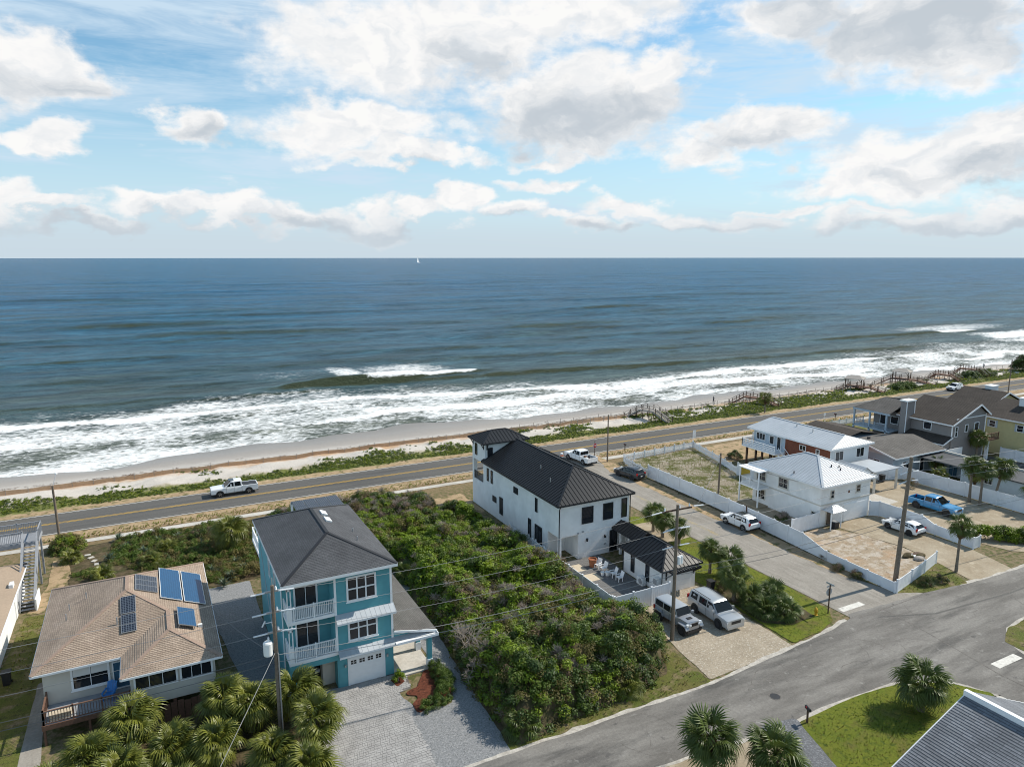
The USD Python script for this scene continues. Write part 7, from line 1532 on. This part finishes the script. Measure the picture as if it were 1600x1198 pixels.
def palm(label, loc, h, n=38, size=1.0, dead=7, seed=1, green='palm_leaf', lean=(0, 0), r=.16, name='palm_tree', cat='palm', group=None, low=-.75):
    rng = random.Random(seed); t = T(name, label, cat, (*loc, 0), 0, group, local=True)
    if h > .3:
        prof = np.linspace(0, 1, 9); pts = [(lean[0] * s ** 1.5, lean[1] * s ** 1.5, h * s - .05) for s in prof]
        rad = r * (1.25 - .35 * np.minimum(prof * 3, 1)) * np.array([1 + rng.uniform(-.06, .06) for _ in prof]); t.part('trunk', tube(pts, rad, 9), 'palm_trunk', smooth=50)
        bt = MB()
        for k in range(int(26 * min(h, 2.5))):
            s = 1 - rng.random() * min(1, 1.5 / h); a = rng.uniform(0, 6.28); p = np.array([lean[0] * s ** 1.5, lean[1] * s ** 1.5, h * s]); d = np.array([math.cos(a), math.sin(a), 0])
            bt.bar(p + d * r * .7, p + d * (r + .12) + (0, 0, .22), .07, .03)
        t.part('leaf_base', bt, 'palm_dead', kind='stuff')
    top = np.array([lean[0], lean[1], max(h, .05)])
    for k in range(n):
        s = (k + .5) / n; el = 1.35 - (1.35 - low) * s ** .85 + rng.uniform(-.12, .12)
        if el > 1.2: sz = size * .8
        else: sz = size
        m = rot_frond(fan_frond(rng, sz * rng.uniform(.7, 1.15), sz * rng.uniform(.75, 1.15), 20, rng.uniform(.25, .65) + .5 * s), k * 2.39996 + rng.uniform(-.35, .35), el + rng.uniform(-.12, .12), rng.uniform(-.9, .9))
        t.part('frond', shift(m, top), green)
    for k in range(dead):
        m = rot_frond(fan_frond(rng, size * .75, size * .75, 13, 1.0), rng.uniform(0, 6.28), low - rng.uniform(.1, .5), rng.uniform(-.6, .6)); t.part('dead_frond', shift(m, top - (0, 0, .12)), 'palm_dead')
    return t
# single palms, each measured from its foot
palm('lone palm with thick round crown on the lower right lawn', (45.7, 26.5), 2.1, 44, 1.05, 8, 2, r=.22)
palm('palm at the lower edge of the street, crown full, the left of two', (28.17, 28.36), 2.7, 46, 1.05, 9, 3, r=.2)
palm('palm at the lower edge of the street beside the dark gravel, the right of two', (30.86, 25.92), 2.3, 40, 1.1, 8, 4, r=.2)
palm('tall slender palm by the drive apron near the corner pole', (70.1, 38.7), 4.9, 30, .80, 10, 5, r=.13)
palm('left palm of the three tall palms along the far white fence', (92.2, 50.3), 5.1, 30, .85, 10, 6, lean=(-.3, 0), r=.17)
palm('middle palm of the three tall palms along the far white fence', (92.2, 49.0), 4.8, 30, .85, 8, 7, r=.16)
palm('right leaning palm of the three tall palms along the far white fence', (94.6, 48.6), 4.6, 34, .95, 6, 8, lean=(.9, -.2), r=.17)
palm('small palm by the street edge of the far driveway at the right border', (95.4, 44.4), 2.9, 30, .9, 8, 9, r=.15)
palm('palm with brown skirt before the grey house garage', (113.0, 61.4), 3.6, 32, .95, 16, 10, r=.17)
palm('windblown brownish palm between coast road and dune', (109.8, 100.9), 3.2, 26, .85, 16, 11, 'palm_gold', r=.13)
for k, (p, h, l) in enumerate((((49.9, 61.1), 2.3, 'nearest the coast road'), ((49.7, 59.2), 2.2, 'in the middle'), ((50.2, 57.0), 1.9, 'farthest from the coast road'))): palm(f'short full palm by the side street path, {l} of three', p, h, 34, .8, 5, 20 + k, r=.17)
palm('palm on the side street lawn beyond the garage, taller one', (48.0, 49.8), 2.5, 32, .8, 7, 24, r=.15); palm('palm on the side street lawn behind the garage, shaggy one', (49.0, 48.2), 1.8, 40, .9, 8, 25, r=.15)
palm('palm at the corner bed above the silver SUV', (45.9, 44.4), 2.4, 34, .95, 6, 26, r=.18)
for k, (p, l) in enumerate((((46.9, 43.2), 'beside the silver SUV'), ((48.2, 41.7), 'in the middle of the bed'), ((46.4, 41.2), 'nearest the shell driveway'), ((49.1, 42.9), 'nearest the side street'), ((47.7, 40.2), 'nearest the hydrant'))): palm(f'low bushy palmetto on the corner lawn bed, {l}', p, .55, 34, .85, 3, 30 + k, name='palmetto', cat='palmetto', low=-.45)
low = [((-2.8, 47.2), 2.2, 'before the deck corner under the wing windows'), ((-5.0, 45.4), 1.5, 'at the cottage deck, left of the clump'), ((-3.3, 43.4), 1.3, 'lowest at the left, spilling over the picture edge'), ((-7.0, 44.2), 1.0, 'leftmost at the cottage deck post'), ((-.6, 44.6), 1.2, 'between the cottage palms'),
       ((2.7, 46.6), 2.3, 'under the cottage wing corner'), ((1.9, 43.6), 1.3, 'low in front of the cottage wing'), ((4.2, 45.6), 2.0, 'left of the transformer pole'), ((7.0, 45.2), 2.2, 'right behind the transformer pole'), ((4.9, 41.2), 1.2, 'below the transformer pole'), ((7.7, 41.6), 2.4, 'at the driveway edge, with big round crown'), ((6.6, 38.8), 1.2, 'lowest at the driveway edge'), ((-.4, 40.4), 1.0, 'at the lower border left of the pole')]
for k, (p, h, l) in enumerate(low): palm(f'golden-green cabbage palm {l}', p, h, 54, 1.0 if h > 1.4 else .92, 9, 40 + k, 'palm_gold', name='cabbage_palm', r=.2, low=-.6)
palm('shaggy palm between coast road and the teal house', (6.4, 77.4), 2.5, 46, 1.15, 16, 60, 'palm_gold', r=.18)
for k, (p, h, l) in enumerate((((19.6, 67.4), 1.3, 'beside the far end of the teal roof'), ((31.2, 66.6), 1.4, 'near the white house wall'), ((20.2, 37.2), .5, 'at the lower left corner by the gravel'), ((20.6, 62.2), .8, 'at the gravel drive halfway up'))): palm(f'palmetto rising from the thicket {l}', p, h, 34, .85, 4, 70 + k, name='palmetto', cat='palmetto')
for k, (p, l) in enumerate((((-8.6, 82.3), 'by the grey stair foot'), ((-5.6, 76.2), 'behind the cottage roof'), ((0.2, 80.4), 'in the middle of the garden'), ((-1.4, 77.6), 'nearest the cottage hip'))): palm(f'saw palmetto in the overgrown garden {l}', p, .35, 30, .7, 5, 80 + k, 'palm_gold', name='palmetto', cat='palmetto', low=-.3)
palm('small yellowed palm in the bungalow garden by the flat wing', (97.0, 57.3), 1.2, 26, .7, 8, 90, 'palm_gold', r=.14); palm('small palm against the blue bungalow wall', (100.0, 59.6), 2.0, 24, .7, 6, 91, r=.12); palm('yellow-brown palm before the left palm of the three tall ones', (97.2, 52.6), 2.4, 26, .75, 12, 92, 'palm_gold', r=.14)

def blades(rng, n, L, w, spread, material_curve=.5):
    v, f = [], []
    for k in range(n):
        a = rng.uniform(0, 6.28); tilt = rng.uniform(.1, spread); l = L * rng.uniform(.6, 1.1); d = np.array([math.cos(a) * math.sin(tilt), math.sin(a) * math.sin(tilt), math.cos(tilt)]); s = np.array([-math.sin(a), math.cos(a), 0]); b = np.array([rng.uniform(-.1, .1) * L, rng.uniform(-.1, .1) * L, 0])
        m = b + d * l * .55; tip = b + d * l + np.array([math.cos(a), math.sin(a), -.6]) * l * .25 * material_curve
        k0 = len(v); v.extend([b - s * w / 2, b + s * w / 2, m + s * w / 2, m - s * w / 2, tip]); f.extend([(k0, k0 + 1, k0 + 2), (k0, k0 + 2, k0 + 3), (k0 + 3, k0 + 2, k0 + 4)])
    return np.array(v), np.array(f)
ORD = ['first', 'second', 'third', 'fourth', 'fifth', 'sixth', 'seventh', 'eighth', 'ninth', 'tenth', 'eleventh', 'twelfth', 'thirteenth', 'fourteenth']
SEEN = lambda q: (q[0] * math.cos(math.radians(27.4)) - q[1] * math.sin(math.radians(27.4))) / (q[0] * math.sin(math.radians(27.4)) + q[1] * math.cos(math.radians(27.4)))
for k, (x, y) in enumerate(sorted([(-4.5, 86.2), (-5.2, 80.6), (-3.6, 82.8), (-2.8, 84.6), (-.4, 83.2), (1.5, 83.4), (4.7, 68.8), (7.0, 71.5), (3.4, 80.1), (5.6, 70.4), (4.0, 72.4), (6.4, 73.6), (-2.0, 80.8), (2.4, 77.8)], key=SEEN)):
    t = T('yucca', f'blue-grey spiky yucca in the garden behind the cottage, {ORD[k]} from the left', 'yucca', (x, y, 0), 0, 'yuccas behind the cottage', local=True); rng = random.Random(100 + k)
    t.part('leaf_rosette', shift(blades(rng, 60, .85, .09, 1.5, .4), (0, 0, .25)), 'leaf_blue'); t.part('stem', tube([(0, 0, -.05), (0, 0, .35)], .08, 6), 'twig')

def leaf_ball(rng, n=70, R=.5, s=.13, flat=.75):
    """a clump of separate leaves spread through a squashed ball"""
    v, f = [], []
    for k in range(n):
        d = np.array([rng.gauss(0, 1), rng.gauss(0, 1), rng.gauss(0, 1) + .35]); d /= np.linalg.norm(d); c = d * R * rng.random() ** .4 * (1, 1, flat)
        n_ = d + np.array([rng.gauss(0, .5), rng.gauss(0, .5), rng.gauss(0, .5) + .5]); n_ /= np.linalg.norm(n_)
        a = np.cross(n_, [rng.gauss(0, 1), rng.gauss(0, 1), rng.gauss(0, 1)]); a /= np.linalg.norm(a); b = np.cross(n_, a); q = s * rng.uniform(.6, 1.25)
        k0 = len(v); v.extend([c - a * q, c + b * q * .55 + n_ * q * .15, c + a * q, c - b * q * .55 + n_ * q * .15]); f.extend([(k0, k0 + 1, k0 + 2), (k0, k0 + 2, k0 + 3)])
    return np.array(v), np.array(f)
def twig_ball(rng, n=36, R=.55):
    mb = MB()
    for k in range(n):
        d = np.array([rng.gauss(0, 1), rng.gauss(0, 1), abs(rng.gauss(0, 1)) + .3]); d /= np.linalg.norm(d); p = d * R * .1; q = d * R * rng.uniform(.6, 1.1) + np.array([rng.gauss(0, .06), rng.gauss(0, .06), 0]); mb.bar(p, q, .016)
        e = p + (q - p) * .6; mb.bar(e, e + np.array([rng.gauss(0, .12), rng.gauss(0, .12), .12]), .011)
    return mb.get()
def scatter(name, label, protos, pos, rot, scale, idx, kind='stuff'):
    path = fresh('/World', name); pi = UsdGeom.PointInstancer.Define(stage, path); paths = []
    for k, (m, mt) in enumerate(protos):
        p = f'{path}/Prototypes/clump_{k:03d}'; usdkit.mesh(stage, p, m, MATS[mt]); paths.append(Sdf.Path(p))
    pi.CreatePrototypesRel().SetTargets(paths)
    pi.CreateProtoIndicesAttr(Vt.IntArray.FromNumpy(np.asarray(idx, np.int32))); pi.CreatePositionsAttr(Vt.Vec3fArray.FromNumpy(np.asarray(pos, np.float32)))
    h = np.asarray(rot, float) / 2
    pi.CreateOrientationsAttr(Vt.QuathArray([Gf.Quath(float(math.cos(a)), 0, 0, float(math.sin(a))) for a in h]))
    s = np.asarray(scale, np.float32); s = np.repeat(s[:, None], 3, 1) if s.ndim == 1 else s
    pi.CreateScalesAttr(Vt.Vec3fArray.FromNumpy(s)); say(pi.GetPrim(), label, None, None, kind); return pi
def points_in(poly, per_m2, rng):
    x0, y0, x1, y1 = poly.bounds; n = int((x1 - x0) * (y1 - y0) * per_m2); P = np.c_[rng.uniform(x0, x1, n), rng.uniform(y0, y1, n)]
    return P[shapely.contains_xy(poly, P[:, 0], P[:, 1])]
R_ = random.Random(77)
CL = [(leaf_ball(R_, 120, .5, .095), m) for m in ('leaf_bright', 'leaf_mid', 'leaf_dark', 'leaf_olive')] + [(leaf_ball(R_, 130, .5, .07), 'leaf_mid'), (leaf_ball(R_, 80, .5, .065), 'leaf_dry'), (twig_ball(R_), 'twig'), (leaf_ball(R_, 80, .5, .13), 'leaf_bright'), (leaf_ball(R_, 120, .5, .07), 'leaf_olive')]
# ---- the thicket between teal and white house
TH = Polygon([(19.4, 36.7), (25, 36.9), (31, 37.6), (33.6, 39.2), (35.1, 41.4), (35.0, 45.5), (33.6, 47.5), (33.7, 60), (33.2, 70), (32.3, 74.2), (29.8, 75.8), (29.6, 80), (27, 85), (18, 85.4), (11.2, 85.0), (12.2, 78.5), (15.6, 72.5), (16.6, 67), (20.6, 64.6), (20.3, 58), (20.1, 50), (19.2, 44)])
def th_height(a, b):
    d = shapely.distance(shapely.boundary(TH), shapely.points(a, b)); ins = shapely.contains_xy(TH, a, b)
    n = meshkit.fbm(np.stack([a * .28, b * .28, 0 * a], -1), 3, 31); n3 = meshkit.noise(np.stack([a * .42, b * .42, 0 * a], -1), 35); base = np.interp(b, [36, 42, 50, 58, 72, 80, 86], [2.6, 3.0, 2.3, 2.5, 2.2, 1.9, 1.0])
    return np.where(ins, np.clip(d / 1.6, 0, 1) ** .45 * base * (.42 + .85 * n + .55 * np.clip((n3 - .42) * 4, 0, 1)), 0)
gx, gy = np.arange(9, 37, .6), np.arange(35, 87, .6); GXX, GYY = np.meshgrid(gx, gy); GZ = th_height(GXX.ravel(), GYY.ravel()).reshape(GXX.shape) * .72
v = np.stack([GXX, GYY, GZ - .06], -1).reshape(-1, 3); fcs = grid_faces(*GXX.shape); fcs = fcs[(v[fcs][:, :, 2] > -.05).any(1)]; used, fcs = np.unique(fcs, return_inverse=True); v, fcs = v[used], fcs.reshape(-1, 3)
single('undergrowth', (v, fcs), 'leaf_litter', 'dark dense undergrowth inside the thicket', kind='stuff', smooth=True)
g = np.random.default_rng(11); P = points_in(TH.buffer(.1), 9.5, g); H = th_height(P[:, 0], P[:, 1]); z = H * g.uniform(.55, 1.02, len(P)) + .05
n1 = meshkit.fbm(np.c_[P * .22, np.zeros(len(P))], 3, 41); n2 = meshkit.fbm(np.c_[P * .5, np.zeros(len(P))], 3, 43); idx = np.zeros(len(P), int)
for k, (x, y) in enumerate(P):
    u = g.random(); bright = np.interp(y, [36, 46, 52, 58, 72, 76, 86], [.34, .30, .42, .85, .80, .22, .08]) + (n1[k] - .5) * 1.6; dry = np.interp(y, [36, 44, 50, 56, 60, 71, 75, 86], [.14, .34, .72, .34, .10, .25, .95, .6]) + (n2[k] - .5) * 1.7
    if u < dry * .62: idx[k] = (5, 3, 6, 8)[int(g.integers(4))] if y < 74 else (5, 5, 6, 8)[int(g.integers(4))]
    elif u < dry * .62 + bright * .75: idx[k] = (0, 7, 0, 1)[int(g.integers(4))]
    else: idx[k] = (1, 2, 4, 2, 8)[int(g.integers(5))]
scatter('thicket', 'dense wild thicket of green, olive and dry brown shrubs between the teal and white houses', CL, np.c_[P, z], g.uniform(0, 6.28, len(P)), np.c_[g.uniform(.75, 1.35, len(P)), g.uniform(.75, 1.35, len(P)), g.uniform(.7, 1.25, len(P))], idx)
# ---- overgrown garden behind the cottage
GA = unary_union([Polygon([(-4.6, 86.4), (6, 85.6), (11.6, 84.5), (12.6, 76), (11.8, 69.4), (7.4, 69.6), (2.6, 70), (2.4, 74), (-2.2, 76.6), (-5.4, 80)]), Point(-9.4, 86.0).buffer(1.7), Point(-7.2, 77.9).buffer(1.2)])
P = points_in(GA, 7.5, g); d = shapely.distance(shapely.boundary(GA), shapely.points(P)); nn = meshkit.fbm(np.c_[P * .4, np.zeros(len(P))], 3, 51); z = np.clip(d, .1, 1) * (.2 + 2.6 * np.clip(nn - .3, 0, 1)) * g.uniform(.5, 1, len(P)) + .03
idx = np.array([(1, 3, 4, 8, 5, 2)[int(q)] for q in np.clip((meshkit.fbm(np.c_[P * .5, np.zeros(len(P))], 3, 53) - .25) * 9 + g.uniform(-1.5, 1.5, len(P)), 0, 5)])
scatter('garden_shrubs', 'tangled low green and brown growth in the garden between cottage and coast road', CL, np.c_[P, z], g.uniform(0, 6.28, len(P)), g.uniform(.5, .95, len(P)), idx)
# ---- hedges and single bushes
def bush(label, poly, h, mix, per=10, name='shrub', cat='shrub', size=(.5, .9), seed=1, group=None):
    gg = np.random.default_rng(seed); P = points_in(poly, per, gg); d = shapely.distance(shapely.boundary(poly), shapely.points(P)); rr = max(d.max(), .2)
    t = T(name, label, cat, (*np.array(poly.centroid.coords)[0], 0), 0, group); Z = h * np.sqrt(np.clip(1 - (1 - d / rr) ** 2, 0, 1)) * gg.uniform(.35, 1, len(P)) + .08
    parts = {}
    for p, zz in zip(P, Z):
        k = int(gg.choice(mix)); parts.setdefault(k, MB()).add(shift((turn(CL[k][0], gg.uniform(0, 360))[0] * gg.uniform(*size), CL[k][1] if False else CL[k][0][1]), (*p, zz)))
    for k, mb in parts.items(): t.part('foliage', mb, CL[k][1], kind='stuff')
    t.part('stem', tube([(*np.array(poly.centroid.coords)[0], 0), (*np.array(poly.centroid.coords)[0], h * .6)], .05, 6), 'twig')
bush('rounded green hedge along the mulch bed by the gravel drive', Polygon([(17.2, 47.2), (18.2, 46.8), (18.35, 44.8), (17.7, 43.0), (16.6, 42.2), (15.0, 41.9), (14.6, 42.6), (16.2, 43.2), (16.9, 44.4)]), .75, [1, 2, 4, 1], 22, 'hedge', 'hedge', (.35, .55), 3)
bush('small bright plant in mulch at the teal garage corner', Point(14.6, 46.5).buffer(.42), .8, [7, 0], 30, seed=4, size=(.35, .5))
bush('broad dark sea grape hedge along the far driveway', Polygon([(78.9, 44.2), (81, 41.6), (86, 37.4), (90, 36.9), (90, 38), (84, 41.2), (80.4, 45)]), 1.5, [2, 1, 0, 7], 11, 'hedge', 'hedge', (.7, 1.1), 5)
bush('reddish sea grape bush below the grey deck', Point(-9.3, 86.3).buffer(1.6), 1.5, [3, 1, 0, 3], 14, seed=6, size=(.6, .9))
for k, ((x, y), l) in enumerate((((59.9, 44.4), 'dark shrub at the dip of the long fence'), ((60.05, 42.4), 'dark shrub at the foot of the low fence near the pole'), ((61.2, 46.9), 'small weed bush where the long fence drops'), ((64.4, 38.2), 'dry brown bush at the base of the corner pole'), ((66.4, 37.9), 'small green shrub on the verge beside the corner pole'))): bush(l, Point(x, y).buffer(.55), .7, [2, 5, 8], 26, seed=20 + k, size=(.4, .6))
bush('red-leaved croton by the bin behind the silver SUV', Point(46.3, 46.4).buffer(.7), .9, [5, 3, 1], 24, seed=30, size=(.4, .6)); bush('dark rounded shrub under the brick sun deck edge', Point(80.2, 79.2).buffer(1.1), 1.0, [2, 5], 14, seed=31); bush('flowering bush against the bungalow wall', Point(95.6, 60.0).buffer(1.1), 1.0, [3, 1, 5], 16, seed=32); bush('sparse little tree by the far white fence', Point(91.3, 57.4).buffer(.8), 1.3, [8, 6], 12, seed=33)
bush('shrub in the gap between stucco house and fence', Point(65.6, 56.6).buffer(.8), .9, [2, 6], 16, seed=34); bush('dark hedge before the grey house porch', Polygon([(98, 82), (104, 82.2), (104, 83.6), (98, 83.4)]), .9, [5, 1, 3], 9, 'hedge', 'hedge', (.6, .9), 35)
bush('dark tree clump by the walkover at the right edge', Point(214, 107).buffer(2.6), 4.2, [2, 5, 2], 5, size=(1.2, 1.9), seed=36); bush('dark green shrubs under the long arched walkover', Polygon([(186, 105), (199, 105), (199, 108.6), (186, 108.6)]), 1.7, [2, 1], 3, size=(1.0, 1.5), seed=37); bush('dark shrub cluster on the dune past the nearer gazebo', Polygon([(156, 103.5), (164, 103.5), (164, 107), (156, 107)]), 1.4, [2, 4, 1], 4, size=(.8, 1.2), seed=38)
def bare_shrub(label, p, h, seed):
    t = T('dead_shrub', label, 'dead shrub', (*p, 0), local=True); rng = random.Random(seed); mb = MB()
    def grow(p, d, L, r, lv):
        q = p + d * L; mb.bar(p, q, r * 2, r * 2)
        if lv:
            for k in range(3): e = d + np.array([rng.gauss(0, .5), rng.gauss(0, .5), rng.gauss(0, .35)]); grow(q, e / np.linalg.norm(e), L * rng.uniform(.6, .8), r * .62, lv - 1)
    for k in range(4): d = np.array([rng.gauss(0, .6), rng.gauss(0, .6), 1.]); grow(np.zeros(3), d / np.linalg.norm(d), h * .36, .035, 4)
    t.part('branches', mb, 'twig', kind='stuff')
bare_shrub('bare grey dead shrub at the gravel edge of the thicket, upper one', (20.3, 46.6), 3.2, 3); bare_shrub('bare grey dead shrub at the gravel edge of the thicket, lower one', (20.6, 44.0), 3.0, 4); bare_shrub('bleached dead branches poking out of the thicket middle', (27.5, 47.8), 3.2, 5)
bare_shrub('bare twiggy shrub in the thicket nearest the patio fence corner', (32.0, 49.6), 3.0, 6); bare_shrub('low grey dead shrub in the thicket below the patio fence', (30.2, 44.6), 3.1, 7); bare_shrub('brown leafless shrub at the street side of the thicket', (25.4, 40.2), 3.2, 8); bare_shrub('leafless shrub in the thicket beside the teal porch roof', (22.2, 52.4), 3.0, 9)
for k, (p, h, l) in enumerate((((24.6, 55.4), 1.5, 'between porch roof and white house'), ((22.6, 71.5), 1.3, 'behind the teal roof'), ((33.2, 63.2), 1.2, 'against the white railing'), ((28.8, 37.6), .6, 'at the street verge'))): palm(f'green palmetto in the thicket {l}', p, h, 34, .8, 4, 110 + k, 'palm_gold' if k % 2 else 'palm_leaf', name='palmetto', cat='palmetto')
# ---- dune plants and grass
def dune_cover():
    a = g.uniform(-60, 250, 60000); b = g.uniform(101.2, 110.6, 60000)
    n = meshkit.fbm(np.c_[a * .16, b * .34, 0 * a], 4, 61); right = np.interp(a, [-60, 40, 75, 90, 130, 150, 180, 260], [0, .0, .10, .13, .12, -.02, .0, .05])
    dens = np.interp(b, [101.2, 101.9, 104.2, 105.4, 109.6, 110.6], [.05, .85, .70, .26, .20, .12]) + right + (n - .5) * 1.7
    k = g.random(60000) < np.clip((dens - .26) * 1.7, 0, .85); a, b = a[k], b[k]
    z = height(a, b); idx = g.choice([0, 0, 1, 2], len(a)); s = g.uniform(.28, .62, len(a)) * np.where(b > 104.5, 1.1, .8)
    scatter('dune_plants', 'green vines and weeds creeping over the white dune sand', [(leaf_ball(R_, 40, .5, .16, .38), 'leaf_dune'), (blades(R_, 26, .7, .05, 1.0), 'grass_blade'), (leaf_ball(R_, 40, .5, .13, .5), 'leaf_mid')], np.c_[a, b, z + .04], g.uniform(0, 6.28, len(a)), s, idx)
dune_cover()
def grass(label, polys, per, L, mats, seed):
    gg = np.random.default_rng(seed); P = np.vstack([points_in(p, per, gg) for p in polys]); R = random.Random(seed)
    scatter('grass', label, [(blades(R, 16, L, .018, .8), m) for m in mats], np.c_[P, np.full(len(P), .03)], gg.uniform(0, 6.28, len(P)), gg.uniform(.7, 1.3, len(P)), gg.integers(0, len(mats), len(P)))
grass('short green grass of the corner lawn by the side street', [Polygon([(45.2, 37.0), (48.3, 37.2), (50.7, 37.9), (51.9, 39.4), (52.2, 42.5), (52.2, 57.4), (46.2, 57.4), (46.0, 47.6), (48.4, 46.0), (50.6, 40.2), (50.2, 38.6), (47.2, 38.5), (45.2, 39.8)])], 16, .06, ('grass_blade', 'grass_blade', 'grass_dry'), 5)
grass('thick green grass of the lower right lawn', [Polygon([(37.4, 29.2), (39.6, 29.3), (43.5, 29.3), (47.2, 29.0), (50.3, 27.4), (51.8, 25.4), (46.5, 23), (36.6, 21), (36.2, 25.5)])], 18, .07, ('grass_blade', 'grass_blade', 'grass_dry'), 6)
grass('rough brown and green grass along the street verges', [Polygon([(18.8, 36.1), (35.0, 35.95), (35.2, 39.8), (33, 37.6), (19.5, 37.2)]), Polygon([(60.6, 42), (60.4, 38.9), (63.8, 39.1), (69.8, 40.4), (68.5, 36.9), (63.6, 37.3), (60.6, 38.6), (59.6, 41)]), Polygon([(-11.2, 70), (-8.9, 70), (-8.9, 58), (-11.4, 58)]), Polygon([(62.4, 77), (64, 85), (77.6, 85.8), (75.6, 78), (73.8, 72), (72, 66), (63, 66)])], 9, .12, ('grass_dry', 'grass_blade', 'grass_dry'), 7)
def verge(label, a0, a1, b0, b1, per, seed): grass(label, [Polygon(rect(a0, a1, b0, b1))], per, .22, ('grass_dry', 'grass_blade'), seed)
verge('dry grass strip between pavement and coast road', -40, 50, 88.7, 90.4, 8, 8); verge('dry grass strip along the coast road past the side street', 62, 130, 89.2, 90.6, 8, 9)
wr = np.c_[g.uniform(-60, 200, 5000), g.normal(116.6, 1.7, 5000)]; k = meshkit.fbm(np.c_[wr[:, 0] * .12, wr[:, 1] * .5, np.zeros(5000)], 3, 71) > .50 - np.interp(wr[:, 0], [-60, 10, 40, 80, 110], [-.08, -.02, .14, .12, -.06]); wr = wr[k]
scatter('seaweed_wrack', 'dark dry seaweed and driftwood strewn along the high-water line', [(twig_ball(R_, 14, .5), 'twig'), (leaf_ball(R_, 26, .5, .12, .18), 'leaf_dry')], np.c_[wr, height(wr[:, 0], wr[:, 1]) + .03], g.uniform(0, 6.28, len(wr)), np.c_[g.uniform(.4, 1.2, len(wr)), g.uniform(.3, .8, len(wr)), g.uniform(.15, .4, len(wr))], g.integers(0, 2, len(wr)))
